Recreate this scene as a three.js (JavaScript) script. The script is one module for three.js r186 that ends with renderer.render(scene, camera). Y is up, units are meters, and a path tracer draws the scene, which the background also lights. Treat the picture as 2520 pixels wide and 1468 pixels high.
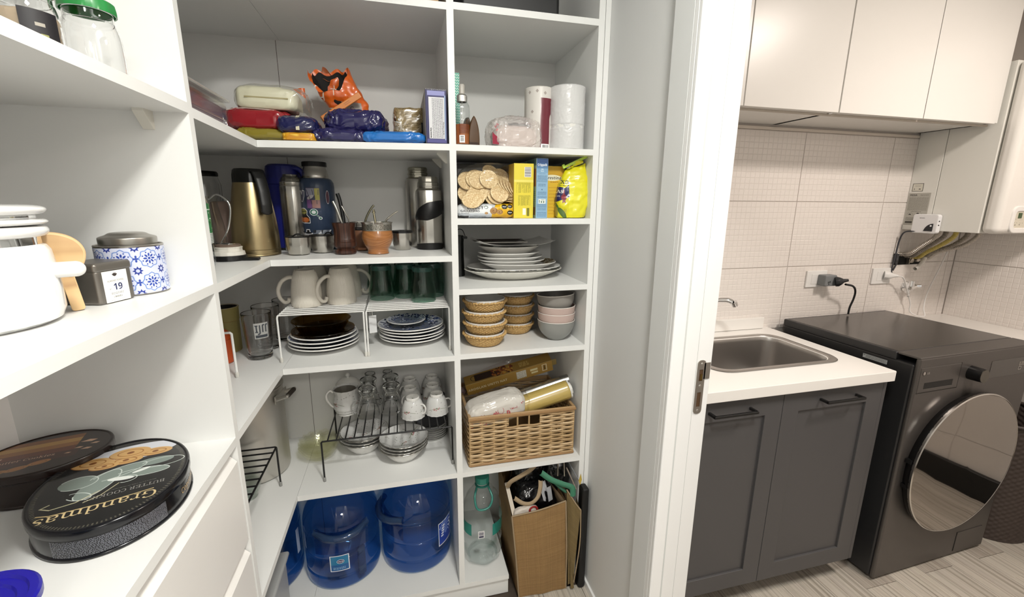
import * as THREE from 'three';
import { RoundedBoxGeometry } from 'three/addons/geometries/RoundedBoxGeometry.js';
import { mergeGeometries, mergeVertices, toCreasedNormals } from 'three/addons/utils/BufferGeometryUtils.js';
import { ImprovedNoise } from 'three/addons/math/ImprovedNoise.js';
import { RectAreaLightUniformsLib } from 'three/addons/lights/RectAreaLightUniformsLib.js';

// ---------------------------------------------------------------- camera, light, exposure
RectAreaLightUniformsLib.init();
const scene = new THREE.Scene();
scene.background = new THREE.Color(0x000000);
const camera = new THREE.PerspectiveCamera(69.15, 2520 / 1468, 0.02, 20);
camera.position.set(0, 1.474, 0);
camera.rotation.order = 'YXZ';
camera.rotation.set(-0.21835, -0.24984, 0.00684);
scene.add(camera);
const renderer = new THREE.WebGLRenderer({ antialias: true });
renderer.toneMapping = THREE.LinearToneMapping;
renderer.toneMappingExposure = 1.3;
renderer.shadowMap.enabled = true;
const PANTRY = { at: [0.3, 2.45, -0.05], size: 0.24, power: 150, color: 0xfffdf6 };
const PASSAGE = { at: [0.4, 2.45, 1.9], size: 0.4, power: 50, color: 0xfffaf2 };
const LAUNDRY = { at: [2.0, 2.45, -0.3], size: 0.3, power: 88, color: 0xfff3e8 };

// ---------------------------------------------------------------- helpers
const V3 = (x, y, z) => new THREE.Vector3(x, y, z), V2 = (x, y) => new THREE.Vector2(x, y), PI = Math.PI;
function rng(seed) { let a = seed >>> 0; return () => { a = (a + 0x6d2b79f5) | 0; let t = Math.imul(a ^ (a >>> 15), 1 | a); t = (t + Math.imul(t ^ (t >>> 7), 61 | t)) ^ t; return ((t ^ (t >>> 14)) >>> 0) / 4294967296; }; }
const noise = new ImprovedNoise();
const used = {};
function numbered(n) { const k = used[n] = (used[n] || 0) + 1; return k === 1 ? n : n + '_' + String(k - 1).padStart(3, '0'); }
function shadow(o) { o.castShadow = o.receiveShadow = true; return o; }
// a thing: a Group at its base
function thing(name, label, category, [x, y, z] = [0, 0, 0], turn = 0, group) {
  const o = new THREE.Group(); o.name = numbered(name); scene.add(o);
  o.position.set(x, y, z); o.rotation.y = turn; o.userData = { label, category };
  if (group) o.userData.group = group;
  return o;
}
// a part (or with parent = scene a one-mesh thing)
function part(parent, name, geo, mat, label) {
  const m = shadow(new THREE.Mesh(Array.isArray(geo) ? merge(geo) : geo, mat));
  if (parent === scene) m.name = numbered(name);
  else { const n = parent.children.filter((c) => c.name === name || c.name.startsWith(name + '_0')).length; m.name = n ? name + '_' + String(n).padStart(3, '0') : name; }
  parent.add(m);
  if (label) m.userData.label = label;
  return m;
}
function single(name, geo, mat, label, category, [x, y, z] = [0, 0, 0], turn = 0, group) {
  const m = part(scene, name, geo, mat); m.position.set(x, y, z); m.rotation.y = turn; m.userData = { label, category }; if (group) m.userData.group = group; return m;
}
function struct(name, geo, mat) { const m = shadow(new THREE.Mesh(Array.isArray(geo) ? merge(geo) : geo, mat)); m.name = name; m.userData.kind = 'structure'; scene.add(m); return m; }
function copy(o, label, [x, y, z], turn, group) {
  const c = o.clone(); c.name = numbered(o.name.replace(/_\d{3}$/, '')); scene.add(c); c.position.set(x, y, z); if (turn !== undefined) c.rotation.y = turn;
  c.userData = { ...o.userData, label }; if (group) c.userData.group = group; return c;
}
function merge(list) {
  const l = list.map((g) => { const h = g.index ? g.toNonIndexed() : g.clone(); for (const k of Object.keys(h.attributes)) if (!['position', 'normal', 'uv'].includes(k)) h.deleteAttribute(k); if (!h.attributes.normal) h.computeVertexNormals(); if (!h.attributes.uv) h.setAttribute('uv', new THREE.BufferAttribute(new Float32Array(h.attributes.position.count * 2), 2)); return h; });
  return mergeGeometries(l);
}
const mv = (g, x = 0, y = 0, z = 0) => g.translate(x, y, z);
// box from min to max corner; r rounds the edges; uv in metres
function bx(x0, y0, z0, x1, y1, z1, r = 0) {
  const w = x1 - x0, h = y1 - y0, d = z1 - z0;
  const g = r ? new RoundedBoxGeometry(w, h, d, 2, r) : new THREE.BoxGeometry(w, h, d);
  if (!r) { const u = g.attributes.uv, s = [[d, h], [d, h], [w, d], [w, d], [w, h], [w, h]]; for (let i = 0; i < 24; i++) { const f = s[i >> 2]; u.setXY(i, u.getX(i) * f[0], u.getY(i) * f[1]); } }
  return g.translate((x0 + x1) / 2, (y0 + y1) / 2, (z0 + z1) / 2);
}
// lathe profile [[r, y], ...]; smooth unless creased
function lathe(pts, seg = 40, crease = 0.6) {
  const g = new THREE.LatheGeometry(pts.map(([r, y]) => V2(Math.max(r, 1e-5), y)), seg);
  return crease ? toCreasedNormals(g, crease) : g;
}
// smooth curve through profile points
function spline(pts, n = 24) { return new THREE.SplineCurve(pts.map(([r, y]) => V2(r, y))).getPoints(n).map((p) => [p.x, p.y]); }
function tube(pts, r, seg = 32, rad = 8, closed = false, tension = 0.5) {
  const c = pts[0].isVector3 ? pts : pts.map((p) => V3(...p));
  return new THREE.TubeGeometry(new THREE.CatmullRomCurve3(c, closed, 'catmullrom', tension), seg, r, rad, closed);
}
// straight round bar with closed ends
function bar(a, b, r, rad = 8) {
  const A = V3(...a), B = V3(...b), L = A.distanceTo(B), g = new THREE.CylinderGeometry(r, r, L, rad);
  g.applyQuaternion(new THREE.Quaternion().setFromUnitVectors(V3(0, 1, 0), B.clone().sub(A).normalize()));
  return g.translate((A.x + B.x) / 2, (A.y + B.y) / 2, (A.z + B.z) / 2);
}
// bent wire: bars with ball joints
function wire(pts, r, rad = 8) { const out = []; for (let i = 0; i < pts.length - 1; i++) out.push(bar(pts[i], pts[i + 1], r, rad)); for (let i = 1; i < pts.length - 1; i++) out.push(new THREE.SphereGeometry(r, rad, 6).translate(...pts[i])); return out; }
function extrude(shape, d, bevel = 0, seg = 2) {
  return new THREE.ExtrudeGeometry(shape, { depth: d, bevelEnabled: bevel > 0, bevelSize: bevel, bevelThickness: bevel, bevelSegments: seg, curveSegments: 24 });
}
function poly(pts) { return new THREE.Shape(pts.map(([x, y]) => V2(x, y))); }
function rrect(w, h, r, x = 0, y = 0) { const s = new THREE.Shape(), a = x - w / 2, b = y - h / 2; s.moveTo(a + r, b); s.lineTo(a + w - r, b); s.quadraticCurveTo(a + w, b, a + w, b + r); s.lineTo(a + w, b + h - r); s.quadraticCurveTo(a + w, b + h, a + w - r, b + h); s.lineTo(a + r, b + h); s.quadraticCurveTo(a, b + h, a, b + h - r); s.lineTo(a, b + r); s.quadraticCurveTo(a, b, a + r, b); return s; }
// parametric sheet f(u, v) -> [x, y, z]
function sheet(f, nu, nv) {
  const p = [], uv = [], ix = [];
  for (let j = 0; j <= nv; j++) for (let i = 0; i <= nu; i++) { p.push(...f(i / nu, j / nv)); uv.push(i / nu, j / nv); }
  for (let j = 0; j < nv; j++) for (let i = 0; i < nu; i++) { const a = j * (nu + 1) + i, b = a + 1, c = a + nu + 1, d = c + 1; ix.push(a, b, d, a, d, c); }
  const g = new THREE.BufferGeometry(); g.setAttribute('position', new THREE.Float32BufferAttribute(p, 3)); g.setAttribute('uv', new THREE.Float32BufferAttribute(uv, 2)); g.setIndex(ix); g.computeVertexNormals(); return g;
}
// a wrapped label on a cylinder: radius, y range, angle range (0 = +z, growing to +x)
function band(r0, r1, y0, y1, a0, a1, n = 24) { return sheet((u, v) => { const a = a0 + (a1 - a0) * u, r = r0 + (r1 - r0) * v; return [r * Math.sin(a), y0 + (y1 - y0) * v, r * Math.cos(a)]; }, n, 2); }
// flat print facing +z, centred
function print(w, h, x = 0, y = 0, z = 0) { return new THREE.PlaneGeometry(w, h).translate(x, y, z); }
function noisy(g, amp, freq, seed = 0) {
  const p = g.attributes.position; g.computeVertexNormals(); const n = g.attributes.normal;
  for (let i = 0; i < p.count; i++) {
    const x = p.getX(i) * freq + seed, y = p.getY(i) * freq + seed * 1.7, z = p.getZ(i) * freq - seed;
    const k = amp * (noise.noise(x, y, z) + 0.5 * noise.noise(x * 2.1, y * 2.1, z * 2.1));
    p.setXYZ(i, p.getX(i) + n.getX(i) * k, p.getY(i) + n.getY(i) * k, p.getZ(i) + n.getZ(i) * k);
  }
  g.computeVertexNormals(); return g;
}
// crumpled foil: ridged creases along the normal
function crumpled(g, amp, freq, seed = 1, keep = 0.0015) {
  const p = g.attributes.position; g.computeVertexNormals(); const n = g.attributes.normal, R = (x, y, z) => 0.5 - 1.6 * Math.abs(noise.noise(x, y, z));
  for (let i = 0; i < p.count; i++) {
    const X = p.getX(i) * freq + seed, Y = p.getY(i) * freq * 0.8 + seed * 1.7, Z = p.getZ(i) * freq - seed, w = noise.noise(X * 0.5, Y * 0.5, Z * 0.5) * 1.4;
    const k = amp * (0.65 * noise.noise(X * 0.6, Y * 0.6, Z * 0.6) + 0.55 * R(X + w, Y - w, Z + w) + 0.25 * R(X * 2.3 - w, Y * 2.3, Z * 2.3));
    p.setXYZ(i, p.getX(i) + n.getX(i) * k, Math.max(keep * 0, p.getY(i) + n.getY(i) * k), p.getZ(i) + n.getZ(i) * k);
  }
  g.computeVertexNormals(); return g;
}
// a filled soft pouch lying down: rounded superellipsoid with a flat underside; w x h x d, base at y = 0
function pouch(w, h, d, { crumple = 0.004, freq = 40, seed = 1, e1 = 0.62, e2 = 0.42, nu = 90, nv = 50, low = 0.42 } = {}) {
  const q = (c, e) => Math.sign(c) * Math.pow(Math.abs(c), e);
  const g = sheet((u, v) => {
    const a = u * 2 * PI, b = (v - 0.5) * PI, c = q(Math.cos(b), e1), y = q(Math.sin(b), e1);
    return [w / 2 * c * q(Math.sin(a), e2), y < 0 ? h * low * (1 + Math.max(-1, y * 1.25)) : h * (low + (1 - low) * y), d / 2 * c * q(Math.cos(a), e2)];
  }, nu, nv);
  return crumpled(g, crumple, freq, seed);
}
// ---------------------------------------------------------------- materials
function canvasTex(w, h, draw, color = true) {
  const c = document.createElement('canvas'); c.width = w; c.height = h; const x = c.getContext('2d'); draw(x, w, h);
  const t = new THREE.CanvasTexture(c); if (color) t.colorSpace = THREE.SRGBColorSpace; t.wrapS = t.wrapT = THREE.RepeatWrapping; return t;
}
function std(color, roughness = 0.5, metalness = 0, extra = {}) { return new THREE.MeshStandardMaterial({ color, roughness, metalness, side: THREE.DoubleSide, ...extra }); }
function phys(color, roughness, extra = {}) { return new THREE.MeshPhysicalMaterial({ color, roughness, side: THREE.DoubleSide, ...extra }); }
function printed(w, h, draw, roughness = 0.5, extra = {}) { return phys(0xffffff, roughness, { map: canvasTex(w, h, draw), ...extra }); }
function text(x, s, px, py, size, { fill = '#222', font = 'sans-serif', weight = 'bold', align = 'center', turn = 0, italic = false, sx = 1 } = {}) {
  x.save(); x.translate(px, py); x.rotate(turn); x.scale(sx, 1); x.fillStyle = fill; x.font = (italic ? 'italic ' : '') + weight + ' ' + size + 'px ' + font; x.textAlign = align; x.textBaseline = 'middle'; x.fillText(s, 0, 0); x.restore();
}
// unreadably small print: rows of word-like dashes
function smallprint(x, x0, y0, x1, y1, step, color, seed = 3, weight = 0.45) {
  const r = rng(seed); x.fillStyle = color;
  for (let y = y0; y < y1; y += step) { let p = x0; while (p < x1) { const w = step * (0.5 + r() * 2.2); x.fillRect(p, y, Math.min(w, x1 - p), step * weight); p += w + step * 0.45; } }
}
function barcode(x, px, py, w, h, seed = 5) { const r = rng(seed); x.fillStyle = '#fff'; x.fillRect(px - 4, py - 4, w + 8, h + 8); x.fillStyle = '#111'; for (let p = 0; p < w;) { const k = 1 + Math.floor(r() * 3); x.fillRect(px + p, py, Math.min(k, w - p), h); p += k + 1 + Math.floor(r() * 3); } }
const grainBump = canvasTex(256, 512, (x, w, h) => { x.fillStyle = '#888'; x.fillRect(0, 0, w, h); const r = rng(11); for (let i = 0; i < 900; i++) { const v = 110 + r() * 60 | 0; x.fillStyle = `rgba(${v},${v},${v},.35)`; x.fillRect(r() * w, r() * h, 1 + r(), 20 + r() * 90); } }, false);
grainBump.repeat.set(6, 3);
const melamine = std(new THREE.Color(0.80, 0.805, 0.79), 0.42, 0, { bumpMap: grainBump, bumpScale: 0.00012 });
const melamineBack = std(new THREE.Color(0.76, 0.755, 0.735), 0.6);
const drawerPaint = std(new THREE.Color(0.80, 0.785, 0.76), 0.35);
const wallPaint = std(new THREE.Color(0.74, 0.75, 0.745), 0.75);
const trimPaint = phys(new THREE.Color(0.83, 0.835, 0.83), 0.28);
const ceilingPaint = std(new THREE.Color(0.85, 0.85, 0.84), 0.9);
const darkGap = std(0x15130f, 0.9);
const steel = std(new THREE.Color(0.62, 0.61, 0.58), 0.28, 1);
const chrome = std(new THREE.Color(0.8, 0.8, 0.8), 0.08, 1);
const blackPlastic = std(0x0b0b0c, 0.35);
const blackMatte = std(0x0a0a0a, 0.7);
const porcelain = phys(new THREE.Color(0.84, 0.83, 0.8), 0.12);
const glassClear = phys(0xffffff, 0.02, { transmission: 1, thickness: 0.02, ior: 1.45, attenuationColor: new THREE.Color(0.93, 0.95, 0.93), attenuationDistance: 0.08 });

// ---------------------------------------------------------------- the setting
const planks = [[0.43, 0.39, 0.34], [0.48, 0.44, 0.385], [0.39, 0.35, 0.305], [0.52, 0.48, 0.42]].map((c, k) => {
  const map = canvasTex(128, 1024, (x, w, h) => {
    const r = rng(40 + k); const b = new THREE.Color(...c);
    x.fillStyle = b.getStyle(); x.fillRect(0, 0, w, h);
    for (let i = 0; i < 420; i++) { const v = r(); x.fillStyle = v < 0.5 ? `rgba(70,58,46,${0.03 + r() * 0.1})` : `rgba(235,225,205,${0.03 + r() * 0.09})`; const L = 80 + r() * 600; x.fillRect(r() * w, r() * h - 200, 0.6 + r() * 2.6, L); }
    for (let i = 0; i < 3; i++) { x.fillStyle = 'rgba(60,48,38,.16)'; x.fillRect(r() * w, 0, 3 + r() * 7, h); }
  });
  map.repeat.set(1, 1);
  return std(0xffffff, 0.42, 0, { map });
});
const floor = struct('floor', bx(-0.85, -0.12, -1.85, 2.96, -0.004, 3.22), std(0x4a4037, 0.8));
{
  const W = 0.1555, r = rng(8);
  for (let k = -13; k < 7; k++) {
    const x0 = 1.71 + k * W, x1 = x0 + W, odd = ((k % 2) + 2) % 2;
    const cuts = k < -6 ? [-1.32, -0.9 - 0.1 * odd, -0.3, 0.4] : odd ? [-1.62, -1.55, -0.52, 0.3] : [-1.62, -1.026, -0.12, 0.3];
    for (let i = 0; i < 3; i++) {
      const g = new RoundedBoxGeometry(W - 0.0016, 0.008, cuts[i + 1] - cuts[i] - 0.0016, 1, 0.0008);
      const u = g.attributes.uv, p = g.attributes.position, o = r();
      for (let j = 0; j < u.count; j++) u.setXY(j, p.getX(j) / W + 0.5, p.getZ(j) / 1.1 + o);
      part(floor, 'floor_plank', g.translate((x0 + x1) / 2, -0.004, (cuts[i] + cuts[i + 1]) / 2), planks[Math.floor(r() * 4)]);
    }
  }
}
struct('ceiling', bx(-0.85, 2.45, -1.85, 2.96, 2.57, 3.22), ceilingPaint);
struct('wall_back', bx(-0.85, 0, -1.86, 0.757, 2.45, -1.742), wallPaint);
struct('wall_left', bx(-0.84, 0, -1.742, -0.722, 2.45, 3.2), std(new THREE.Color(0.8, 0.79, 0.775), 0.7));
struct('wall_front', [bx(-0.85, 0, 3.1, 0.757, 2.45, 3.22), bx(0.757, 0, 1.0, 2.96, 2.45, 1.12)], wallPaint);
struct('wall_partition', [bx(0.645, 0, -1.742, 0.757, 2.45, -0.905), bx(0.645, 0, 0.02, 0.757, 2.45, 3.1), bx(0.645, 2.12, -0.905, 0.757, 2.45, 0.02)], wallPaint);
// door frame: pantry-side casing, lining with stop, strike plate
const door = struct('door_1', [
  bx(0.628, 0, -0.905, 0.757, 2.105, -0.89, 0.002), bx(0.628, 0, 0.005, 0.757, 2.105, 0.02, 0.002), bx(0.628, 2.09, -0.89, 0.757, 2.105, 0.005, 0.002)], trimPaint);
part(door, 'casing', [bx(0.628, 0, -0.98, 0.645, 2.18, -0.905, 0.0015), bx(0.628, 0, 0.02, 0.645, 2.18, 0.095, 0.0015), bx(0.628, 2.105, -0.905, 0.645, 2.18, 0.02, 0.0015)], std(new THREE.Color(0.74, 0.755, 0.75), 0.55));
part(door, 'stop', bx(0.628, 0, -0.8905, 0.663, 2.09, -0.878, 0.003), trimPaint);
part(door, 'gasket', bx(0.663, 0, -0.8905, 0.669, 2.09, -0.881, 0.002), std(0xc9cdcc, 0.6));
part(door, 'groove', bx(0.7125, 0, -0.8905, 0.7133, 2.09, -0.8897), std(0xb9bcba, 0.8));
{
  const s = rrect(0.024, 0.148, 0.012), lip = new THREE.Shape([V2(0.008, 0.022), V2(0.026, 0.022), V2(0.026, 0.066), V2(0.008, 0.066)]);
  const hole = (w, h, y) => { const p = new THREE.Path(); p.moveTo(-w / 2, y - h / 2); p.lineTo(w / 2, y - h / 2); p.lineTo(w / 2, y + h / 2); p.lineTo(-w / 2, y + h / 2); p.closePath(); return p; };
  s.holes.push(hole(0.011, 0.031, 0.033), hole(0.011, 0.04, -0.034));
  const sp = part(door, 'strike_plate', [extrude(s, 0.0018), extrude(lip, 0.0018)].map((g) => g.translate(0.7275, 1.012, -0.8898)), std(new THREE.Color(0.5, 0.47, 0.43), 0.38, 1));
  part(sp, 'bolt_pocket', [bx(-0.0055, 0.0175, 0, 0.0055, 0.0485, 0.0006), bx(-0.0055, -0.054, 0, 0.0055, -0.014, 0.0006)].map((g) => g.translate(0.7275, 1.012, -0.8897)), std(0x4a3218, 0.8));
  part(sp, 'latch_spring', [bx(-0.001, 0.02, 0, 0.0045, 0.036, 0.0012)].map((g) => g.translate(0.7275, 1.012, -0.889)), std(0x8d7440, 0.4, 1));
  part(sp, 'screw', [[0, 0.064], [0, 0.004], [0, -0.064]].map(([x, y]) => new THREE.SphereGeometry(0.0032, 12, 8).scale(1, 1, 0.3).translate(0.7275 + x, 1.012 + y, -0.888)), steel);
}
// skirting along the partition in the pantry
struct('baseboard_partition', bx(0.636, 0, -1.34, 0.645, 0.028, -0.98, 0.002), trimPaint);
struct('baseboard_right', bx(2.8, 0, -1.0, 2.83, 0.14, 1.0, 0.003), std(0x111112, 0.4));
// laundry walls, each square relief tile a piece of its own
const tileCeramic = phys(new THREE.Color(0.80, 0.75, 0.71), 0.16);
const grout = std(new THREE.Color(0.62, 0.57, 0.53), 0.85);
function tileGeo(w, h, nx, ny) { // one ceramic tile with raised square cells
  const P = [], t = 0.004, e = 0.0022, g0 = 0.0009, put = (...q) => { for (const k of [0, 1, 2, 0, 2, 3]) P.push(...q[k]); };
  const cw = (w - 0.003) / nx, ch = (h - 0.003) / ny, X0 = -w / 2 + 0.0015, Y0 = -h / 2 + 0.0015, lo = t - g0;
  for (let j = 0; j < ny; j++) for (let i = 0; i < nx; i++) {
    const a = X0 + i * cw, b = a + cw, c = Y0 + j * ch, d = c + ch;
    const o = [[a, c, lo], [b, c, lo], [b, d, lo], [a, d, lo]], n = [[a + e, c + e, t], [b - e, c + e, t], [b - e, d - e, t], [a + e, d - e, t]];
    put(...n); for (let k = 0; k < 4; k++) put(o[k], o[(k + 1) % 4], n[(k + 1) % 4], n[k]);
  }
  const q = [[X0, Y0], [-X0, Y0], [-X0, -Y0], [X0, -Y0]];
  for (let k = 0; k < 4; k++) { const m = q[k], n = q[(k + 1) % 4]; put([...m, 0], [...n, 0], [...n, lo], [...m, lo]); }
  const g = new THREE.BufferGeometry(); g.setAttribute('position', new THREE.Float32BufferAttribute(P, 3)); g.computeVertexNormals();
  g.setAttribute('uv', new THREE.BufferAttribute(new Float32Array(P.length / 3 * 2), 2)); return g;
}
const wallTiles = struct('wall_laundry_back', bx(0.757, 0, -1.86, 2.96, 2.45, -1.639), grout);
const wallRight = struct('wall_right', bx(2.834, 0, -1.639, 2.96, 2.45, 1.0), grout);
{
  const w = 0.5165, h = 0.298, G = tileGeo(w, h, 21, 12), X = [1.2345, 1.751, 2.2675], Y = [0.8895, 1.1875, 1.4855];
  const Gc = tileGeo(2.83 - 2.784, h, 2, 12);
  for (const y of Y) {
    for (const x of X) {
      const m = part(wallTiles, 'wall_tile', G, tileCeramic);
      m.position.set(x + w / 2, y + h / 2, -1.639);
    }
    part(wallTiles, 'wall_tile', Gc, tileCeramic).position.set(2.807, y + h / 2, -1.639);
    for (const z of [-1.635, -1.1185, -0.602, -0.0855, 0.431]) {
      const m = part(wallRight, 'wall_tile', G, tileCeramic);
      m.rotation.y = -PI / 2; m.position.set(2.834, y + h / 2, z + w / 2);
    }
  }
  // tiles nobody sees singly (behind the cabinets or low down)
  const rest = [];
  for (const y of [-0.0045, 0.2935, 0.5915, 1.7835, 2.0815]) for (const z of [-1.1185, -0.602, -0.0855, 0.431]) rest.push(bx(0, 0, 0, 0.004, h - 0.003, w - 0.003).translate(2.83, Math.max(y, 0) + 0.0015, z + 0.0015));
  part(wallRight, 'plain_tile', rest, tileCeramic);
  part(wallTiles, 'tile_edge_trim', bx(1.2, 1.7845, -1.639, 2.41, 1.797, -1.629, 0.002), std(0xd8cfc4, 0.5));
}
// lamps: a glowing disc and an area light of its size just below it
function lamp(name, label, L) {
  const t = thing(name, label, 'ceiling light', [L.at[0], L.at[1], L.at[2]]);
  part(t, 'rim', lathe([[L.size * 0.5, 0], [L.size * 0.62, 0], [L.size * 0.62, -0.018], [L.size * 0.5, -0.022]], 40), trimPaint);
  part(t, 'diffuser', new THREE.CylinderGeometry(L.size * 0.5, L.size * 0.5, 0.012, 40).translate(0, -0.011, 0), std(0xffffff, 0.6, 0, { emissive: L.color, emissiveIntensity: 6 }));
  const a = new THREE.RectAreaLight(L.color, L.power, L.size * 0.9, L.size * 0.9);
  a.position.set(L.at[0], L.at[1] - 0.024, L.at[2]); a.lookAt(L.at[0], 0, L.at[2]); a.castShadow = true; a.name = name + '_light'; scene.add(a);
}
lamp('pantry_lamp', 'round white ceiling light above the pantry floor', PANTRY);
lamp('passage_lamp', 'round white ceiling light farther back in the passage to the pantry', PASSAGE);
lamp('laundry_lamp', 'round white ceiling light above the laundry floor', LAUNDRY);

// ---------------------------------------------------------------- pantry shelving
const XF = -0.3608, ZF = -1.34, ZB = -1.7238, XL = -0.722, XD0 = 0.1494, XD1 = 0.1691, XR = 0.6057, XR1 = 0.6255, ZP0 = -0.969, ZP1 = -0.951, T = 0.0181;
const Y0 = 2.009, Y1 = 1.640, Y2 = 1.3115, Y3 = 0.9853, Y4 = 0.5548, Y6 = 0.0905, Y2R = 1.424, Y3R = 1.2044, Y4R = 0.9881, Y5R = 0.5533;
const SAG = 0.009; // the second shelf hangs a little at its inner corner
function slab(x0, x1, z0, z1, y, sag) { const g = bx(x0, y - T, z0, x1, y, z1); if (sag) { const p = g.attributes.position; for (let i = 0; i < p.count; i++) p.setY(i, p.getY(i) - sag(p.getX(i), p.getZ(i))); g.computeVertexNormals(); } return g; }
// height of the sagging shelf under a point
function SY(x, z) { const k = (z - ZB) / (ZF - ZB); return Y1 + 0.0006 - (z > ZF ? SAG * (z - ZP0) / (ZF - ZP0) : x < XF ? SAG * k : SAG * k * Math.max(0, XD0 - x) / (XD0 - XF)); }
// corner unit: left leg runs along the left wall, right leg along the back wall
const corner = thing('corner_shelving', 'white corner shelving in an L with thermoses, mugs and plates on its shelves', 'shelving unit', [0, 0, 0]);
for (const y of [Y0, Y1, Y2, Y3, Y4, Y6]) {
  const s1 = y === Y1 ? (x, z) => SAG * (z - ZP0) / (ZF - ZP0) * (z > ZF ? 1 : (ZB - z) / (ZB - ZF)) : null;
  const s2 = y === Y1 ? (x, z) => (z > ZF - 0.01 ? SAG * (XD0 - x) / (XD0 - XF) : 0) : null;
  part(corner, 'shelf', slab(XL, XF - 0.0004, y === Y1 ? ZF : ZB, ZP0, y, s1), melamine);
  if (y === Y1) part(corner, 'shelf', slab(XL, XF - 0.0004, ZB, ZF, y, (x, z) => (z > ZF - 0.01 ? SAG : 0)), melamine);
  part(corner, 'shelf', slab(XF + 0.0004, XD0, ZB, ZF, y, s2), melamine);
}
part(corner, 'divider', bx(XD0, 0.0724, ZB, XD1, 2.44, ZF), melamine);
part(corner, 'back_panel', bx(XL, 0.05, -1.742, -0.3738, 2.44, ZB), melamineBack);
part(corner, 'back_panel', bx(-0.3722, 0.05, -1.742, XD0 + 0.009, 2.44, ZB), melamineBack);
part(corner, 'panel_gap', bx(-0.3738, 0.05, -1.742, -0.3722, 2.44, -1.7252), std(0x4a4034, 0.9));
part(corner, 'kick_board', [bx(XF, 0, ZF - 0.03, XD1, Y6 - T, ZF - 0.012), bx(XF - 0.03, 0, ZF - 0.012, XF - 0.012, Y6 - T, ZP0)], melamine);
// small wedge brackets under the shelves
function bracket(parent, x, y, z, turn) {
  const g = extrude(poly([[0, 0], [0.03, 0], [0.03, -0.004], [0.004, -0.03], [0, -0.03]]), 0.016, 0.0006).translate(0, 0, -0.008);
  const m = part(parent, 'shelf_bracket', g, std(0xdedcd3, 0.5)); m.position.set(x, y, z); m.rotation.y = turn; return m;
}
bracket(corner, 0.149, Y1 - T, -1.42, PI); bracket(corner, 0.149, Y1 - T, -1.62, PI);
// right-hand column
const column = thing('narrow_shelving', 'narrow white shelving between the corner shelving and the door wall', 'shelving unit', [0, 0, 0]);
for (const y of [2.012, Y1, Y2R, Y3R, Y4R, Y5R]) part(column, 'shelf', slab(XD1, XR, ZB, ZF, y), melamine);
part(column, 'shelf', slab(XD1, 0.337, ZB, ZF, Y6), melamine);
part(column, 'side_panel', bx(XR, 0.03, ZB, XR1, 2.44, ZF), melamine);
part(column, 'filler_strip', bx(0.6277, 0.03, ZB, 0.6445, 2.44, ZF - 0.001), melamine);
part(column, 'back_panel', bx(XD1 - 0.009, 0.05, -1.742, 0.6445, 2.44, ZB), melamineBack);
part(column, 'kick_board', bx(XD1, 0, ZF - 0.03, 0.337, Y6 - T, ZF - 0.012), melamine);
// left unit with drawers
const leftUnit = thing('drawer_shelving', 'white shelving unit with drawers in front at the left, tins on its shelves', 'shelving unit', [0, 0, 0]);
part(leftUnit, 'side_panel', bx(XL, 0, ZP0, XF, 2.44, ZP1), melamine);
for (const y of [2.012, 1.645, 1.314, 0.983]) part(leftUnit, 'shelf', slab(XL, XF, ZP1, 0.2, y), melamine);
part(leftUnit, 'side_panel', bx(XL, 0, 0.2, XF, 2.44, 0.218), melamine);
bracket(leftUnit, -0.425, 1.645 - T, ZP1, PI / 2).rotation.y = -PI / 2;
part(leftUnit, 'drawer_back', bx(XL + 0.01, 0.0, ZP1, XF - 0.06, 0.96, 0.2), std(0x8f8d86, 0.8));
for (const [y0, y1] of [[0.735, 0.945], [0.50, 0.715], [0.265, 0.48], [0.03, 0.245]]) {
  const s = poly([[0, y0], [0.019, y0], [0.019, y1 - 0.016], [0.004, y1], [0, y1]]);
  const d = part(leftUnit, 'drawer', extrude(s, 1.14, 0.0006).translate(XF - 0.0215, 0, ZP1 + 0.004), drawerPaint);
  part(d, 'finger_rail', bx(XF - 0.05, y1 - 0.03, ZP1, XF - 0.03, y1 + 0.012, 0.2), std(0xa8a59d, 0.5));
}

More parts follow.
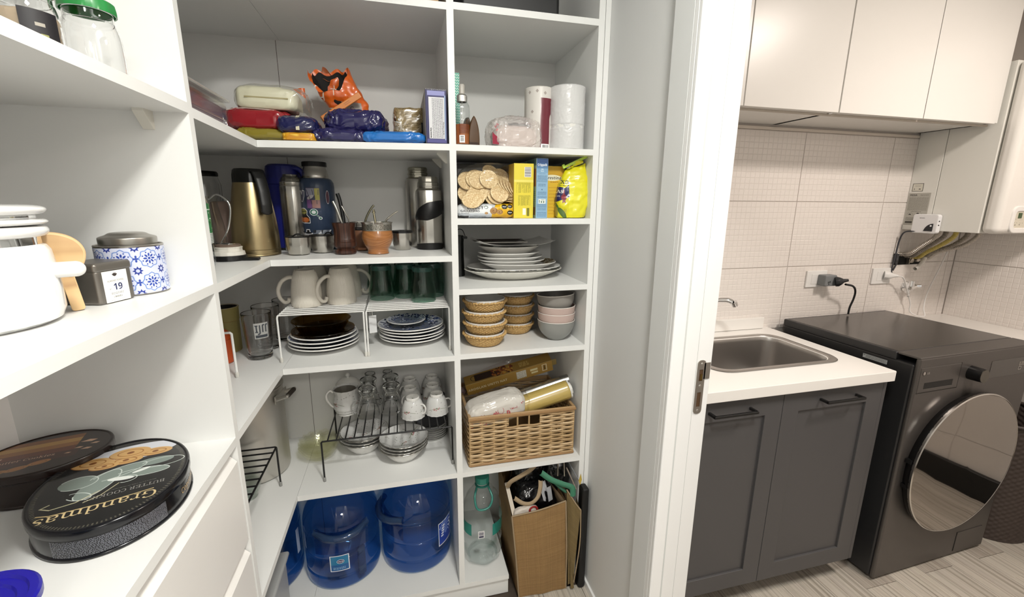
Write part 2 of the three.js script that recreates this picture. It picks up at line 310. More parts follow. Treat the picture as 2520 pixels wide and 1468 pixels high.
// ---------------------------------------------------------------- laundry: washer
const graphite = phys(new THREE.Color(0.105, 0.095, 0.088), 0.42, { metalness: 0.55 });
const charcoal = phys(new THREE.Color(0.02, 0.02, 0.021), 0.35);
{
  const w = thing('washing_machine', 'dark grey front-loading washing machine with a large round mirrored door', 'washing machine', [1.764, 0, -1.047], 0.035);
  const W = 0.66, H = 0.945, D = 0.555;
  part(w, 'casing', bx(0, 0.012, -D, W, H - 0.03, -0.016, 0.008), charcoal);
  part(w, 'front_panel', bx(0, 0.012, -0.016, W, H - 0.004, 0, 0.007), graphite);
  part(w, 'top_edge', bx(0.001, H - 0.008, -0.075, W - 0.001, H, -0.001, 0.003), graphite);
  part(w, 'top_plate', [bx(-0.002, H - 0.034, -D - 0.004, W + 0.002, H - 0.001, -0.076, 0.005)], charcoal);
  part(w, 'top_glass', bx(0.012, H - 0.004, -D + 0.012, W - 0.012, H, -0.08, 0.0015), phys(new THREE.Color(0.075, 0.068, 0.062), 0.22, { metalness: 0.5 }));
  for (const [x, z] of [[0.05, -0.05], [W - 0.05, -0.05], [0.05, -D + 0.05], [W - 0.05, -D + 0.05]]) part(w, 'foot', new THREE.CylinderGeometry(0.022, 0.024, 0.014, 16).translate(x, 0.007, z), blackPlastic);
  const cx = 0.325, cy = 0.489, R = 0.295;
  const dm = new THREE.Matrix4().makeRotationX(PI / 2).setPosition(cx, cy, 0);
  const ring = part(w, 'door', lathe([[0.20, 0], [R - 0.012, 0], [R - 0.004, 0.01], [R, 0.02], [R, 0.028]], 72).applyMatrix4(dm), phys(0x0c0c0d, 0.15));
  part(ring, 'chrome_rim', lathe([[R, 0.026], [R + 0.0005, 0.0335], [R - 0.003, 0.036], [R - 0.0045, 0.035]], 96).applyMatrix4(dm), std(new THREE.Color(0.62, 0.6, 0.57), 0.16, 1), 'polished metal rim of the door');
  part(ring, 'door_glass', lathe([[R - 0.004, 0.0348], [R - 0.05, 0.0375], [R - 0.12, 0.0405], [0, 0.042]], 96, 0).applyMatrix4(dm), std(new THREE.Color(0.40, 0.37, 0.34), 0.05, 1), 'smoked mirror glass');
  part(ring, 'hinge', bx(cx - R + 0.004, cy - 0.06, 0.002, cx - R + 0.02, cy - 0.045, 0.022), blackPlastic); part(ring, 'hinge', bx(cx - R - 0.002, cy + 0.045, 0.002, cx - R + 0.012, cy + 0.06, 0.022), blackPlastic);
  const fr = new THREE.Shape([V2(0.013, 0.812), V2(0.222, 0.812), V2(0.222, 0.905), V2(0.013, 0.905)]);
  const hole = new THREE.Path([V2(0.04, 0.822), V2(0.195, 0.822), V2(0.195, 0.848), V2(0.04, 0.848)]); fr.holes.push(hole);
  const dr = part(w, 'detergent_drawer', extrude(fr, 0.0016, 0.0012).translate(0, 0, -0.0012), graphite);
  part(dr, 'grip_recess', [bx(0.04, 0.822, 0.0, 0.195, 0.848, 0.0006)], std(0x050505, 0.5));
  part(dr, 'drawer_gap', [bx(0.0095, 0.8085, 0, 0.2255, 0.8098, 0.0008), bx(0.2245, 0.8085, 0, 0.2262, 0.9085, 0.0008)], darkGap);
  part(dr, 'logo', print(0.05, 0.016, 0.044, 0.886, 0.0034), phys(0xffffff, 0.5, { transparent: true, map: canvasTex(256, 80, (x) => { x.clearRect(0, 0, 256, 80); x.fillStyle = '#9a938c'; x.beginPath(); x.arc(44, 40, 30, 0, 7); x.fill(); text(x, 'LG', 150, 42, 56, { fill: '#9a938c' }); }) }));
  const kn = part(w, 'program_knob', new THREE.CylinderGeometry(0.0255, 0.027, 0.04, 48).rotateX(PI / 2).translate(0.288, 0.862, 0.02), std(0x08080a, 0.3));
  part(kn, 'knob_face', new THREE.CylinderGeometry(0.0245, 0.0245, 0.002, 48).rotateX(PI / 2).translate(0.288, 0.862, 0.0405), new THREE.MeshPhysicalMaterial({ color: 0x6a675f, metalness: 1, roughness: 0.22, anisotropy: 0.9 }));
  part(w, 'display', bx(0.40, 0.825, 0, 0.635, 0.895, 0.001, 0), phys(new THREE.Color(0.09, 0.082, 0.076), 0.25, { metalness: 0.4 }));
  part(w, 'control_icons', print(0.05, 0.045, 0.59, 0.86, 0.0016), phys(0xffffff, 0.5, { transparent: true, map: canvasTex(128, 120, (x) => { x.clearRect(0, 0, 128, 120); x.strokeStyle = '#cfc8bf'; x.lineWidth = 3; x.strokeRect(14, 70, 40, 30); smallprint(x, 10, 14, 110, 56, 12, '#a8a197', 4); }) }));
  part(w, 'filter_cover', [bx(0.465, 0.03, 0, 0.62, 0.12, 0.0022, 0.001)], graphite);
  part(w, 'filter_gap', bx(0.4625, 0.028, 0, 0.4645, 0.121, 0.0009), darkGap); part(w, 'filter_gap', bx(0.6205, 0.028, 0, 0.6225, 0.121, 0.0009), darkGap);
  part(w, 'rating_label', print(0.088, 0.016).rotateY(-PI / 2).translate(-0.0025, 0.893, -0.145), printed(352, 64, (x, a, b) => { x.fillStyle = '#b9bdbd'; x.fillRect(0, 0, a, b); x.fillStyle = '#222'; x.fillRect(8, 8, 26, 10); smallprint(x, 44, 6, 345, 58, 9, '#3a3a3a', 7); }));
}
// ---------------------------------------------------------------- sink cabinet, worktop, sink, tap
const greyPaint = phys(new THREE.Color(0.072, 0.070, 0.072), 0.42);
{
  const c = thing('sink_cabinet', 'dark grey base cabinet with two panelled doors under the white worktop', 'cabinet', [0, 0, 0]);
  const z0 = -1.083;
  part(c, 'carcass', [bx(0.76, 0.1, -1.6, 0.778, 0.862, z0 - 0.02), bx(1.648, 0.1, -1.6, 1.666, 0.862, z0 - 0.021), bx(0.76, 0.1, -1.6, 1.666, 0.118, z0 - 0.021), bx(0.76, 0.1, -1.62, 1.666, 0.862, -1.6)], greyPaint);
  part(c, 'end_trim', bx(1.667, 0.095, z0 - 0.06, 1.685, 0.86, z0 - 0.002, 0.003), greyPaint);
  part(c, 'plinth', [bx(0.76, 0, -1.18, 1.69, 0.1, -1.162)], std(0x5e5750, 0.6));
  for (const [x0, x1, hx] of [[0.775, 1.2245, 1.013], [1.229, 1.664, 1.463]]) {
    const y0 = 0.098, y1 = 0.848, f = 0.066, s = new THREE.Shape([V2(x0, y0), V2(x1, y0), V2(x1, y1), V2(x0, y1)]);
    s.holes.push(new THREE.Path([V2(x0 + f, y0 + f), V2(x1 - f, y0 + f), V2(x1 - f, y1 - f), V2(x0 + f, y1 - f)]));
    const d = part(c, 'door', extrude(s, 0.0165, 0.0012).translate(0, 0, z0 - 0.0185), greyPaint);
    part(d, 'inset_panel', bx(x0 + f - 0.004, y0 + f - 0.004, z0 - 0.018, x1 - f + 0.004, y1 - f + 0.004, z0 - 0.0085), greyPaint);
    part(d, 'handle', [bx(hx - 0.083, 0.811, z0 + 0.026, hx + 0.083, 0.8195, z0 + 0.034, 0.001), bx(hx - 0.083, 0.811, z0, hx - 0.075, 0.8195, z0 + 0.03), bx(hx + 0.075, 0.811, z0, hx + 0.083, 0.8195, z0 + 0.03)], std(0x131313, 0.45));
  }
  const x0 = 0.76, x1 = 1.682, zf = -1.062, zb = -1.634, s = new THREE.Shape([V2(x0, -zf), V2(x1 - 0.004, -zf), V2(x1, -zf + 0.004), V2(x1, -zb), V2(x0, -zb)]);
  const sx = 1.325, sz = -1.363, sw = 0.545, sd = 0.345;
  s.holes.push(new THREE.Path(rrect(sw - 0.03, sd - 0.03, 0.075, sx, -sz).getPoints(10)));
  const quartz = phys(new THREE.Color(0.83, 0.81, 0.775), 0.28, { bumpMap: grainBump, bumpScale: 0.0001 });
  const top = part(scene, 'worktop', extrude(s, 0.034, 0.0015).rotateX(-PI / 2).scale(1, 1, 1), quartz);
  { // extrude went up from y=0 with z mirrored: place it
    const p = top.geometry.attributes.position; top.position.y = 0.8635; void p;
  }
  top.userData = { label: 'white worktop with a steel sink let into it beside the washer', category: 'worktop' };
  part(top, 'upstand', bx(x0, 0.037, -1.634, 1.64, 0.09, -1.616, 0.002), quartz);
  // sink
  const k = thing('sink', 'brushed steel laundry sink set into the white worktop', 'sink', [sx, 0.9, sz]);
  const ringAt = (w, d, r, y, n = 10) => rrect(w, d, r).getPoints(n).map((p) => [p.x, y, p.y]);
  const rows = [[sw + 0.02, sd + 0.02, 0.085, 0.0006], [sw + 0.012, sd + 0.012, 0.083, 0.0035], [sw - 0.02, sd - 0.02, 0.075, 0.0032], [sw - 0.026, sd - 0.026, 0.073, 0.001], [sw - 0.034, sd - 0.034, 0.07, -0.004], [sw - 0.04, sd - 0.04, 0.07, -0.02], [sw - 0.06, sd - 0.06, 0.065, -0.16], [sw - 0.075, sd - 0.075, 0.055, -0.178], [sw - 0.12, sd - 0.12, 0.045, -0.186], [0.12, 0.1, 0.03, -0.189]].map((q) => ringAt(...q));
  const N = rows[0].length, P = [], I = [];
  rows.forEach((rw) => rw.forEach((p) => P.push(...p)));
  for (let j = 0; j < rows.length - 1; j++) for (let i = 0; i < N; i++) { const a = j * N + i, b = j * N + (i + 1) % N, c2 = a + N, d2 = b + N; I.push(a, b, c2, b, d2, c2); }
  const last = (rows.length - 1) * N; for (let i = 1; i < N - 1; i++) I.push(last, last + i, last + i + 1);
  const g = new THREE.BufferGeometry(); g.setAttribute('position', new THREE.Float32BufferAttribute(P, 3)); g.setIndex(I); g.computeVertexNormals();
  part(k, 'bowl', g, new THREE.MeshPhysicalMaterial({ color: new THREE.Color(0.47, 0.45, 0.43), metalness: 1, roughness: 0.33, side: THREE.DoubleSide }));
  part(k, 'drain', lathe([[0, -0.1875], [0.03, -0.1875], [0.034, -0.186], [0.036, -0.1885]], 32), chrome);
  const f = thing('tap', 'chrome kitchen tap at the back of the steel sink', 'tap', [1.18, 0.9, -1.583]);
  part(f, 'body', lathe([[0, 0], [0.026, 0], [0.026, 0.006], [0.02, 0.012], [0.019, 0.10], [0.016, 0.115], [0, 0.12]], 32), chrome);
  part(f, 'spout', [tube([[0, 0.09, 0.004], [0.03, 0.135, 0.04], [0.07, 0.178, 0.085], [0.105, 0.188, 0.118], [0.122, 0.182, 0.132]], 0.0105, 40, 14), new THREE.CylinderGeometry(0.0125, 0.0125, 0.02, 20).rotateZ(0.5).translate(0.127, 0.176, 0.137)], chrome);
  part(f, 'lever', [bx(-0.006, 0.122, -0.01, 0.006, 0.132, 0.07, 0.003)], chrome);
}
// ---------------------------------------------------------------- wall cabinet
{
  const c = thing('wall_cabinet', 'white wall cabinet with three flat doors above the tiled splashback', 'wall cabinet', [0, 0, 0]);
  const z = -1.345, y = 1.806, lacquer = phys(new THREE.Color(0.815, 0.80, 0.765), 0.3);
  part(c, 'carcass', [bx(0.76, y, -1.633, 0.778, 2.44, z - 0.02), bx(2.385, y, -1.633, 2.403, 2.44, z - 0.004), bx(0.76, y, -1.633, 2.403, y + 0.018, z - 0.02), bx(0.76, 2.42, -1.633, 2.403, 2.44, z - 0.02), bx(1.56, y, -1.633, 1.578, 2.44, z - 0.021)], lacquer);
  part(c, 'inside_shadow', bx(0.78, y + 0.02, -1.40, 2.383, 2.41, -1.395), std(0x8c867c, 0.9));
  for (const [a, b] of [[0.765, 1.1545], [1.1585, 1.568], [1.574, 1.985], [1.989, 2.383]]) part(c, 'door', bx(a, y - 0.004, z - 0.0195, b, 2.44, z, 0.0012), lacquer);
  part(c, 'light_strip', bx(0.765, y - 0.012, z - 0.032, 2.385, y - 0.0045, z - 0.022, 0.001), std(0xb8afa3, 0.5));
  part(c, 'door_bumper', bx(1.545, y - 0.008, z - 0.018, 1.549, y - 0.0045, z - 0.008), std(0xffffff, 0.4));
}
// ---------------------------------------------------------------- gas boiler on the wall
{
  const b = thing('boiler', 'white wall-hung gas boiler with a small control panel, pipes below it', 'boiler', [2.416, 1.357, -1.634]);
  const enamel = phys(new THREE.Color(0.80, 0.795, 0.745), 0.32), H = 0.685, D = 0.30;
  part(b, 'casing', bx(0.001, 0, 0.115, 0.40, H, D, 0.002), enamel);
  part(b, 'wall_frame', bx(0.0, 0, 0.0, 0.40, H, 0.113, 0.001), enamel);
  part(b, 'front_cover', bx(0, 0, D + 0.0012, 0.401, H, D + 0.06, 0.024), phys(new THREE.Color(0.82, 0.795, 0.75), 0.32));
  const s = rrect(0.155, 0.105, 0.03), o = rrect(0.128, 0.076, 0.02); s.holes.push(new THREE.Path(o.getPoints(8)));
  const p = part(b, 'control_panel', extrude(s, 0.004, 0.004).translate(0.145, 0.06, D + 0.058), phys(new THREE.Color(0.83, 0.81, 0.78), 0.3));
  part(p, 'panel_print', print(0.132, 0.08, 0.145, 0.06, D + 0.0612), printed(264, 160, (x, w, h) => { x.fillStyle = '#d3ccbb'; x.fillRect(0, 0, w, h); x.fillStyle = '#8d867a'; for (const [a, c] of [[30, 74], [24, 104], [50, 104], [84, 78], [104, 78], [92, 106], [120, 106], [70, 30], [110, 30]]) x.fillRect(a, c, 9, 4); x.fillStyle = '#5c564d'; x.beginPath(); x.arc(40, 124, 5, 0, 7); x.arc(92, 122, 5, 0, 7); x.fill(); }));
  part(p, 'display', bx(0.106, 0.066, D + 0.0612, 0.126, 0.088, D + 0.063), printed(64, 72, (x) => { x.fillStyle = '#2e4a1e'; x.fillRect(0, 0, 64, 72); text(x, '52', 32, 38, 46, { fill: '#9fb88a', weight: 'normal' }); }, 0.2));
  part(p, 'pressure_gauge', new THREE.CylinderGeometry(0.0215, 0.0215, 0.004, 32).rotateX(PI / 2).translate(0.187, 0.06, D + 0.063), printed(128, 128, (x) => { x.fillStyle = '#c9c4c4'; x.fillRect(0, 0, 128, 128); x.strokeStyle = '#77708a'; x.lineWidth = 6; x.beginPath(); x.arc(64, 64, 50, 0.6, 5.6); x.stroke(); x.fillStyle = '#222'; x.fillRect(48, 56, 34, 18); }, 0.15));
  part(b, 'warning_label', print(0.046, 0.037).rotateY(-PI / 2).translate(-0.0006, 0.2, 0.035), printed(138, 110, (x, w, h) => { x.fillStyle = '#d9d6c9'; x.fillRect(0, 0, w, h); x.strokeStyle = '#4a463f'; x.lineWidth = 6; x.strokeRect(3, 3, w - 6, h - 6); smallprint(x, 34, 34, 104, 42, 8, '#55524a', 2); x.fillStyle = '#5c5a55'; x.beginPath(); x.arc(96, 84, 13, PI, 0); x.fill(); x.fillRect(24, 68, 8, 20); }));
  part(b, 'rating_label', print(0.092, 0.152).rotateY(-PI / 2).translate(-0.0006, 0.098, 0.049), printed(276, 456, (x, w, h) => {
    x.fillStyle = '#b4b2a9'; x.fillRect(0, 0, w, h); text(x, 'PEISA', 62, 30, 34, { fill: '#2a2824' }); smallprint(x, 150, 24, 250, 40, 10, '#77746b', 4); smallprint(x, 16, 62, 262, 250, 9, '#7d7a71', 6);
    smallprint(x, 70, 262, 200, 268, 9, '#4b4842', 8); x.strokeStyle = '#77746b'; x.lineWidth = 3; x.beginPath(); x.arc(60, 306, 34, PI, 0); x.stroke(); x.fillStyle = '#3c3a36'; x.beginPath(); x.arc(60, 310, 17, PI, 0); x.fill(); x.beginPath(); x.arc(160, 296, 18, 0, 7); x.fill(); x.fillRect(140, 322, 46, 7); x.fillRect(206, 290, 8, 26); smallprint(x, 16, 346, 262, 386, 9, '#6d6a62', 9); x.fillStyle = '#4b4842'; x.fillRect(16, 400, 92, 28); x.fillRect(140, 406, 40, 18);
  }));
  // thermostat receiver stuck to the boiler's side
  const r = thing('thermostat_receiver', 'small white thermostat receiver with a black quarter-circle window on the boiler side', 'receiver', [2.416, 1.348, -1.525]);
  const q = new THREE.Shape(); q.moveTo(0, 0); q.lineTo(0.034, 0); q.lineTo(0.034, 0.034); q.quadraticCurveTo(0.008, 0.032, 0, 0);
  part(r, 'housing', extrude(rrect(0.098, 0.082, 0.009), 0.018, 0.003).translate(0, 0.041, 0).rotateY(-PI / 2).translate(-0.004, 0, 0), phys(new THREE.Color(0.84, 0.84, 0.85), 0.3));
  part(r, 'window', extrude(q, 0.0012, 0.0006).rotateY(-PI / 2).translate(-0.0255, 0.008, 0.002), phys(0x14161c, 0.1));
  part(r, 'indicator', new THREE.SphereGeometry(0.0042, 12, 8).scale(0.4, 1, 1).translate(-0.0272, 0.032, 0.0285), std(0xeeeeee, 0.4));
  part(r, 'buttons', [bx(-0.02, 0.034, 0.0515, -0.014, 0.0385, 0.0535), bx(-0.02, 0.052, 0.0515, -0.014, 0.0565, 0.0535)], blackPlastic);
  part(r, 'brand_print', print(0.022, 0.005).rotateY(-PI / 2).translate(-0.0253, 0.067, -0.013), printed(88, 20, (x) => { x.fillStyle = '#d8d8da'; x.fillRect(0, 0, 88, 20); smallprint(x, 2, 5, 86, 15, 12, '#77777a', 3, 0.8); }));
  single('receiver_cable', tube([[2.395, 1.352, -1.55], [2.39, 1.345, -1.6], [2.395, 1.30, -1.62], [2.392, 1.225, -1.622], [2.39, 1.16, -1.626], [2.40, 1.135, -1.628]], 0.0035, 40), std(0x34363c, 0.5), 'dark thin cable hanging from the receiver on the boiler side', 'cable');
}
// corrugated flexible pipe along points
function corrugated(pts, r, amp = 0.0016, pitch = 0.006) {
  const c = new THREE.CatmullRomCurve3(pts.map((p) => V3(...p))), n = Math.round(c.getLength() / pitch * 4), g = new THREE.TubeGeometry(c, n, r, 12);
  const p = g.attributes.position, m = g.attributes.normal; for (let i = 0; i < p.count; i++) { const k = amp * Math.sin(Math.floor(i / 13) * PI / 2); p.setXYZ(i, p.getX(i) + m.getX(i) * k, p.getY(i) + m.getY(i) * k, p.getZ(i) + m.getZ(i) * k); }
  g.computeVertexNormals(); return g;
}
{
  const st = std(new THREE.Color(0.50, 0.46, 0.41), 0.35, 0.85), yl = std(new THREE.Color(0.62, 0.5, 0.14), 0.45), dk = std(new THREE.Color(0.28, 0.25, 0.21), 0.45, 0.6);
  const P = [
    [2.452, -1.50, 2.43, 1.232, st, 'first corrugated steel pipe under the boiler, nearest the receiver'],
    [2.505, -1.50, 2.475, 1.222, dk, 'second corrugated pipe under the boiler, dark steel'],
    [2.555, -1.49, 2.52, 1.216, yl, 'yellow coated gas pipe curving from the boiler into the wall'],
    [2.60, -1.47, 2.555, 1.212, dk, 'fourth corrugated pipe under the boiler, dark, right of the yellow one'],
    [2.655, -1.46, 2.575, 1.204, st, 'rightmost corrugated steel pipe under the boiler'],
  ];
  P.forEach(([x, z, wx, wy, m, label]) => single('boiler_pipe', corrugated([[x, 1.357, z], [x - 0.002, 1.33, z - 0.005], [x - 0.02, 1.285, z - 0.04], [(x + wx) / 2 - 0.02, 1.245, -1.575], [wx + 0.01, wy + 0.003, -1.61], [wx, wy, -1.637]], 0.0095), m, label, 'pipe', [0, 0, 0], 0, undefined));
  single('drain_hose', corrugated([[2.56, 1.215, -1.6], [2.535, 1.19, -1.592], [2.51, 1.172, -1.588], [2.486, 1.162, -1.586]], 0.0085, 0.0016, 0.007), std(new THREE.Color(0.74, 0.7, 0.65), 0.4), 'short white ribbed drain hose end hanging below the pipes', 'hose');
  const o = thing('pipe_niche', 'dark rectangular opening in the tiles where the boiler pipes enter', 'wall opening', [0, 0, 0]);
  part(o, 'cavity', bx(2.4, 1.178, -1.638, 2.605, 1.236, -1.6335), std(0x0b0c08, 0.9));
  for (const vg of [bar([2.50, 1.2, -1.633], [2.50, 1.2, -1.612], 0.011, 12), bar([2.545, 1.205, -1.633], [2.545, 1.205, -1.615], 0.012, 12), bx(2.487, 1.183, -1.632, 2.494, 1.218, -1.618)]) part(o, 'valve', vg, std(new THREE.Color(0.65, 0.6, 0.53), 0.3, 1));
  part(o, 'wire_bundle', [tube([[2.408, 1.235, -1.632], [2.404, 1.205, -1.618], [2.41, 1.185, -1.622], [2.402, 1.15, -1.628]], 0.004, 20), bx(2.398, 1.185, -1.634, 2.414, 1.236, -1.618, 0.002)], std(0x3c3c3e, 0.6));
}
// ---------------------------------------------------------------- sockets, plugs, cords and the tap on the wall
{
  const white = phys(new THREE.Color(0.83, 0.82, 0.8), 0.35);
  const socket = (x, label) => { const t = thing('wall_socket', label, 'socket', [x, 1.125, -1.6352]); part(t, 'cover_plate', bx(-0.06, -0.04, 0, 0.06, 0.04, 0.009, 0.003), white); part(t, 'insert', bx(-0.032, -0.024, 0.0085, 0.032, 0.024, 0.0105, 0.001), white); return t; };
  socket(1.925, 'white wall socket holding the grey travel adaptor');
  socket(2.335, 'white wall socket holding the round white plug beside the chrome valve');
  const a = thing('plug_adaptor', 'grey square plug adaptor in the socket above the washer', 'adaptor', [1.962, 1.122, -1.6247]);
  part(a, 'block', bx(-0.034, -0.026, 0, 0.034, 0.026, 0.042, 0.005), std(new THREE.Color(0.2, 0.21, 0.215), 0.5));
  part(a, 'side_socket', [bx(-0.018, -0.012, 0.0415, -0.014, -0.003, 0.0426), bx(-0.009, -0.01, 0.0415, -0.005, -0.001, 0.0426), bx(-0.014, -0.019, 0.0415, -0.01, -0.013, 0.0426)], blackPlastic);
  const pl = thing('black_plug', 'black plug and cord running from the grey adaptor down behind the washer', 'plug', [1.985, 1.116, -1.582]);
  part(pl, 'plug_body', [lathe([[0, 0], [0.022, 0], [0.023, 0.012], [0.017, 0.024], [0.009, 0.034], [0.006, 0.052], [0, 0.053]], 24).rotateX(PI / 2 - 0.25).rotateY(0.9)], std(0x1b1c1e, 0.5));
  part(pl, 'cord', tube([[0.032, -0.008, 0.026], [0.075, -0.018, 0.03], [0.108, -0.045, 0.02], [0.122, -0.085, 0.008], [0.118, -0.13, 0], [0.121, -0.165, -0.004]], 0.0046, 48), std(0x1b1c1e, 0.5));
  const wp = thing('white_plug', 'round white plug with a white cord looping down beside the valve', 'plug', [2.345, 1.13, -1.6243]);
  part(wp, 'plug_body', lathe([[0, 0], [0.021, 0], [0.022, 0.014], [0.016, 0.026], [0.009, 0.04], [0.006, 0.055], [0, 0.056]], 24).rotateX(PI / 2).rotateY(0.8), white);
  part(wp, 'cord', tube([[0.038, 0, 0.036], [0.075, -0.012, 0.04], [0.13, -0.075, 0.03], [0.185, -0.15, 0.022], [0.2, -0.195, 0.018], [0.24, -0.218, 0.03], [0.285, -0.22, 0.035], [0.29, -0.18, 0.02], [0.31, -0.1, 0.01], [0.36, 0.02, 0.008], [0.385, 0.11, 0.012]], 0.0032, 90), white);
  const v = thing('angle_valve', 'chrome washing machine valve on the tiled wall with a plastic tag', 'valve', [2.515, 1.065, -1.635]);
  part(v, 'body', [bar([0, 0, 0], [0, 0, 0.035], 0.013, 20), bar([-0.02, -0.012, 0.03], [0.02, 0.004, 0.036], 0.0115, 20), lathe([[0, 0], [0.024, 0], [0.026, 0.005], [0.016, 0.009], [0, 0.01]], 28).rotateX(PI / 2), bar([0, 0.004, 0.03], [0, 0.032, 0.03], 0.014, 20)], chrome);
  part(v, 'handle', [bar([0.016, 0.004, 0.034], [0.034, 0.006, 0.05], 0.009, 16)], chrome);
  part(v, 'outlet', [bar([-0.012, -0.012, 0.034], [-0.012, -0.05, 0.034], 0.0065, 14), bar([-0.03, -0.018, 0.036], [-0.012, -0.012, 0.034], 0.014, 18)], chrome);
  part(v, 'tag', bx(-0.075, -0.016, 0.038, -0.03, 0.012, 0.0384).rotateZ(-0.3), phys(0xffffff, 0.1, { transmission: 0.75, thickness: 0 }));
  const l = thing('slim_cabinet', 'slim white low cabinet in the corner between washer and right wall', 'cabinet', [0, 0, 0]);
  part(l, 'top', bx(2.445, 0.872, -1.634, 2.829, 0.9, -1.12, 0.003), phys(new THREE.Color(0.8, 0.77, 0.73), 0.35));
  part(l, 'body', bx(2.46, 0.0, -1.63, 2.829, 0.871, -1.42), white); part(l, 'door', bx(2.462, 0.05, -1.419, 2.828, 0.865, -1.401, 0.002), white);
  const cd = poly([[-0.03, 0], [0.03, 0], [0.004, 0.05], [-0.002, 0.052]]);
  single('folded_card', extrude(cd, 0.001), std(0xe8e2da, 0.8), 'white folded card standing behind the washer', 'card', [2.232, 0.9, -1.632]);
}
// dark woven laundry basket in the corner
{
  const n = 64, g = sheet((u, v) => { const a = u * 2 * PI, y = 0.003 + v * 0.557, r = 0.165 + 0.02 * v + 0.0022 * Math.sin(u * 2 * PI * 34 + (Math.floor(v * 48) % 2 ? PI : 0)) * Math.sin(v * PI * 48) ** 2; return [r * Math.sin(a), y, r * Math.cos(a)]; }, 240, 150);
  const t = thing('laundry_basket', 'dark brown woven laundry basket on the floor right of the washer', 'basket', [2.632, 0, -1.205]);
  part(t, 'woven_side', g, std(new THREE.Color(0.055, 0.04, 0.034), 0.55));
  part(t, 'rim', new THREE.TorusGeometry(0.186, 0.008, 10, n).rotateX(PI / 2).translate(0, 0.56, 0), std(new THREE.Color(0.045, 0.033, 0.028), 0.5));
  part(t, 'base', new THREE.CylinderGeometry(0.164, 0.164, 0.006, 40).translate(0, 0.004, 0), std(new THREE.Color(0.05, 0.036, 0.03), 0.6));
}

// ---------------------------------------------------------------- left unit: jars, enamel pot, tins
const enamelWhite = phys(new THREE.Color(0.82, 0.82, 0.81), 0.12);
const tinSteel = std(new THREE.Color(0.42, 0.40, 0.37), 0.32, 1);
const thinGlass = (c = [0.93, 0.95, 0.93], r = 0.02) => phys(new THREE.Color(...c), r, { transmission: 1, thickness: 0 });
function jarGeo(r, h, neck) { // blown jar: outer and inner wall
  const o = spline([[r * 0.9, 0], [r, h * 0.05], [r, h * 0.45], [r * 0.97, h * 0.66], [neck * 1.06, h * 0.82], [neck, h * 0.86], [neck, h]], 30), t = 0.0018;
  return lathe([[0, 0.002], ...o, [neck - t, h], ...o.slice().reverse().map(([a, b]) => [a - t, Math.max(b, 0.004)]), [0, 0.004]], 40, 0);
}
{
  const j = thing('glass_jar', 'clear glass jar with a green lid at the front of the top shelf', 'jar', [-0.41, 1.645, -0.802]);
  part(j, 'jar_body', jarGeo(0.033, 0.084, 0.0275), glassClear);
  part(j, 'lid', lathe([[0, 0.0985], [0.0285, 0.0985], [0.0305, 0.097], [0.0315, 0.09], [0.0315, 0.083], [0.0295, 0.083], [0.0285, 0.094]], 40), phys(new THREE.Color(0.02, 0.22, 0.05), 0.2), 'green screw lid');
  const k = thing('glass_jar', 'glass jar with a black label and pale nuts, cut by the frame at top left', 'jar', [-0.438, 1.645, -0.728]);
  part(k, 'jar_body', jarGeo(0.032, 0.078, 0.027), glassClear);
  part(k, 'contents', noisy(lathe(spline([[0, 0.005], [0.027, 0.007], [0.0285, 0.03], [0.0275, 0.05], [0, 0.056]], 20), 40, 0), 0.002, 110, 3), std(new THREE.Color(0.55, 0.43, 0.29), 0.7), 'pale nuts');
  part(k, 'label', band(0.0326, 0.0326, 0.006, 0.052, 0.35, 1.5), printed(200, 160, (x) => { x.fillStyle = '#141116'; x.fillRect(0, 0, 200, 160); x.fillStyle = '#9b958a'; x.fillRect(70, 50, 50, 14); x.fillStyle = '#c9a86a'; x.fillRect(0, 140, 200, 20); x.fillStyle = '#8b8c54'; x.fillRect(90, 92, 40, 40); x.fillStyle = '#d8c48f'; x.fillRect(60, 112, 100, 12); }));
  part(k, 'lid', lathe([[0, 0.092], [0.029, 0.092], [0.0305, 0.089], [0.0305, 0.078], [0.0285, 0.078]], 36), phys(new THREE.Color(0.16, 0.07, 0.025), 0.35), 'brown lid');
  const q = thing('tall_jar', 'taller clear glass jar standing behind the labelled jar', 'jar', [-0.53, 1.645, -0.862]);
  part(q, 'jar_body', lathe([[0, 0.002], [0.036, 0.003], [0.038, 0.01], [0.038, 0.17], [0.0365, 0.172], [0.036, 0.168], [0.036, 0.012], [0.034, 0.006], [0, 0.005]], 40), glassClear);
  part(q, 'lid', lathe([[0, 0.184], [0.037, 0.184], [0.039, 0.181], [0.039, 0.165]], 36), std(0x8d8d88, 0.4));
}
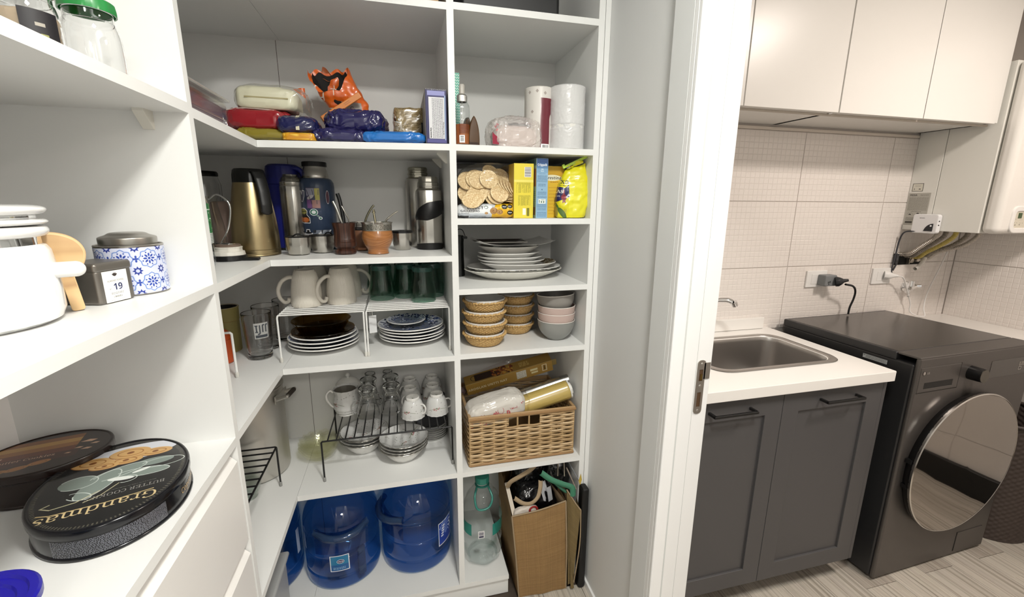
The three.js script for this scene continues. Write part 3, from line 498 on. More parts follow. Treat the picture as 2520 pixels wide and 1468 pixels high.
{
  const p = thing('enamel_pot', 'white enamel pot with a chrome band and stacked rims, stub handle and black knob', 'pot', [-0.53, 1.314, -0.675]);
  part(p, 'body', lathe([[0, 0.001], [0.074, 0.001], [0.083, 0.006], [0.088, 0.018], [0.088, 0.045], [0.0865, 0.075], [0.0845, 0.095], [0.081, 0.1015], [0.076, 0.104], [0.076, 0.1]], 64), enamelWhite);
  part(p, 'chrome_band', lathe([[0.0755, 0.099], [0.0775, 0.101], [0.0775, 0.113], [0.0755, 0.114]], 64), chrome, 'polished chrome band');
  part(p, 'upper_rim', lathe(spline([[0.074, 0.112], [0.083, 0.114], [0.0865, 0.119], [0.0855, 0.124], [0.081, 0.1265], [0.07, 0.1265]], 16), 64, 0), enamelWhite);
  part(p, 'lid_base', lathe(spline([[0.07, 0.1265], [0.083, 0.1285], [0.0875, 0.1315], [0.084, 0.1345], [0.076, 0.1355]], 14), 64, 0), enamelWhite);
  part(p, 'lid_band', lathe([[0.0765, 0.1345], [0.0775, 0.1365], [0.0775, 0.14], [0.0765, 0.1415]], 64), chrome);
  part(p, 'lid', lathe(spline([[0.076, 0.1405], [0.084, 0.142], [0.0878, 0.1465], [0.085, 0.1505], [0.07, 0.153], [0.03, 0.1535], [0.0001, 0.1535]], 24), 64, 0), enamelWhite);
  const a = Math.atan2(0.085, -0.028);
  part(p, 'stub_handle', [tube([[0.084 * Math.sin(a), 0.068, 0.084 * Math.cos(a)], [0.108 * Math.sin(a), 0.0685, 0.108 * Math.cos(a)]], 0.0105, 4, 24), new THREE.SphereGeometry(0.0105, 20, 12).scale(1, 1, 1).translate(0.106 * Math.sin(a), 0.0685, 0.106 * Math.cos(a))], enamelWhite);
  part(p, 'side_knob', new THREE.SphereGeometry(0.012, 20, 14).translate(0.055, 0.062, 0.0725), std(0x111114, 0.25), 'black knob');
  part(p, 'side_knob_stem', bar([0.048, 0.062, 0.064], [0.056, 0.062, 0.074], 0.007, 14), std(0x111114, 0.3));
}
{ // wooden spoon standing between pot and tins
  const wood = std(0xffffff, 0.6, 0, { map: canvasTex(128, 128, (x) => { x.fillStyle = '#cfae80'; x.fillRect(0, 0, 128, 128); const r = rng(5); for (let i = 0; i < 130; i++) { x.fillStyle = r() < 0.5 ? 'rgba(120,80,40,.12)' : 'rgba(240,205,150,.14)'; x.fillRect(0, r() * 128, 128, 1 + r() * 2); } }) });
  const t = thing('wooden_spoon', 'pale wooden spoon standing upright between the enamel pot and the tins', 'spoon', [-0.4745, 1.314, -0.752], 0.55);
  const s = new THREE.Shape(); s.moveTo(-0.002, 0.068); s.lineTo(-0.016, 0.124); s.bezierCurveTo(0.004, 0.128, 0.028, 0.118, 0.03, 0.096); s.bezierCurveTo(0.03, 0.08, 0.02, 0.066, 0.012, 0.064); s.closePath();
  part(t, 'spoon_head', extrude(s, 0.02, 0.003, 3).translate(0, 0, -0.012), wood);
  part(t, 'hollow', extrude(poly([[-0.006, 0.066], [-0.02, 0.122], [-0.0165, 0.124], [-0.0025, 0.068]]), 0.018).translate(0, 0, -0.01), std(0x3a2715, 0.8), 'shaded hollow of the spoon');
  const st = part(t, 'stem', extrude(rrect(0.0145, 0.074, 0.004), 0.006, 0.001).translate(0.012, 0.038, -0.003), wood); st.rotation.z = 0.1;
  t.scale.setScalar(0.9);
}
{
  const t = thing('square_tin', 'dark grey metal tin with a white label reading 19, beside the enamel pot', 'tin', [-0.474, 1.314, -0.822], -0.28);
  part(t, 'body', bx(-0.031, 0, -0.031, 0.031, 0.054, 0.031, 0.005), std(new THREE.Color(0.2, 0.185, 0.165), 0.38, 0.7));
  part(t, 'lid', bx(-0.0322, 0.05, -0.0322, 0.0322, 0.065, 0.0322, 0.005), std(new THREE.Color(0.2, 0.185, 0.165), 0.38, 0.7));
  part(t, 'label', print(0.042, 0.049).rotateY(PI / 2).translate(0.0313, 0.0262, 0.0005), printed(210, 245, (x, w, h) => {
    x.fillStyle = '#eceae4'; x.fillRect(0, 0, w, h); x.fillStyle = '#3a3230'; for (let i = -2; i <= 2; i++) { x.save(); x.translate(105, 44); x.rotate(i * 0.42); x.beginPath(); x.ellipse(0, -14, 5, 14, 0, 0, 7); x.fill(); x.restore(); }
    text(x, 'ALMOND TOFFEE', 105, 78, 18, { fill: '#555', weight: 'normal' }); text(x, '19', 118, 128, 72, { fill: '#1f2a58' }); text(x, 'N°', 52, 142, 16, { fill: '#777', weight: 'normal' });
    smallprint(x, 52, 172, 158, 190, 9, '#8b8985', 2); text(x, '( MOOD )', 105, 206, 17, { fill: '#444' }); smallprint(x, 40, 228, 170, 234, 6, '#aaa', 4);
  }));
  const b = thing('round_tin', 'white round tin with blue tile ornaments and a domed metal lid', 'tin', [-0.4615, 1.314, -0.899]);
  const deco = printed(1024, 256, (x, w, h) => {
    x.fillStyle = '#cfd4e8'; x.fillRect(0, 0, w, h); const B = '#2c47a0', L = '#6f8ccb';
    const rosette = (cx, cy, s) => { x.strokeStyle = L; x.lineWidth = 5; x.beginPath(); for (let i = 0; i <= 32; i++) { const a = i / 32 * 2 * PI, r = s * (1 + 0.09 * Math.cos(8 * a)); x.lineTo(cx + r * Math.cos(a), cy + r * Math.sin(a)); } x.stroke(); x.fillStyle = B; for (let i = 0; i < 8; i++) { const a = i / 8 * 2 * PI; x.beginPath(); x.ellipse(cx + s * 0.42 * Math.cos(a), cy + s * 0.42 * Math.sin(a), s * 0.2, s * 0.1, a, 0, 7); x.fill(); x.beginPath(); x.arc(cx + s * 0.72 * Math.cos(a + 0.39), cy + s * 0.72 * Math.sin(a + 0.39), s * 0.075, 0, 7); x.fill(); } x.beginPath(); x.arc(cx, cy, s * 0.14, 0, 7); x.fill(); };
    const star = (cx, cy, s) => { x.fillStyle = '#22358c'; x.beginPath(); for (let i = 0; i < 16; i++) { const r = i % 2 ? s * 0.58 : s, a = i / 16 * 2 * PI; x.lineTo(cx + r * Math.sin(a), cy - r * Math.cos(a)); } x.fill(); x.fillStyle = '#c3c9e6'; x.beginPath(); x.arc(cx, cy, s * 0.38, 0, 7); x.fill(); };
    for (let i = 0; i < 8; i++) { const o = i * 128; rosette(o + 32, 62, 48); rosette(o + 32, 194, 48); star(o + 96, 128, 26); star(o + 96, 0, 26); star(o + 96, 256, 26); for (const yy of [62, 194]) { x.fillStyle = B; for (const [dx, dy] of [[0, 0], [9, 0], [-9, 0], [0, 12], [0, -12]]) { x.beginPath(); x.ellipse(o + 96 + dx, yy + dy, 5, 7, dx ? 1.57 : 0, 0, 7); x.fill(); } } }
  }, 0.3);
  part(b, 'body', lathe([[0, 0.001], [0.046, 0.001], [0.047, 0.002], [0.047, 0.082], [0.0476, 0.084], [0.0462, 0.0855], [0.045, 0.084]], 56), tinSteel);
  part(b, 'ornament_print', band(0.0473, 0.0473, 0.003, 0.0815, -PI, PI, 64), deco);
  part(b, 'lid', lathe(spline([[0.0395, 0.083], [0.04, 0.095], [0.038, 0.098], [0.03, 0.101], [0.022, 0.105], [0.0001, 0.106]], 24), 56, 0), std(new THREE.Color(0.4, 0.385, 0.355), 0.34, 1), 'brushed metal lid');
  const k = thing('dark_tin', 'black tin with a green lid behind the square label tin', 'tin', [-0.582, 1.314, -0.87], 0.3);
  part(k, 'body', bx(-0.04, 0, -0.03, 0.04, 0.073, 0.03, 0.004), std(0x0d0f0e, 0.35));
  part(k, 'lid', bx(-0.0412, 0.0735, -0.0312, 0.0412, 0.094, 0.0312, 0.004), std(0x16210d, 0.3), 'dark green lid');
  part(k, 'lid_stripe', bx(-0.0414, 0.072, -0.0314, 0.0414, 0.0745, 0.0314, 0.001), std(0xb9b48a, 0.4));
}
{
  // oval biscuit tins: lid print is read from the far side
  function ovalTin(t, a, c, h, side, lidM) {
    const el = (k, y) => { const o = []; for (let i = 0; i <= 72; i++) { const q = i / 72 * 2 * PI; o.push([a * k * Math.cos(q), y, c * k * Math.sin(q)]); } return o; };
    const strip = (rows) => sheet((u, v) => { const i = Math.round(u * 72), j = Math.round(v * (rows.length - 1)); return rows[j][i]; }, 72, rows.length - 1);
    const b = part(t, 'body', strip([el(0.985, 0.001), el(1, 0.003), el(1, h - 0.014)]), side);
    part(t, 'bottom_seam', strip([el(1, 0.0005), el(1.018, 0.002), el(1.018, 0.005), el(1, 0.006)]), side);
    const l = part(t, 'lid', strip([el(1.0, h - 0.0135), el(1.022, h - 0.0125), el(1.024, h - 0.003), el(1.012, h), el(0.985, h + 0.0006), el(0.965, h - 0.0012)]), side);
    const disc = new THREE.Shape(); for (let i = 0; i <= 72; i++) { const q = i / 72 * 2 * PI; disc[i ? 'lineTo' : 'moveTo'](a * 0.966 * Math.cos(q), c * 0.966 * Math.sin(q)); }
    const g = new THREE.ShapeGeometry(disc, 4), u = g.attributes.uv, p = g.attributes.position; for (let i = 0; i < u.count; i++) u.setXY(i, 0.5 + p.getX(i) / (2 * a), 0.5 + p.getY(i) / (2 * c));
    part(l, 'lid_print', g.rotateX(-PI / 2).translate(0, h - 0.001, 0), lidM);
    return b;
  }
  const navy = phys(0x07080f, 0.16);
  const t = thing('oval_tin', 'dark navy oval biscuit tin with gold script, front tin on the lower left shelf', 'tin', [-0.472, 0.983, -0.765], 0.32);
  ovalTin(t, 0.097, 0.128, 0.049, navy, printed(640, 820, (x, w, h) => {
    x.fillStyle = '#0c0d10'; x.fillRect(0, 0, w, h); x.save(); x.translate(w / 2, h / 2);
    x.strokeStyle = '#4b483e'; x.lineWidth = 16; x.setLineDash([7, 9]); x.beginPath(); x.ellipse(0, 0, w * 0.462, h * 0.468, 0, 0, 7); x.stroke(); x.setLineDash([]);
    x.rotate(PI);   // the title is read from the wall side
    const line = (pts, c, lw) => { x.strokeStyle = c; x.lineWidth = lw; x.beginPath(); pts.forEach(([a, b], i) => x[i ? 'lineTo' : 'moveTo'](a, b)); x.stroke(); };
    text(x, 'Grandmas', 20, -248, 84, { fill: '#cdb789', font: 'serif', italic: true, weight: 'normal', sx: 1.1 }); line([[-190, -205], [0, -222], [200, -212], [250, -190]], '#bfa878', 7);
    text(x, 'BUTTER COOKIES', -70, -150, 38, { fill: '#8e8c86', font: 'serif', weight: 'normal' }); smallprint(x, -190, -118, 20, -112, 7, '#6a6862', 4);
    // silver dish and cups
    x.fillStyle = '#7d8a84'; for (const [a, b, c2, d, r] of [[-120, 0, 120, 40, 0.2], [60, -20, 60, 130, 0.5], [-10, 60, 120, 50, -0.3], [150, 40, 80, 60, 0.2], [-160, 90, 90, 40, 0.1]]) { x.beginPath(); x.ellipse(a, b, c2, d, r, 0, 7); x.fill(); }
    x.strokeStyle = '#c3ccc6'; x.lineWidth = 5; for (const [a, b, c2, d, r] of [[-120, 0, 120, 40, 0.2], [60, -20, 60, 130, 0.5], [-10, 60, 120, 50, -0.3], [150, 40, 80, 60, 0.2], [-200, 60, 100, 46, 0.1], [-60, -40, 40, 30, 0], [120, -100, 60, 30, 0.6]]) { x.beginPath(); x.ellipse(a, b, c2, d, r, 0.3, 5.4); x.stroke(); }
    x.fillStyle = '#dfe4e0'; x.beginPath(); x.ellipse(-30, -20, 60, 18, 0.3, 0, 7); x.fill(); x.beginPath(); x.ellipse(-110, 20, 40, 12, -0.3, 0, 7); x.fill(); line([[40, -90], [120, -150], [210, -160], [250, -130], [220, -110]], '#b9b291', 7); line([[-30, -60], [30, -140], [90, -170]], '#b9b291', 6);
    // white plate of biscuits
    x.fillStyle = '#cdd0d8'; x.beginPath(); x.ellipse(-20, 255, 235, 95, 0, 0, 7); x.fill();
    const cookie = (a, b, r, e) => { x.fillStyle = '#8a5a2c'; x.beginPath(); x.ellipse(a + 3, b - 5, r, r * e, 0.2, 0, 7); x.fill(); x.fillStyle = '#c99f63'; x.beginPath(); x.ellipse(a, b, r, r * e, 0.2, 0, 7); x.fill(); x.strokeStyle = '#96652f'; x.lineWidth = 6; x.beginPath(); x.ellipse(a, b, r * 0.62, r * e * 0.6, 0.2, 0, 7); x.stroke(); x.fillStyle = '#7a4a22'; x.beginPath(); x.ellipse(a, b, r * 0.18, r * 0.14, 0, 0, 7); x.fill(); };
    cookie(-150, 210, 84, 0.5); cookie(130, 230, 92, 0.55); cookie(-20, 180, 80, 0.5); cookie(-30, 260, 96, 0.6); cookie(70, 165, 66, 0.5);
    x.restore();
  }, 0.25, { clearcoat: 0.4, clearcoatRoughness: 0.1 }));
  // side print
  const arc = (a0, a1, y0, y1) => sheet((u, v) => { const q = a0 + (a1 - a0) * u; return [0.0975 * Math.cos(q), y0 + (y1 - y0) * v, 0.1285 * Math.sin(q)]; }, 28, 1);
  const clearInk = (w, h, d) => phys(0xffffff, 0.4, { transparent: true, map: canvasTex(w, h, (x) => { x.clearRect(0, 0, w, h); d(x); }) });
  part(t, 'small_print', arc(2.15, 0.72, 0.007, 0.033), clearInk(900, 200, (x) => smallprint(x, 10, 6, 890, 196, 11, '#8f9099', 12, 0.4)), 'grey rows of small print');
  part(t, 'gold_script', arc(0.42, -0.28, 0.006, 0.034), clearInk(440, 170, (x) => { text(x, 'Copenhagen', 215, 76, 76, { fill: '#c2a06a', font: 'serif', italic: true, weight: 'normal' }); x.strokeStyle = '#a8875a'; x.lineWidth = 5; x.beginPath(); x.moveTo(60, 136); x.lineTo(380, 126); x.stroke(); }), 'gold script');
  const u = thing('oval_tin', 'brown and gold oval biscuit tin behind the navy one at the left', 'tin', [-0.6215, 0.983, -0.862], 0.25);
  ovalTin(u, 0.088, 0.074, 0.059, phys(0x1a0b06, 0.25), printed(640, 540, (x, w, h) => {
    x.fillStyle = '#1d0d08'; x.fillRect(0, 0, w, h); x.save(); x.translate(w / 2, h / 2);
    const gr = [['#7a4a1c', 0], ['#a9803a', 40], ['#8b5a24', 80], ['#5e2a12', 120]]; gr.forEach(([c, o]) => { x.fillStyle = c; x.fillRect(-330, -200 + o * 1.4, 470, 62); });
    x.fillStyle = '#3a160c'; x.fillRect(-330, 30, 500, 90); text(x, '807', -250, 5, 60, { fill: '#d8b6a0' }); text(x, 'Butter Cookies', -80, 52, 40, { fill: '#c9a58c', font: 'serif', italic: true, weight: 'normal' });
    for (const [a, b] of [[-260, 160], [-170, 170], [-80, 160], [10, 130]]) { x.fillStyle = '#9c6a38'; x.beginPath(); x.ellipse(a, b, 52, 26, -0.2, 0, 7); x.fill(); x.strokeStyle = '#6e421d'; x.lineWidth = 4; x.beginPath(); x.ellipse(a, b, 32, 14, -0.2, 0, 7); x.stroke(); }
    x.fillStyle = '#c7a184'; for (const [a, b, s2] of [[190, -60, 44], [232, -10, 26], [160, 20, 24], [205, 52, 30], [120, 70, 18]]) { x.beginPath(); x.moveTo(a - s2, b); x.lineTo(a, b - s2 * 0.5); x.lineTo(a + s2, b - 4); x.lineTo(a + s2 * 0.4, b + s2 * 0.4); x.fill(); }
    x.restore();
  }, 0.3, { clearcoat: 0.4, clearcoatRoughness: 0.1 }));
  const bl = thing('plastic_tub', 'clear plastic tub with a bright blue lid at the lower left corner', 'food tub', [-0.466, 0.983, -0.498]);
  part(bl, 'tub_body', lathe([[0, 0.001], [0.05, 0.001], [0.056, 0.058], [0.054, 0.058], [0.049, 0.003], [0, 0.003]], 40), phys(new THREE.Color(0.8, 0.85, 0.87), 0.15, { transmission: 0.9, thickness: 0 }));
  part(bl, 'lid', lathe([[0.058, 0.056], [0.0605, 0.058], [0.0605, 0.066], [0.058, 0.068], [0.051, 0.068], [0.049, 0.0645], [0.041, 0.0645], [0.039, 0.0615], [0, 0.0615]], 48), phys(new THREE.Color(0.012, 0.008, 0.30), 0.28), 'bright blue lid');
}

// ---------------------------------------------------------------- second shelf: packets, tub, orange bag
const film = (c, r = 0.22, extra = {}) => phys(c, r, { clearcoat: 0.5, clearcoatRoughness: 0.12, ...extra });
{
  const b = thing('freezer_box', 'clear lidded plastic box with purple contents beside the left side panel', 'food box', [-0.425, 1.6406, -1.085]);
  part(b, 'box_body', bx(-0.055, 0.0008, -0.10, 0.055, 0.052, 0.10, 0.012), phys(new THREE.Color(0.86, 0.85, 0.84), 0.08, { transmission: 0.95, thickness: 0 }));
  part(b, 'lid', [bx(-0.06, 0.05, -0.105, 0.06, 0.056, 0.105, 0.0025), bx(-0.05, 0.055, -0.095, 0.05, 0.06, 0.095, 0.002)], phys(new THREE.Color(0.86, 0.86, 0.84), 0.2, { transmission: 0.8, thickness: 0 }));
  part(b, 'contents', noisy(bx(-0.048, 0.003, -0.092, 0.048, 0.042, 0.092, 0.01), 0.003, 60, 2), std(new THREE.Color(0.13, 0.06, 0.09), 0.8), 'greyish purple contents');
  const p = thing('purple_packet', 'small shiny dark purple packet behind the clear plastic box', 'packet', [-0.525, SY(-0.525, -1.6), -1.525]);
  part(p, 'packet_body', pouch(0.14, 0.10, 0.10, { crumple: 0.006, freq: 34, seed: 8 }), film(new THREE.Color(0.05, 0.008, 0.05)));
  part(p, 'pale_panel', sheet((u, v) => [-0.045 + 0.055 * u, 0.103 - 0.012 * u + 0.002 * Math.sin(v * 3), -0.02 + 0.04 * v], 8, 6), film(0xb9b4b0));
}
function packet(name, label, x, y, z, turn, w, h, d, mat, opt, parts) {
  const t = thing(name, label, 'food packet', [x, y, z], turn);
  part(t, 'packet_body', pouch(w, h, d, opt), mat);
  if (parts) parts(t);
  return t;
}
packet('folded_packet', 'olive yellow packet at the bottom of the left packet stack', -0.345, SY(-0.345 + 0.08, -1.455 - 0.07), -1.455, 0.05, 0.165, 0.034, 0.16, film(new THREE.Color(0.25, 0.20, 0.025)), { seed: 3, crumple: 0.006, freq: 44, nu: 120, nv: 60, e2: 0.35 });
packet('folded_packet', 'shiny red packet with white edge lines in the middle of the left stack', -0.364, SY(-0.364 + 0.08, -1.462 - 0.07) + 0.0305, -1.462, -0.04, 0.165, 0.054, 0.15, film(new THREE.Color(0.30, 0.015, 0.022)), { seed: 5, crumple: 0.0065, freq: 42, nu: 130, nv: 70, e1: 0.5, e2: 0.32 }, (t) => {
  part(t, 'white_line', tube([[-0.077, 0.046, 0.06], [-0.04, 0.0515, 0.064], [0.0, 0.051, 0.0645], [0.045, 0.0495, 0.064]], 0.0012, 24, 6), std(0xd9c9bf, 0.4));
});
packet('flour_packet', 'pale cream packet wrapped in clear film on top of the left stack', -0.344, SY(-0.344 + 0.08, -1.462 - 0.07) + 0.0830, -1.462, 0.02, 0.155, 0.062, 0.135, phys(new THREE.Color(0.74, 0.72, 0.56), 0.5), { seed: 9, crumple: 0.005, freq: 24, e1: 0.5, e2: 0.35 }, (t) => {
  part(t, 'clear_wrap', pouch(0.185, 0.066, 0.15, { seed: 10, crumple: 0.006, freq: 34, e1: 0.55, e2: 0.45 }).translate(0.012, -0.001, 0), thinGlass([0.97, 0.97, 0.95], 0.03));
  part(t, 'fold_shadow_flap', bx(-0.05, 0.026, 0.0665, 0.058, 0.030, 0.069, 0.001), std(new THREE.Color(0.42, 0.37, 0.2), 0.6));
});
packet('corn_packet', 'yellow corn packet under the small navy pouch', -0.26, SY(-0.26 + 0.08, -1.412 - 0.07), -1.412, 0, 0.088, 0.021, 0.11, film(0xffffff, 0.35, { map: canvasTex(256, 128, (x) => { x.fillStyle = '#c98a14'; x.fillRect(0, 0, 256, 128); const r = rng(3); for (let j = 0; j < 12; j++) for (let i = 0; i < 24; i++) { x.fillStyle = ['#e7b32a', '#f0c84a', '#d99c1c'][Math.floor(r() * 3)]; x.beginPath(); x.ellipse(i * 11 + 5, j * 11 + 5, 5, 4, 0, 0, 7); x.fill(); } }) }), { seed: 12, crumple: 0.0015, freq: 60, e1: 0.35, e2: 0.3 });
packet('navy_pouch', 'small rounded navy pouch with a white strip on the corn packet', -0.265, SY(-0.265 + 0.08, -1.415 - 0.07) + 0.0195, -1.415, 0.0, 0.108, 0.048, 0.115, film(new THREE.Color(0.012, 0.014, 0.075)), { seed: 14, crumple: 0.005, freq: 50, nu: 120, nv: 64, e1: 0.7, e2: 0.5 }, (t) => {
  part(t, 'white_strip', sheet((u, v) => [-0.002 + 0.009 * u + 0.008 * v * 0.4, 0.049 * (1 - 0.9 * Math.pow(v, 2.4)) + 0.0012, 0.008 + 0.0535 * Math.sin(v * 1.45)], 3, 14), std(0xcfc7ae, 0.5));
});
packet('navy_bag', 'crumpled navy bag lying flat at the shelf front under the bigger navy bag', -0.152, SY(-0.152 + 0.08, -1.432 - 0.07), -1.432, 0.03, 0.165, 0.038, 0.14, film(new THREE.Color(0.016, 0.014, 0.085), 0.16), { seed: 21, crumple: 0.011, freq: 44, nu: 150, nv: 80 });
packet('navy_bag', 'crumpled navy bag on top, with the orange bag rising behind it', -0.112, SY(-0.112 + 0.08, -1.462 - 0.07) + 0.0330, -1.462, -0.05, 0.165, 0.062, 0.14, film(new THREE.Color(0.016, 0.014, 0.085), 0.16), { seed: 27, crumple: 0.012, freq: 40, nu: 150, nv: 80 });
packet('light_blue_packet', 'bright blue flat packet at the shelf edge in front of the rice', -0.004, SY(-0.004 + 0.08, -1.405 - 0.07), -1.405, -0.10, 0.18, 0.032, 0.12, film(new THREE.Color(0.012, 0.16, 0.52)), { seed: 31, crumple: 0.0055, freq: 48, nu: 140, nv: 64, e1: 0.6, e2: 0.35 });
{ // rice bag
  const t = thing('rice_bag', 'small bag of brown rice with black and white print, leaning on the blue packet', 'food packet', [0.045, SY(0.1, -1.56), -1.515], 0.1);
  const m = film(0xffffff, 0.25, { map: canvasTex(512, 512, (x) => {
    x.fillStyle = '#8d7a55'; x.fillRect(0, 0, 512, 512); const r = rng(9); for (let i = 0; i < 5000; i++) { x.fillStyle = ['#a8936a', '#6e5c3c', '#bda77c', '#867150'][Math.floor(r() * 4)]; x.beginPath(); x.ellipse(r() * 512, r() * 512, 5, 2, r() * 3, 0, 7); x.fill(); }
    x.fillStyle = '#11131b'; x.fillRect(30, 210, 220, 130); x.fillRect(20, 330, 300, 60); x.fillStyle = '#d6d3cb'; x.fillRect(100, 200, 150, 44); x.fillRect(280, 190, 200, 20); smallprint(x, 110, 208, 240, 238, 12, '#333', 3); smallprint(x, 280, 220, 490, 300, 14, '#e2e0da', 5); x.fillStyle = '#27424a'; x.fillRect(20, 392, 260, 70); x.fillStyle = '#cfd4d2'; x.fillRect(30, 410, 120, 30); x.fillStyle = '#10121a'; x.fillRect(20, 455, 480, 40); x.fillStyle = '#1a1a1e'; for (let i = 0; i < 9; i++) x.fillRect(80 + i * 40, 120 + (i % 3) * 22, 30, 34); x.fillStyle = '#e4e2dc'; for (let i = 0; i < 12; i++) x.fillRect(60 + i * 36, 96 + (i % 4) * 20, 18, 24);
  }) });
  const g = sheet((u, v) => { const a = u * 2 * PI, f = 1 - 0.13 * Math.pow(v, 6), q = (c) => Math.sign(c) * Math.pow(Math.abs(c), 0.55), k = v > 0.94 ? (1 - v) / 0.06 : v < 0.05 ? 0.75 + v * 5 : 1; return [0.053 * f * q(Math.sin(a)) * k, 0.128 * v - (v > 0.94 ? 0.004 : 0) + 0.003 * Math.sin(a * 3), 0.035 * f * q(Math.cos(a)) * k]; }, 64, 40);
  part(t, 'packet_body', noisy(g, 0.0028, 60, 4), m);
}
{ // wafer box
  const t = thing('wafer_box', 'tall narrow navy and lilac box with a nutrition panel beside the divider', 'food box', [0.1145, Y1, -1.345], 0);
  const f = printed(200, 640, (x, w, h) => { x.fillStyle = '#221f52'; x.fillRect(0, 0, w, h); x.fillStyle = '#8d8fc4'; x.fillRect(16, 10, 168, 60); x.fillStyle = '#2b2a66'; x.fillRect(8, 64, 184, 12); x.fillStyle = '#4b4a86'; x.fillRect(8, 590, 184, 44); x.fillStyle = '#d9d9dc'; x.fillRect(28, 84, 150, 500); x.save(); x.translate(36, 576); x.rotate(-PI / 2); smallprint(x, 0, 4, 120, 14, 10, '#222', 2, 0.7); smallprint(x, 0, 26, 480, 134, 9, '#5a5a63', 6); text(x, 'Nutrition Facts', 62, 8, 17, { fill: '#111' }); text(x, 'NET WT 7.7 OZ (218 g)', 120, 130, 15, { fill: '#222' }); x.restore(); x.fillStyle = '#8fa7c9'; x.fillRect(180, 60, 10, 540); });
  const sideM = std(new THREE.Color(0.3, 0.285, 0.25), 0.5), navyM = film(0x17153d);
  part(t, 'carton', bx(-0.0305, 0, -0.30, 0.0305, 0.146, 0, 0.0012), navyM);
  part(t, 'front_print', print(0.059, 0.1435, 0, 0.073, 0.0004), f);
  part(t, 'picture_side', bx(-0.0312, 0.002, -0.298, -0.0306, 0.144, -0.002), sideM);
  const teeth = []; for (let i = 0; i < 14; i++) teeth.push(bx(-0.0295 + i * 0.0043, 0.146, -0.0022, -0.0272 + i * 0.0043, 0.1478, -0.0008)); part(t, 'torn_edge', teeth, navyM).userData.kind = 'stuff';
}
{ // big orange snack bag held by an orange clip
  const m = film(0xffffff, 0.3, { map: canvasTex(1024, 1024, (x, w, h) => {
    x.fillStyle = '#e0661f'; x.fillRect(0, 0, w, h); const r = rng(2); for (let i = 0; i < 60; i++) { x.fillStyle = 'rgba(160,50,10,.12)'; x.fillRect(r() * w, r() * h, 60 + r() * 200, 20 + r() * 60); }
    const sq = (a, b, s2, fill, rot = 0.12) => { x.save(); x.translate(a, b); x.rotate(rot); if (fill) { x.fillStyle = fill; x.fillRect(-s2 / 2, -s2 / 2, s2, s2); } x.strokeStyle = '#f3e3d6'; x.lineWidth = 12; x.strokeRect(-s2 / 2, -s2 / 2, s2, s2); x.restore(); };
    sq(190, 330, 110, null); sq(150, 460, 46, null); sq(130, 570, 120, '#0f0c0b'); sq(260, 590, 170, '#b02a34'); x.fillStyle = '#f3e3d6'; x.fillRect(240, 250, 14, 180); x.fillRect(330, 240, 100, 12); x.fillRect(374, 200, 12, 170);
    sq(250, 800, 96, '#0f0c0b', 0.05); sq(340, 800, 50, null, 0.1); text(x, 'Sabores', 520, 780, 70, { fill: '#f6e6da', italic: true, weight: 'normal', turn: 0.3 }); text(x, 'con', 640, 860, 44, { fill: '#f6e6da', italic: true, weight: 'normal', turn: 0.35 });
    x.fillStyle = '#a51d28'; x.beginPath(); x.moveTo(640, 700); x.lineTo(820, 700); x.lineTo(860, 860); x.closePath(); x.fill(); x.strokeStyle = '#f3e3d6'; x.lineWidth = 10; x.stroke();
    x.fillStyle = '#a9a19a'; x.fillRect(420, 440, 330, 250); x.strokeStyle = '#5d5751'; x.lineWidth = 10; for (const [a, b] of [[480, 520], [540, 610], [620, 520], [690, 600]]) { x.beginPath(); x.arc(a, b, 30, 0.6, 5.4); x.stroke(); }
  }) });
  const t = thing('orange_snack_bag', 'opened orange snack bag with white squares standing behind the navy bags', 'snack bag', [-0.155, SY(-0.08, -1.62), -1.565], 0.06);
  const skin = (k) => (u, v) => {
    const a = u * 2 * PI, lean = 0.042 - 0.085 * v + 0.02 * Math.sin(v * PI);
    const e = Math.exp(-Math.pow((v - 0.5) / 0.13, 2)), wv = 0.093 * (1 - v) + 0.056 * v - 0.018 * e, dv = 0.045 * (1 - v * 0.45) - 0.016 * e;
    const q = (c) => Math.sign(c) * Math.pow(Math.abs(c), 0.75), f = Math.cos(a), top = Math.pow(v, 5) * (-0.058 * Math.max(0, f) + 0.012 * Math.max(0, -f) + 0.014 * Math.max(0, Math.sin(a)) + 0.006 * Math.sin(a * 7 + 1));
    return [lean + k * wv * q(Math.sin(a)), 0.218 * v + top, k * dv * q(f) + Math.pow(v, 4) * 0.012];
  };
  const body = sheet(skin(1), 120, 80);
  { const uv = body.attributes.uv, p = body.attributes.position; for (let i = 0; i < uv.count; i++) uv.setXY(i, 0.5 + (p.getX(i)) / 0.22, p.getY(i) / 0.24); }
  part(t, 'bag_body', noisy(body, 0.0075, 24, 7), m);
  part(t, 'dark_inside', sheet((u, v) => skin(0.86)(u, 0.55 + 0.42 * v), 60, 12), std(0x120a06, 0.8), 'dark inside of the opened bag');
  part(t, 'torn_corner', sheet((u, v) => [-0.112 - 0.035 * u * (1 - 0.2 * v), 0.158 + 0.012 * u + (v - 0.5) * 0.03 * (1 - u), 0.004 * Math.sin(u * 5) + 0.004], 8, 6), m);
  part(t, 'opened_flap', sheet((u, v) => [-0.07 + 0.04 * u + 0.012 * v, 0.205 + 0.038 * v * (1 - u * 0.8) + 0.004 * Math.sin(u * 7), -0.012 - 0.008 * Math.sin(v * 3)], 10, 8), film(0xa65a34, 0.4));
  part(t, 'clear_window', noisy(sheet((u, v) => [0.03 + 0.075 * u - 0.02 * v, 0.055 + 0.055 * v + 0.018 * Math.sin(u * 3) * (1 - v), 0.03 + 0.004 * Math.sin(u * 9 + v * 7)], 20, 14), 0.002, 90, 3), thinGlass([0.95, 0.95, 0.94], 0.04));
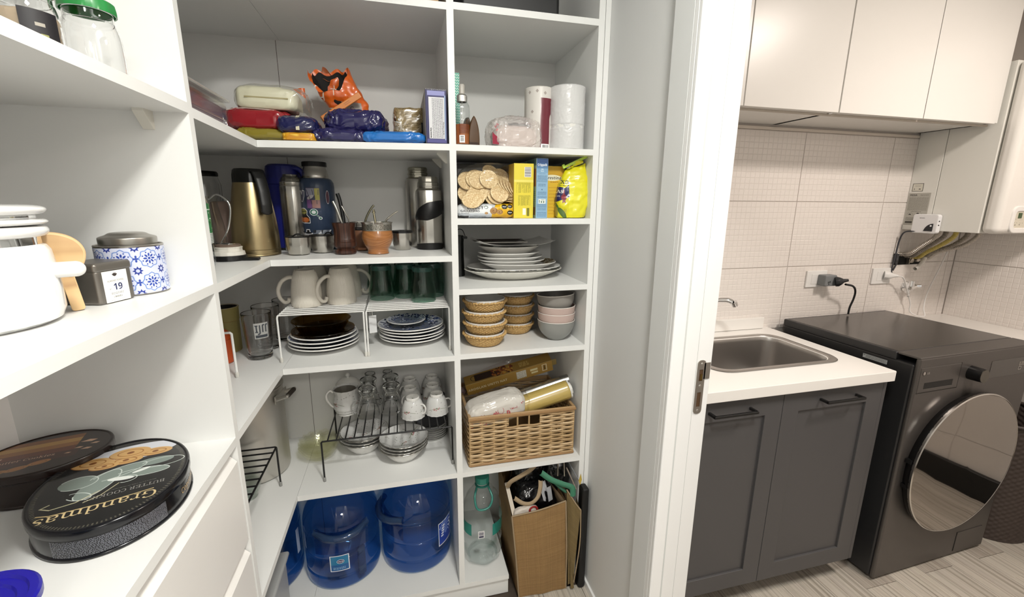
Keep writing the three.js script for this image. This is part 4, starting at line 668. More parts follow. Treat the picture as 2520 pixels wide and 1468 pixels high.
  const c = thing('bag_clip', 'long orange plastic clip set slantwise across the orange bag', 'bag clip', [-0.158, 1.7545, -1.5], 0.06);
  const cm = phys(new THREE.Color(0.66, 0.21, 0.03), 0.3);
  const jaw = part(c, 'front_jaw', bx(-0.068, -0.009, 0, 0.068, 0.009, 0.006, 0.002), cm); jaw.rotation.z = 0.6;
  const jb = part(c, 'back_jaw', bx(-0.068, -0.008, -0.09, 0.068, 0.008, -0.084, 0.002), cm); jb.rotation.z = 0.6;
  const hg = part(c, 'hinge', bx(-0.071, -0.009, -0.09, -0.064, 0.009, 0.006, 0.003), std(new THREE.Color(0.3, 0.1, 0.01), 0.35)); hg.rotation.z = 0.6;
  const rib = part(c, 'moulded_marks', [bx(-0.03, -0.006, 0.006, -0.008, -0.0045, 0.0065), bx(-0.028, -0.002, 0.006, -0.01, -0.0005, 0.0065), bx(0.01, 0.002, 0.006, 0.03, 0.0035, 0.0065), bx(0.012, -0.003, 0.006, 0.032, -0.0015, 0.0065)], std(new THREE.Color(0.42, 0.12, 0.01), 0.4)); rib.rotation.z = 0.6; rib.userData.kind = 'stuff';
}
// ---------------------------------------------------------------- right column, second shelf
{
  const t = thing('spray_bottle', 'clear pump spray bottle half full of amber liquid beside the divider', 'spray bottle', [0.1925, Y1, -1.368]);
  part(t, 'bottle_body', lathe([[0, 0.001], [0.021, 0.001], [0.0228, 0.004], [0.0228, 0.10], [0.0215, 0.112], [0.017, 0.12], [0.0115, 0.123], [0.0115, 0.13]], 40), thinGlass([0.9, 0.92, 0.92], 0.05));
  part(t, 'liquid', lathe([[0, 0.003], [0.0215, 0.003], [0.0217, 0.058], [0, 0.058]], 32), phys(new THREE.Color(0.60, 0.17, 0.03), 0.1, { transmission: 0.35, thickness: 0.02, attenuationColor: new THREE.Color(0.8, 0.25, 0.05), attenuationDistance: 0.02 }), 'amber liquid');
  part(t, 'collar', lathe([[0.0125, 0.121], [0.0155, 0.122], [0.0155, 0.138], [0.012, 0.142], [0.006, 0.143]], 32), steel, 'brushed metal collar');
  part(t, 'pump', lathe([[0.006, 0.142], [0.0085, 0.144], [0.0085, 0.166], [0.007, 0.17], [0, 0.171]], 28), phys(0xd8d4cc, 0.3, { transmission: 0.4, thickness: 0 }));
  part(t, 'dip_tube', bar([0.002, 0.01, 0], [0, 0.125, 0], 0.0018, 8), std(0xd9d9d4, 0.4));
  part(t, 'barcode_label', band(0.0231, 0.0231, 0.006, 0.027, -0.55, 0.15, 10), printed(96, 128, (x) => { x.fillStyle = '#fff'; x.fillRect(0, 0, 96, 128); x.save(); x.translate(80, 14); x.rotate(PI / 2); barcode(x, 0, 0, 96, 60, 3); x.restore(); }));
  part(t, 'dark_print', band(0.0231, 0.0231, 0.03, 0.06, -0.6, 0.9, 14), phys(0xffffff, 0.4, { transparent: true, map: canvasTex(200, 128, (x) => { x.clearRect(0, 0, 200, 128); smallprint(x, 4, 6, 196, 122, 13, '#5e1d08', 4); }) }));
  const z = thing('patterned_carton', 'teal and white zigzag carton behind the spray bottle', 'carton', [0.187, Y1, -1.47]);
  part(z, 'carton', bx(-0.013, 0, -0.05, 0.013, 0.228, 0, 0.001), printed(64, 512, (x) => { x.fillStyle = '#bfe0d4'; x.fillRect(0, 0, 64, 512); x.strokeStyle = '#4fae97'; x.lineWidth = 6; for (let j = 0; j < 30; j++) { x.beginPath(); for (let i = 0; i <= 8; i++) x.lineTo(i * 8, j * 18 + (i % 2) * 10); x.stroke(); } }));
  const amber = phys(new THREE.Color(0.07, 0.028, 0.004), 0.12);
  const s = new THREE.Shape(); s.moveTo(-0.0135, 0); s.bezierCurveTo(-0.014, 0.03, -0.011, 0.06, 0, 0.077); s.bezierCurveTo(0.011, 0.06, 0.0145, 0.03, 0.0135, 0); s.closePath();
  const lb = thing('leaf_bottle', 'pointed dark amber leaf-shaped bottle on the shelf edge', 'bottle', [0.2255, Y1, -1.362]);
  part(lb, 'bottle_body', extrude(s, 0.012, 0.003, 3).translate(0, 0.003, -0.006), amber);
  part(lb, 'base_band', bx(-0.015, 0, -0.009, 0.015, 0.011, 0.009, 0.002), std(0x3a1c08, 0.3));
  copy(lb, 'second pointed amber bottle, nearly hidden behind the spray bottle', [0.2105, Y1, -1.392], 0.5);
}
{
  const g = pouch(0.17, 0.095, 0.13, { crumple: 0.009, freq: 55, seed: 41, e1: 0.55, e2: 0.5, nu: 170, nv: 100 });
  const t = thing('bread_bag', 'crumpled clear plastic bag with dark red print, half hiding the paper towel', 'plastic bag', [0.366, Y1, -1.432], 0.02);
  part(t, 'bag_skin', g, phys(new THREE.Color(0.93, 0.9, 0.88), 0.1, { transmission: 0.72, thickness: 0, clearcoat: 1, clearcoatRoughness: 0.05 }));
  part(t, 'contents', pouch(0.14, 0.072, 0.105, { crumple: 0.005, freq: 30, seed: 43 }), std(new THREE.Color(0.72, 0.62, 0.58), 0.8), 'pale bread');
  part(t, 'red_print', [noisy(sheet((u, v) => [-0.03 + 0.075 * u + 0.02 * v, 0.074 + 0.018 * u * v, 0.05 - 0.09 * v], 14, 14), 0.004, 60, 5)], film(new THREE.Color(0.2, 0.02, 0.04)));
  part(t, 'red_side_print', [noisy(sheet((u, v) => [-0.084 + 0.022 * u, 0.008 + 0.035 * v * (1 - 0.5 * u), 0.056 - 0.01 * u + 0.012], 8, 8), 0.002, 60, 5)], film(new THREE.Color(0.32, 0.02, 0.05)));
  part(t, 'brand_print', print(0.03, 0.03, -0.072, 0.056, 0.066), phys(0xffffff, 0.4, { transparent: true, map: canvasTex(128, 128, (x) => { x.clearRect(0, 0, 128, 128); text(x, 'Arg', 64, 40, 40, { fill: '#a51d35', turn: -1.0 }); text(x, 'oz', 70, 92, 34, { fill: '#c23', turn: -1.0 }); }) }));
}
{
  const t = thing('paper_towel_roll', 'paper towel roll in a wine-red and white wrapper behind the plain roll', 'paper roll', [0.452, Y1, -1.437]);
  part(t, 'paper', lathe([[0.018, 0.178], [0.018, 0.002], [0.045, 0], [0.0465, 0.002], [0.0465, 0.186], [0.044, 0.189], [0.02, 0.188], [0.018, 0.18]], 48), std(0xd4d0c8, 0.9));
  part(t, 'wrapper', band(0.0472, 0.0472, 0.002, 0.186, -1.3, 1.5, 40), printed(512, 640, (x, w, h) => {
    x.fillStyle = '#d9d5cf'; x.fillRect(0, 0, w, h); x.fillStyle = '#6d2230'; x.fillRect(205, 110, 260, 530); x.fillStyle = '#d9d5cf'; x.beginPath(); x.moveTo(330, 640); x.lineTo(330, 330); x.quadraticCurveTo(335, 250, 400, 240); x.lineTo(512, 240); x.lineTo(512, 640); x.fill(); x.fillStyle = '#fff'; x.fillRect(215, 586, 120, 60); barcode(x, 232, 596, 90, 44, 8);
    x.fillStyle = '#a99f98'; for (const [a, b] of [[60, 50], [160, 40], [260, 60], [380, 40], [100, 250], [60, 420], [450, 70]]) { x.save(); x.translate(a, b); x.rotate(0.8); x.fillRect(-14, -14, 28, 28); x.restore(); }
  }, 0.35, { clearcoat: 0.5, clearcoatRoughness: 0.1 }));
  const w = thing('plain_paper_roll', 'plain white paper roll wrapped in film at the shelf front', 'paper roll', [0.536, Y1, -1.402]);
  part(w, 'paper', noisy(lathe([[0.017, 0.18], [0.017, 0.002], [0.053, 0.001], [0.0555, 0.003], [0.0555, 0.06], [0.0548, 0.064], [0.0555, 0.069], [0.0555, 0.12], [0.0555, 0.183], [0.053, 0.186], [0.02, 0.185], [0.017, 0.18]], 64, 0), 0.0008, 60, 2), std(0xe2e1dc, 0.85));
  part(w, 'film_wrap', crumpled(sheet((u, v) => { const q = u * 2 * PI, r = v > 0.93 ? 0.0568 - 0.03 * (v - 0.93) / 0.07 : 0.0566 + (Math.abs(v - 0.34) < 0.03 ? -0.0012 : 0); return [r * Math.sin(q), 0.002 + 0.19 * Math.min(1, v / 0.95), r * Math.cos(q)]; }, 140, 110), 0.0014, 75, 5), phys(new THREE.Color(0.86, 0.86, 0.86), 0.3, { transmission: 0.35, thickness: 0 }));
}
// top compartment: dark case and carton seen only by their lower edge
{
  const t = thing('black_case', 'black case on the topmost right shelf, only its lower edge in view', 'case', [0.345, 2.012, -1.52]);
  part(t, 'case_body', bx(-0.15, 0.004, -0.14, 0.15, 0.16, 0.14, 0.012), std(0x09090a, 0.45));
  part(t, 'base_rim', bx(-0.153, 0.001, -0.143, 0.153, 0.012, 0.143, 0.004), std(0x121213, 0.5));
  part(t, 'latch', [bx(-0.03, 0.05, 0.14, 0.03, 0.09, 0.146, 0.003)], std(0x1a1a1b, 0.35));
  const c = thing('kraft_carton', 'brown carton on the topmost shelf left of the divider, just peeking in', 'carton', [0.05, 2.009, -1.47]);
  part(c, 'carton', bx(-0.08, 0, -0.12, 0.08, 0.14, 0.12, 0.002), std(new THREE.Color(0.45, 0.29, 0.15), 0.8));
  part(c, 'tape', bx(-0.012, 0.02, 0.12, 0.012, 0.1402, 0.1206), std(new THREE.Color(0.55, 0.38, 0.18), 0.35));
}

// ---------------------------------------------------------------- third shelf: thermoses, mates
const brushed = new THREE.MeshPhysicalMaterial({ color: new THREE.Color(0.55, 0.53, 0.49), metalness: 1, roughness: 0.27, anisotropy: 0.6, side: THREE.DoubleSide });
{
  const t = thing('water_bottle', 'large clear plastic water bottle with a green label, half hidden by the side panel', 'water bottle', [-0.505, Y2, -1.212]);
  part(t, 'bottle_body', lathe(spline([[0, 0.004], [0.045, 0.001], [0.055, 0.012], [0.056, 0.05], [0.0545, 0.06], [0.056, 0.07], [0.056, 0.14], [0.053, 0.165], [0.035, 0.215], [0.018, 0.245], [0.015, 0.262]], 40), 48, 0), thinGlass([0.86, 0.9, 0.92], 0.08));
  part(t, 'green_label', band(0.0565, 0.0565, 0.085, 0.155, -0.6, 2.4, 30), printed(512, 140, (x) => { x.fillStyle = '#2f7f4c'; x.fillRect(0, 0, 512, 140); x.fillStyle = '#d9e6dc'; x.fillRect(0, 26, 512, 5); for (let i = 0; i < 5; i++) text(x, 'ECO', 50 + i * 100, 15, 20, { fill: '#123a20' }); const r = rng(3); for (let i = 0; i < 60; i++) { x.fillStyle = ['#1d5a34', '#63a876', '#e6efe8'][i % 3]; x.fillRect(r() * 512, 40 + r() * 90, 6 + r() * 26, 4 + r() * 8); } }, 0.3));
  part(t, 'small_print', band(0.0563, 0.0563, 0.06, 0.085, -0.6, 2.4, 30), printed(512, 60, (x) => { x.fillStyle = '#cfd6d2'; x.fillRect(0, 0, 512, 60); smallprint(x, 4, 6, 508, 56, 9, '#6d7672', 4); }, 0.3));
  part(t, 'cap', lathe([[0.016, 0.25], [0.0165, 0.272], [0.013, 0.275], [0, 0.275]], 28), std(0x1e4a34, 0.4));
}
{ // glass jars at the very back of the corner
  const t = thing('clamp_jar', 'tall clear glass jar with a dark metal clamp lid in the back corner', 'jar', [-0.60, Y2, -1.60]);
  part(t, 'jar_body', lathe([[0, 0.002], [0.05, 0.003], [0.052, 0.01], [0.052, 0.21], [0.045, 0.235], [0.043, 0.235], [0.049, 0.208], [0.049, 0.01], [0, 0.007]], 40), glassClear);
  part(t, 'lid', lathe([[0, 0.252], [0.044, 0.251], [0.047, 0.246], [0.047, 0.237], [0.043, 0.236]], 36), std(0x2a2826, 0.35, 0.8));
  part(t, 'clasp', new THREE.SphereGeometry(0.005, 12, 8).translate(0.004, 0.228, 0.052), steel);
  const c = thing('clay_jar', 'pinkish clay jar with a dark base behind the golden vacuum jug', 'jar', [-0.535, Y2, -1.575]);
  part(c, 'jar_body', lathe(spline([[0.03, 0.03], [0.038, 0.04], [0.042, 0.09], [0.04, 0.15], [0.03, 0.16]], 20), 36, 0), std(new THREE.Color(0.34, 0.24, 0.2), 0.6));
  part(c, 'base', lathe([[0, 0.001], [0.037, 0.001], [0.037, 0.03], [0.03, 0.031]], 32), std(0x141110, 0.5));
  const k = thing('handled_carafe', 'clear glass carafe with a slim steel wire handle in the corner', 'carafe', [-0.548, Y2, -1.44]);
  part(k, 'carafe_body', lathe(spline([[0, 0.003], [0.042, 0.002], [0.05, 0.012], [0.05, 0.08], [0.04, 0.15], [0.043, 0.175]], 30), 40, 0), thinGlass([0.9, 0.9, 0.88], 0.03));
  part(k, 'wire_handle', tube([[0.03, 0.165, 0.025], [0.06, 0.178, 0.045], [0.088, 0.15, 0.05], [0.078, 0.09, 0.048], [0.05, 0.04, 0.04]], 0.0026, 48), chrome, 'slim steel handle');
}
{
  const t = thing('vacuum_jug', 'golden metal vacuum jug with a black lid and black handle', 'vacuum jug', [-0.43, Y2, -1.482]);
  const gold = std(new THREE.Color(0.40, 0.315, 0.175), 0.3, 1);
  part(t, 'body', lathe(spline([[0, 0.001], [0.058, 0.001], [0.064, 0.006], [0.0645, 0.02], [0.0632, 0.07], [0.0585, 0.125], [0.051, 0.175], [0.044, 0.214], [0.042, 0.216]], 48), 72, 0), gold);
  part(t, 'base_seam', lathe([[0.0642, 0.0185], [0.065, 0.0192], [0.065, 0.0202], [0.0642, 0.021]], 64), std(new THREE.Color(0.22, 0.17, 0.09), 0.4, 1));
  part(t, 'lid', lathe([[0.0425, 0.213], [0.0445, 0.214], [0.0435, 0.236], [0.041, 0.249], [0.037, 0.2535], [0, 0.254]], 56), std(0x070707, 0.3));
  const a = 0.72, P = (r, y) => [r * Math.sin(a), y, r * Math.cos(a)];
  const rail = sheet((u, v) => { // broad strap handle: flat section swept along a curve
    const c = [[0.038, 0.246], [0.052, 0.244], [0.066, 0.225], [0.078, 0.19], [0.084, 0.15], [0.083, 0.122]]; const f = u * (c.length - 1), i = Math.min(c.length - 2, Math.floor(f)), k = f - i; const r = c[i][0] * (1 - k) + c[i + 1][0] * k, y = c[i][1] * (1 - k) + c[i + 1][1] * k;
    const q = v * 2 * PI, w = 0.0165 * (u > 0.93 ? Math.sqrt(Math.max(0, 1 - Math.pow((u - 0.93) / 0.07, 2))) : 1), h = 0.0075;
    const s = Math.cos(q) * w, o = Math.sin(q) * h; return [(r + o) * Math.sin(a) + s * Math.cos(a), y, (r + o) * Math.cos(a) - s * Math.sin(a)];
  }, 60, 24);
  part(t, 'handle', rail, std(0x0c0c0c, 0.45), 'broad black handle'); void P;
  const d = thing('jug_stopper', 'black round stopper with cream steps and a tab, lying before the golden jug', 'stopper', [-0.468, Y2, -1.362]);
  part(d, 'base', lathe([[0, 0.0005], [0.044, 0.0005], [0.045, 0.002], [0.044, 0.014], [0.038, 0.0155], [0, 0.0155]], 48), std(0x090909, 0.4));
  part(d, 'tab', bx(0.03, 0.001, 0.01, 0.082, 0.0085, 0.028, 0.003), std(0x090909, 0.4));
  const cream = std(new THREE.Color(0.74, 0.71, 0.64), 0.4);
  part(d, 'lower_step', lathe([[0.0405, 0.015], [0.039, 0.0245], [0.034, 0.0255]], 44), cream); part(d, 'upper_step', lathe([[0.034, 0.025], [0.0335, 0.034], [0.0345, 0.0345], [0.0345, 0.037], [0.03, 0.038]], 44), cream);
  part(d, 'brown_ring', lathe([[0.0305, 0.0375], [0.031, 0.043], [0.027, 0.0445], [0, 0.0445]], 40), std(new THREE.Color(0.17, 0.12, 0.09), 0.5)); part(d, 'metal_disc', lathe([[0, 0.048], [0.016, 0.0478], [0.018, 0.0465], [0.018, 0.0445]], 32), chrome);
}
{
  const t = thing('blue_thermos', 'deep blue plastic thermos jug behind the slim steel thermos', 'thermos', [-0.375, Y2, -1.652]);
  const bl = phys(new THREE.Color(0.012, 0.016, 0.16), 0.35);
  part(t, 'body', lathe(spline([[0, 0.012], [0.05, 0.012], [0.054, 0.016], [0.055, 0.1], [0.054, 0.2], [0.0535, 0.215]], 24), 56, 0), bl);
  part(t, 'cup_lid', lathe([[0.0545, 0.216], [0.0535, 0.262], [0.051, 0.274], [0.043, 0.28], [0, 0.281]], 56), bl);
  part(t, 'base', lathe([[0, 0.001], [0.053, 0.001], [0.054, 0.006], [0.054, 0.0125]], 48), std(0x08090c, 0.5));
  part(t, 'handle', tube([[0.03, 0.268, 0.03], [0.058, 0.262, 0.03], [0.072, 0.225, 0.03], [0.062, 0.19, 0.03]], 0.008, 32, 12), bl);
  const s = thing('slim_thermos', 'slim brushed steel thermos standing before the blue one', 'thermos', [-0.343, Y2, -1.60]);
  part(s, 'body', lathe([[0, 0.001], [0.033, 0.001], [0.035, 0.004], [0.0352, 0.207], [0.0335, 0.2115]], 56), brushed);
  part(s, 'neck_ring', lathe([[0.0337, 0.211], [0.0341, 0.212], [0.0341, 0.222], [0.032, 0.224]], 48), brushed);
  part(s, 'stopper', lathe([[0.032, 0.2235], [0.03, 0.232], [0.026, 0.238], [0.022, 0.24], [0.0215, 0.246], [0, 0.2465]], 48), std(new THREE.Color(0.3, 0.29, 0.25), 0.35, 1));
  const cupProfile = (r, h) => [[0, 0.001], [r * 0.66, 0.001], [r * 0.8, 0.004], [r * 0.91, 0.016], [r * 0.98, h * 0.6], [r, h], [r - 0.0015, h], [r * 0.96, h * 0.6], [r * 0.88, 0.016], [0, 0.006]];
  const c = thing('steel_cup', 'small steel thermos cup with a black strap, standing before the slim thermos', 'cup', [-0.307, Y2, -1.457]);
  part(c, 'cup_body', lathe(cupProfile(0.0365, 0.056), 48), brushed); part(c, 'rim_gasket', lathe([[0.0372, 0.0545], [0.0372, 0.0575], [0.0355, 0.058], [0.035, 0.056]], 48), blackPlastic); part(c, 'strap', tube([[-0.012, 0.057, 0.022], [0, 0.0645, 0.022], [0.014, 0.064, 0.022], [0.022, 0.0575, 0.02]], 0.002, 20), blackPlastic);
  const n = thing('sticker_thermos', 'navy wide thermos covered in stickers with a steel neck and black cap', 'thermos', [-0.272, Y2, -1.63]);
  part(n, 'body', lathe([[0, 0.001], [0.056, 0.001], [0.0575, 0.004], [0.0575, 0.208], [0.056, 0.222], [0.05, 0.233], [0.041, 0.2375]], 64, 0.5), phys(new THREE.Color(0.027, 0.045, 0.088), 0.35));
  part(n, 'steel_neck', lathe(spline([[0.0415, 0.236], [0.0425, 0.243], [0.0405, 0.255], [0.036, 0.266], [0.0345, 0.275]], 20), 48, 0), brushed);
  part(n, 'cap', lathe([[0.0335, 0.274], [0.0385, 0.275], [0.0385, 0.288], [0.037, 0.2895], [0, 0.29]], 48), std(0x0b0a0a, 0.5));
  const st = (name, y0, y1, a0, a1, draw, w = 160, h = 200) => part(n, name, band(0.0579, 0.0579, y0, y1, a0, a1, 12), phys(0xffffff, 0.35, { transparent: true, map: canvasTex(w, h, (x) => { x.clearRect(0, 0, w, h); draw(x, w, h); }) }));
  const outline = (x, f) => { x.lineJoin = 'round'; x.beginPath(); f(); x.lineWidth = 16; x.strokeStyle = '#d8d8dc'; x.stroke(); };
  const fig = (x, f, fill) => { outline(x, f); x.beginPath(); f(); x.fillStyle = fill; x.fill(); };
  st('sticker', 0.157, 0.212, -1.18, -0.48, (x) => { fig(x, () => { x.moveTo(20, 185); x.lineTo(34, 90); x.lineTo(40, 30); x.arc(58, 28, 18, PI, 0); x.lineTo(80, 80); x.lineTo(104, 110); x.lineTo(120, 60); x.lineTo(146, 66); x.lineTo(140, 120); x.lineTo(110, 182); x.closePath(); }, '#3b3d58'); x.strokeStyle = '#b9bad0'; x.lineWidth = 5; for (const a of [44, 58, 72]) { x.beginPath(); x.moveTo(a, 84); x.lineTo(a - 4, 180); x.stroke(); } });
  st('sticker', 0.138, 0.206, -0.44, 0.34, (x, w, h) => { x.fillStyle = '#3d3f58'; x.fillRect(0, 0, w, h); x.fillStyle = '#8f8fa0'; x.fillRect(6, 8, 90, 70); x.fillStyle = '#a79f45'; x.fillRect(100, 8, 54, 120); x.fillStyle = '#b9b4b4'; x.beginPath(); x.ellipse(50, 92, 40, 16, -0.4, 0, 7); x.fill(); x.fillStyle = '#6d4a78'; x.fillRect(8, 114, 56, 80); x.fillStyle = '#97706a'; x.fillRect(66, 118, 88, 76); x.strokeStyle = '#2b2b3a'; x.lineWidth = 6; for (let i = 0; i < 7; i++) { x.beginPath(); x.moveTo(10 + i * 22, 20 + (i % 3) * 50); x.lineTo(30 + i * 18, 70 + (i % 3) * 44); x.stroke(); } });
  st('sticker', 0.088, 0.142, -0.98, -0.26, (x) => { fig(x, () => { x.moveTo(16, 184); x.lineTo(20, 90); x.lineTo(16, 40); x.quadraticCurveTo(70, -16, 112, 46); x.lineTo(106, 90); x.lineTo(142, 130); x.lineTo(144, 184); x.closePath(); }, '#1b1512'); x.fillStyle = '#7c7a38'; x.beginPath(); x.ellipse(66, 50, 44, 32, 0, 0, 7); x.fill(); x.fillStyle = '#14110d'; x.fillRect(40, 44, 60, 8); x.fillStyle = '#b0602c'; x.beginPath(); x.ellipse(88, 150, 50, 30, 0, 0, 7); x.fill(); });
  st('sticker', 0.1, 0.142, -0.34, 0.42, (x) => { fig(x, () => { x.arc(56, 66, 40, 0, 7); }, '#2b6a55'); outline(x, () => { x.moveTo(84, 100); x.lineTo(124, 144); }); x.strokeStyle = '#2b6a55'; x.lineWidth = 12; x.beginPath(); x.moveTo(84, 100); x.lineTo(124, 144); x.stroke(); fig(x, () => x.arc(128, 150, 13, 0, 7), '#2b6a55'); x.fillStyle = '#d9dcdc'; x.beginPath(); x.arc(56, 66, 25, 0, 7); x.fill(); }, 160, 180);
  st('sticker', 0.022, 0.072, -0.8, -0.2, (x) => { fig(x, () => { x.moveTo(36, 190); x.lineTo(44, 90); x.lineTo(8, 66); x.lineTo(44, 50); x.lineTo(56, 12); x.lineTo(104, 12); x.lineTo(114, 50); x.lineTo(150, 62); x.lineTo(116, 92); x.lineTo(126, 190); x.closePath(); }, '#a9a9ae'); x.fillStyle = '#15161a'; x.beginPath(); x.ellipse(80, 52, 60, 12, 0, 0, 7); x.fill(); x.fillRect(60, 16, 40, 34); for (const a of [56, 76, 96]) x.fillRect(a, 100, 9, 84); x.fillRect(60, 84, 44, 30); });
  st('sticker', 0.022, 0.068, -0.18, 0.85, (x, w, h) => { x.fillStyle = '#6f7683'; x.fillRect(0, 0, w, h); const r = rng(6); for (let i = 0; i < 50; i++) { x.fillStyle = ['#c9ccd2', '#252830', '#9aa0aa', '#e1e2e4'][i % 4]; x.beginPath(); x.ellipse(r() * w, r() * h, 6 + r() * 14, 8 + r() * 22, r(), 0, 7); x.fill(); } }, 240, 140);
  st('sticker', 0.15, 0.2, 0.62, 0.9, (x) => { fig(x, () => { x.ellipse(80, 100, 56, 80, 0, 0, 7); }, '#5b3b48'); });
  copy(c, 'small steel cup with a black rim under the sticker thermos', [-0.247, Y2, -1.505], 0.9);
}
{ // mates with their straws
  const straw = (t, pts, m = steel, r = 0.0032) => part(t, 'straw', tube(pts, r, 32, 10), m);
  const darkWood = std(0xffffff, 0.42, 0, { map: canvasTex(256, 256, (x) => { x.fillStyle = '#351d14'; x.fillRect(0, 0, 256, 256); const r = rng(4); for (let i = 0; i < 160; i++) { x.fillStyle = r() < 0.5 ? 'rgba(25,10,5,.2)' : 'rgba(120,70,45,.16)'; x.fillRect(r() * 256, 0, 1 + r() * 3, 256); } }) });
  const d = thing('dark_mate', 'dark turned wood mate gourd cup with metal straws, on the shelf edge', 'mate cup', [-0.172, Y2, -1.456]);
  part(d, 'cup_body', lathe([[0, 0.001], [0.03, 0.001], [0.0325, 0.005], [0.0325, 0.011], [0.028, 0.0155], [0.0265, 0.017], [0.0285, 0.02], [0.0335, 0.025], [0.0345, 0.032], [0.034, 0.038], [0.0325, 0.039], [0.0335, 0.041], [0.0335, 0.047], [0.0325, 0.049], [0.0312, 0.066], [0.0318, 0.08], [0.0345, 0.093], [0.0345, 0.097], [0.031, 0.097], [0.028, 0.08], [0.027, 0.03], [0, 0.025]], 48, 0.5), darkWood);
  straw(d, [[0.0, 0.06, 0.0], [-0.006, 0.1, 0.004], [-0.016, 0.137, 0.006], [-0.026, 0.162, 0.004]], steel, 0.0042); straw(d, [[0.008, 0.07, 0], [0.016, 0.104, 0.002], [0.006, 0.13, 0.004], [-0.002, 0.148, 0.002]], std(new THREE.Color(0.4, 0.38, 0.34), 0.3, 1), 0.0022);
  part(d, 'black_straw', [tube([[0.0, 0.07, -0.006], [-0.002, 0.12, -0.008], [-0.008, 0.165, -0.01], [-0.0135, 0.186, -0.01]], 0.0058, 24, 12)], blackPlastic, 'thick black straw');
  const b = thing('brown_mate', 'brown mate cup with a metal rim, behind the two front mates', 'mate cup', [-0.13, Y2, -1.555]);
  part(b, 'cup_body', lathe(spline([[0, 0.002], [0.024, 0.002], [0.025, 0.012], [0.031, 0.03], [0.034, 0.05], [0.0315, 0.072], [0.0325, 0.08]], 30), 44, 0), std(new THREE.Color(0.19, 0.085, 0.045), 0.45));
  part(b, 'metal_rim', lathe([[0.0322, 0.079], [0.034, 0.08], [0.0345, 0.092], [0.036, 0.0955], [0.032, 0.0955], [0.031, 0.08]], 44), brushed); part(b, 'dark_band', lathe([[0.0325, 0.069], [0.034, 0.071], [0.034, 0.079], [0.0325, 0.08]], 44), std(0x120b08, 0.5));
  part(b, 'base_tag', bx(-0.012, 0.003, 0.022, 0.014, 0.012, 0.029, 0.002), std(new THREE.Color(0.35, 0.15, 0.07), 0.5));
  part(b, 'straw', tube([[0, 0.05, 0], [0.018, 0.105, 0.004], [0.034, 0.135, 0.006], [0.046, 0.15, 0.006]], 0.0036, 24, 10), std(new THREE.Color(0.33, 0.31, 0.22), 0.3, 1));
  const tan = printed(512, 256, (x) => { x.fillStyle = '#a26a3a'; x.fillRect(0, 0, 512, 256); const r = rng(7); for (let k = 0; k < 26; k++) { x.strokeStyle = k % 2 ? 'rgba(120,60,22,.35)' : 'rgba(215,150,90,.3)'; x.lineWidth = 2 + r() * 3; x.beginPath(); for (let i = 0; i <= 40; i++) { const q = i / 40 * 512; x.lineTo(q, k * 11 + 18 * Math.sin(q / 40 + k * 0.25) + 60 * Math.exp(-Math.pow((q - 256) / 50, 2))); } x.stroke(); } x.fillStyle = '#6d3416'; x.beginPath(); x.ellipse(256, 110, 10, 6, 0, 0, 7); x.fill(); }, 0.3, { clearcoat: 0.5 });
  const l = thing('light_mate', 'honey-coloured wooden mate cup with an engraved silver rim and straws', 'mate cup', [-0.073, Y2, -1.447]);
  part(l, 'cup_body', lathe(spline([[0, 0.001], [0.0305, 0.001], [0.0315, 0.006], [0.0325, 0.016], [0.0395, 0.028], [0.0465, 0.046], [0.0475, 0.056], [0.0445, 0.074]], 36), 56, 0), tan);
  part(l, 'silver_rim', lathe([[0.0435, 0.0725], [0.0455, 0.0735], [0.0455, 0.094], [0.048, 0.098], [0.048, 0.0995], [0.044, 0.0995], [0.0425, 0.08]], 56), std(new THREE.Color(0.62, 0.6, 0.56), 0.24, 1), 'engraved silver rim');
  part(l, 'engraving', band(0.0458, 0.0458, 0.075, 0.0935, -1.3, 1.3, 30), std(0xffffff, 0.3, 0.9, { map: canvasTex(420, 60, (x) => { x.fillStyle = '#a9a59c'; x.fillRect(0, 0, 420, 60); x.strokeStyle = '#4e4a42'; x.lineWidth = 3; for (let i = 0; i < 9; i++) { x.beginPath(); x.ellipse(24 + i * 46, 30, i % 2 ? 20 : 12, 22, 0, 0, 7); x.stroke(); x.beginPath(); x.moveTo(24 + i * 46, 8); x.bezierCurveTo(40 + i * 46, 20, 8 + i * 46, 40, 24 + i * 46, 52); x.stroke(); } }) }));
  part(l, 'yerba', lathe([[0, 0.07], [0.0425, 0.07]], 32), std(0x2a2415, 0.9));
  straw(l, [[-0.002, 0.06, 0.004], [-0.004, 0.1, 0.002], [-0.007, 0.128, 0]], std(new THREE.Color(0.42, 0.38, 0.26), 0.3, 1), 0.0033);
  part(l, 'straw_tip', [lathe([[0, 0.128], [0.0058, 0.1285], [0.0058, 0.131], [0.003, 0.132], [0.0035, 0.138], [0, 0.1385]], 16).translate(-0.007, 0, 0)], std(new THREE.Color(0.42, 0.38, 0.26), 0.3, 1));
  straw(l, [[0.014, 0.07, -0.006], [0.026, 0.1, -0.006], [0.045, 0.119, -0.006], [0.066, 0.133, -0.006]], std(new THREE.Color(0.45, 0.42, 0.36), 0.3, 1), 0.0027);
  const c = thing('steel_cup', 'steel cup with a thick black rim left of the right-hand thermoses', 'cup', [0.0035, Y2, -1.553]);
  part(c, 'cup_body', lathe([[0, 0.001], [0.024, 0.001], [0.027, 0.004], [0.032, 0.02], [0.0345, 0.04], [0.035, 0.06], [0.033, 0.06], [0, 0.05]], 48), brushed); part(c, 'rim', lathe([[0.035, 0.058], [0.0362, 0.059], [0.0362, 0.065], [0.034, 0.066], [0.031, 0.0655], [0, 0.062]], 48), blackPlastic, 'black rim'); part(c, 'rim_lug', bx(-0.006, 0.0655, 0.028, 0.006, 0.068, 0.036, 0.001), blackPlastic);
}
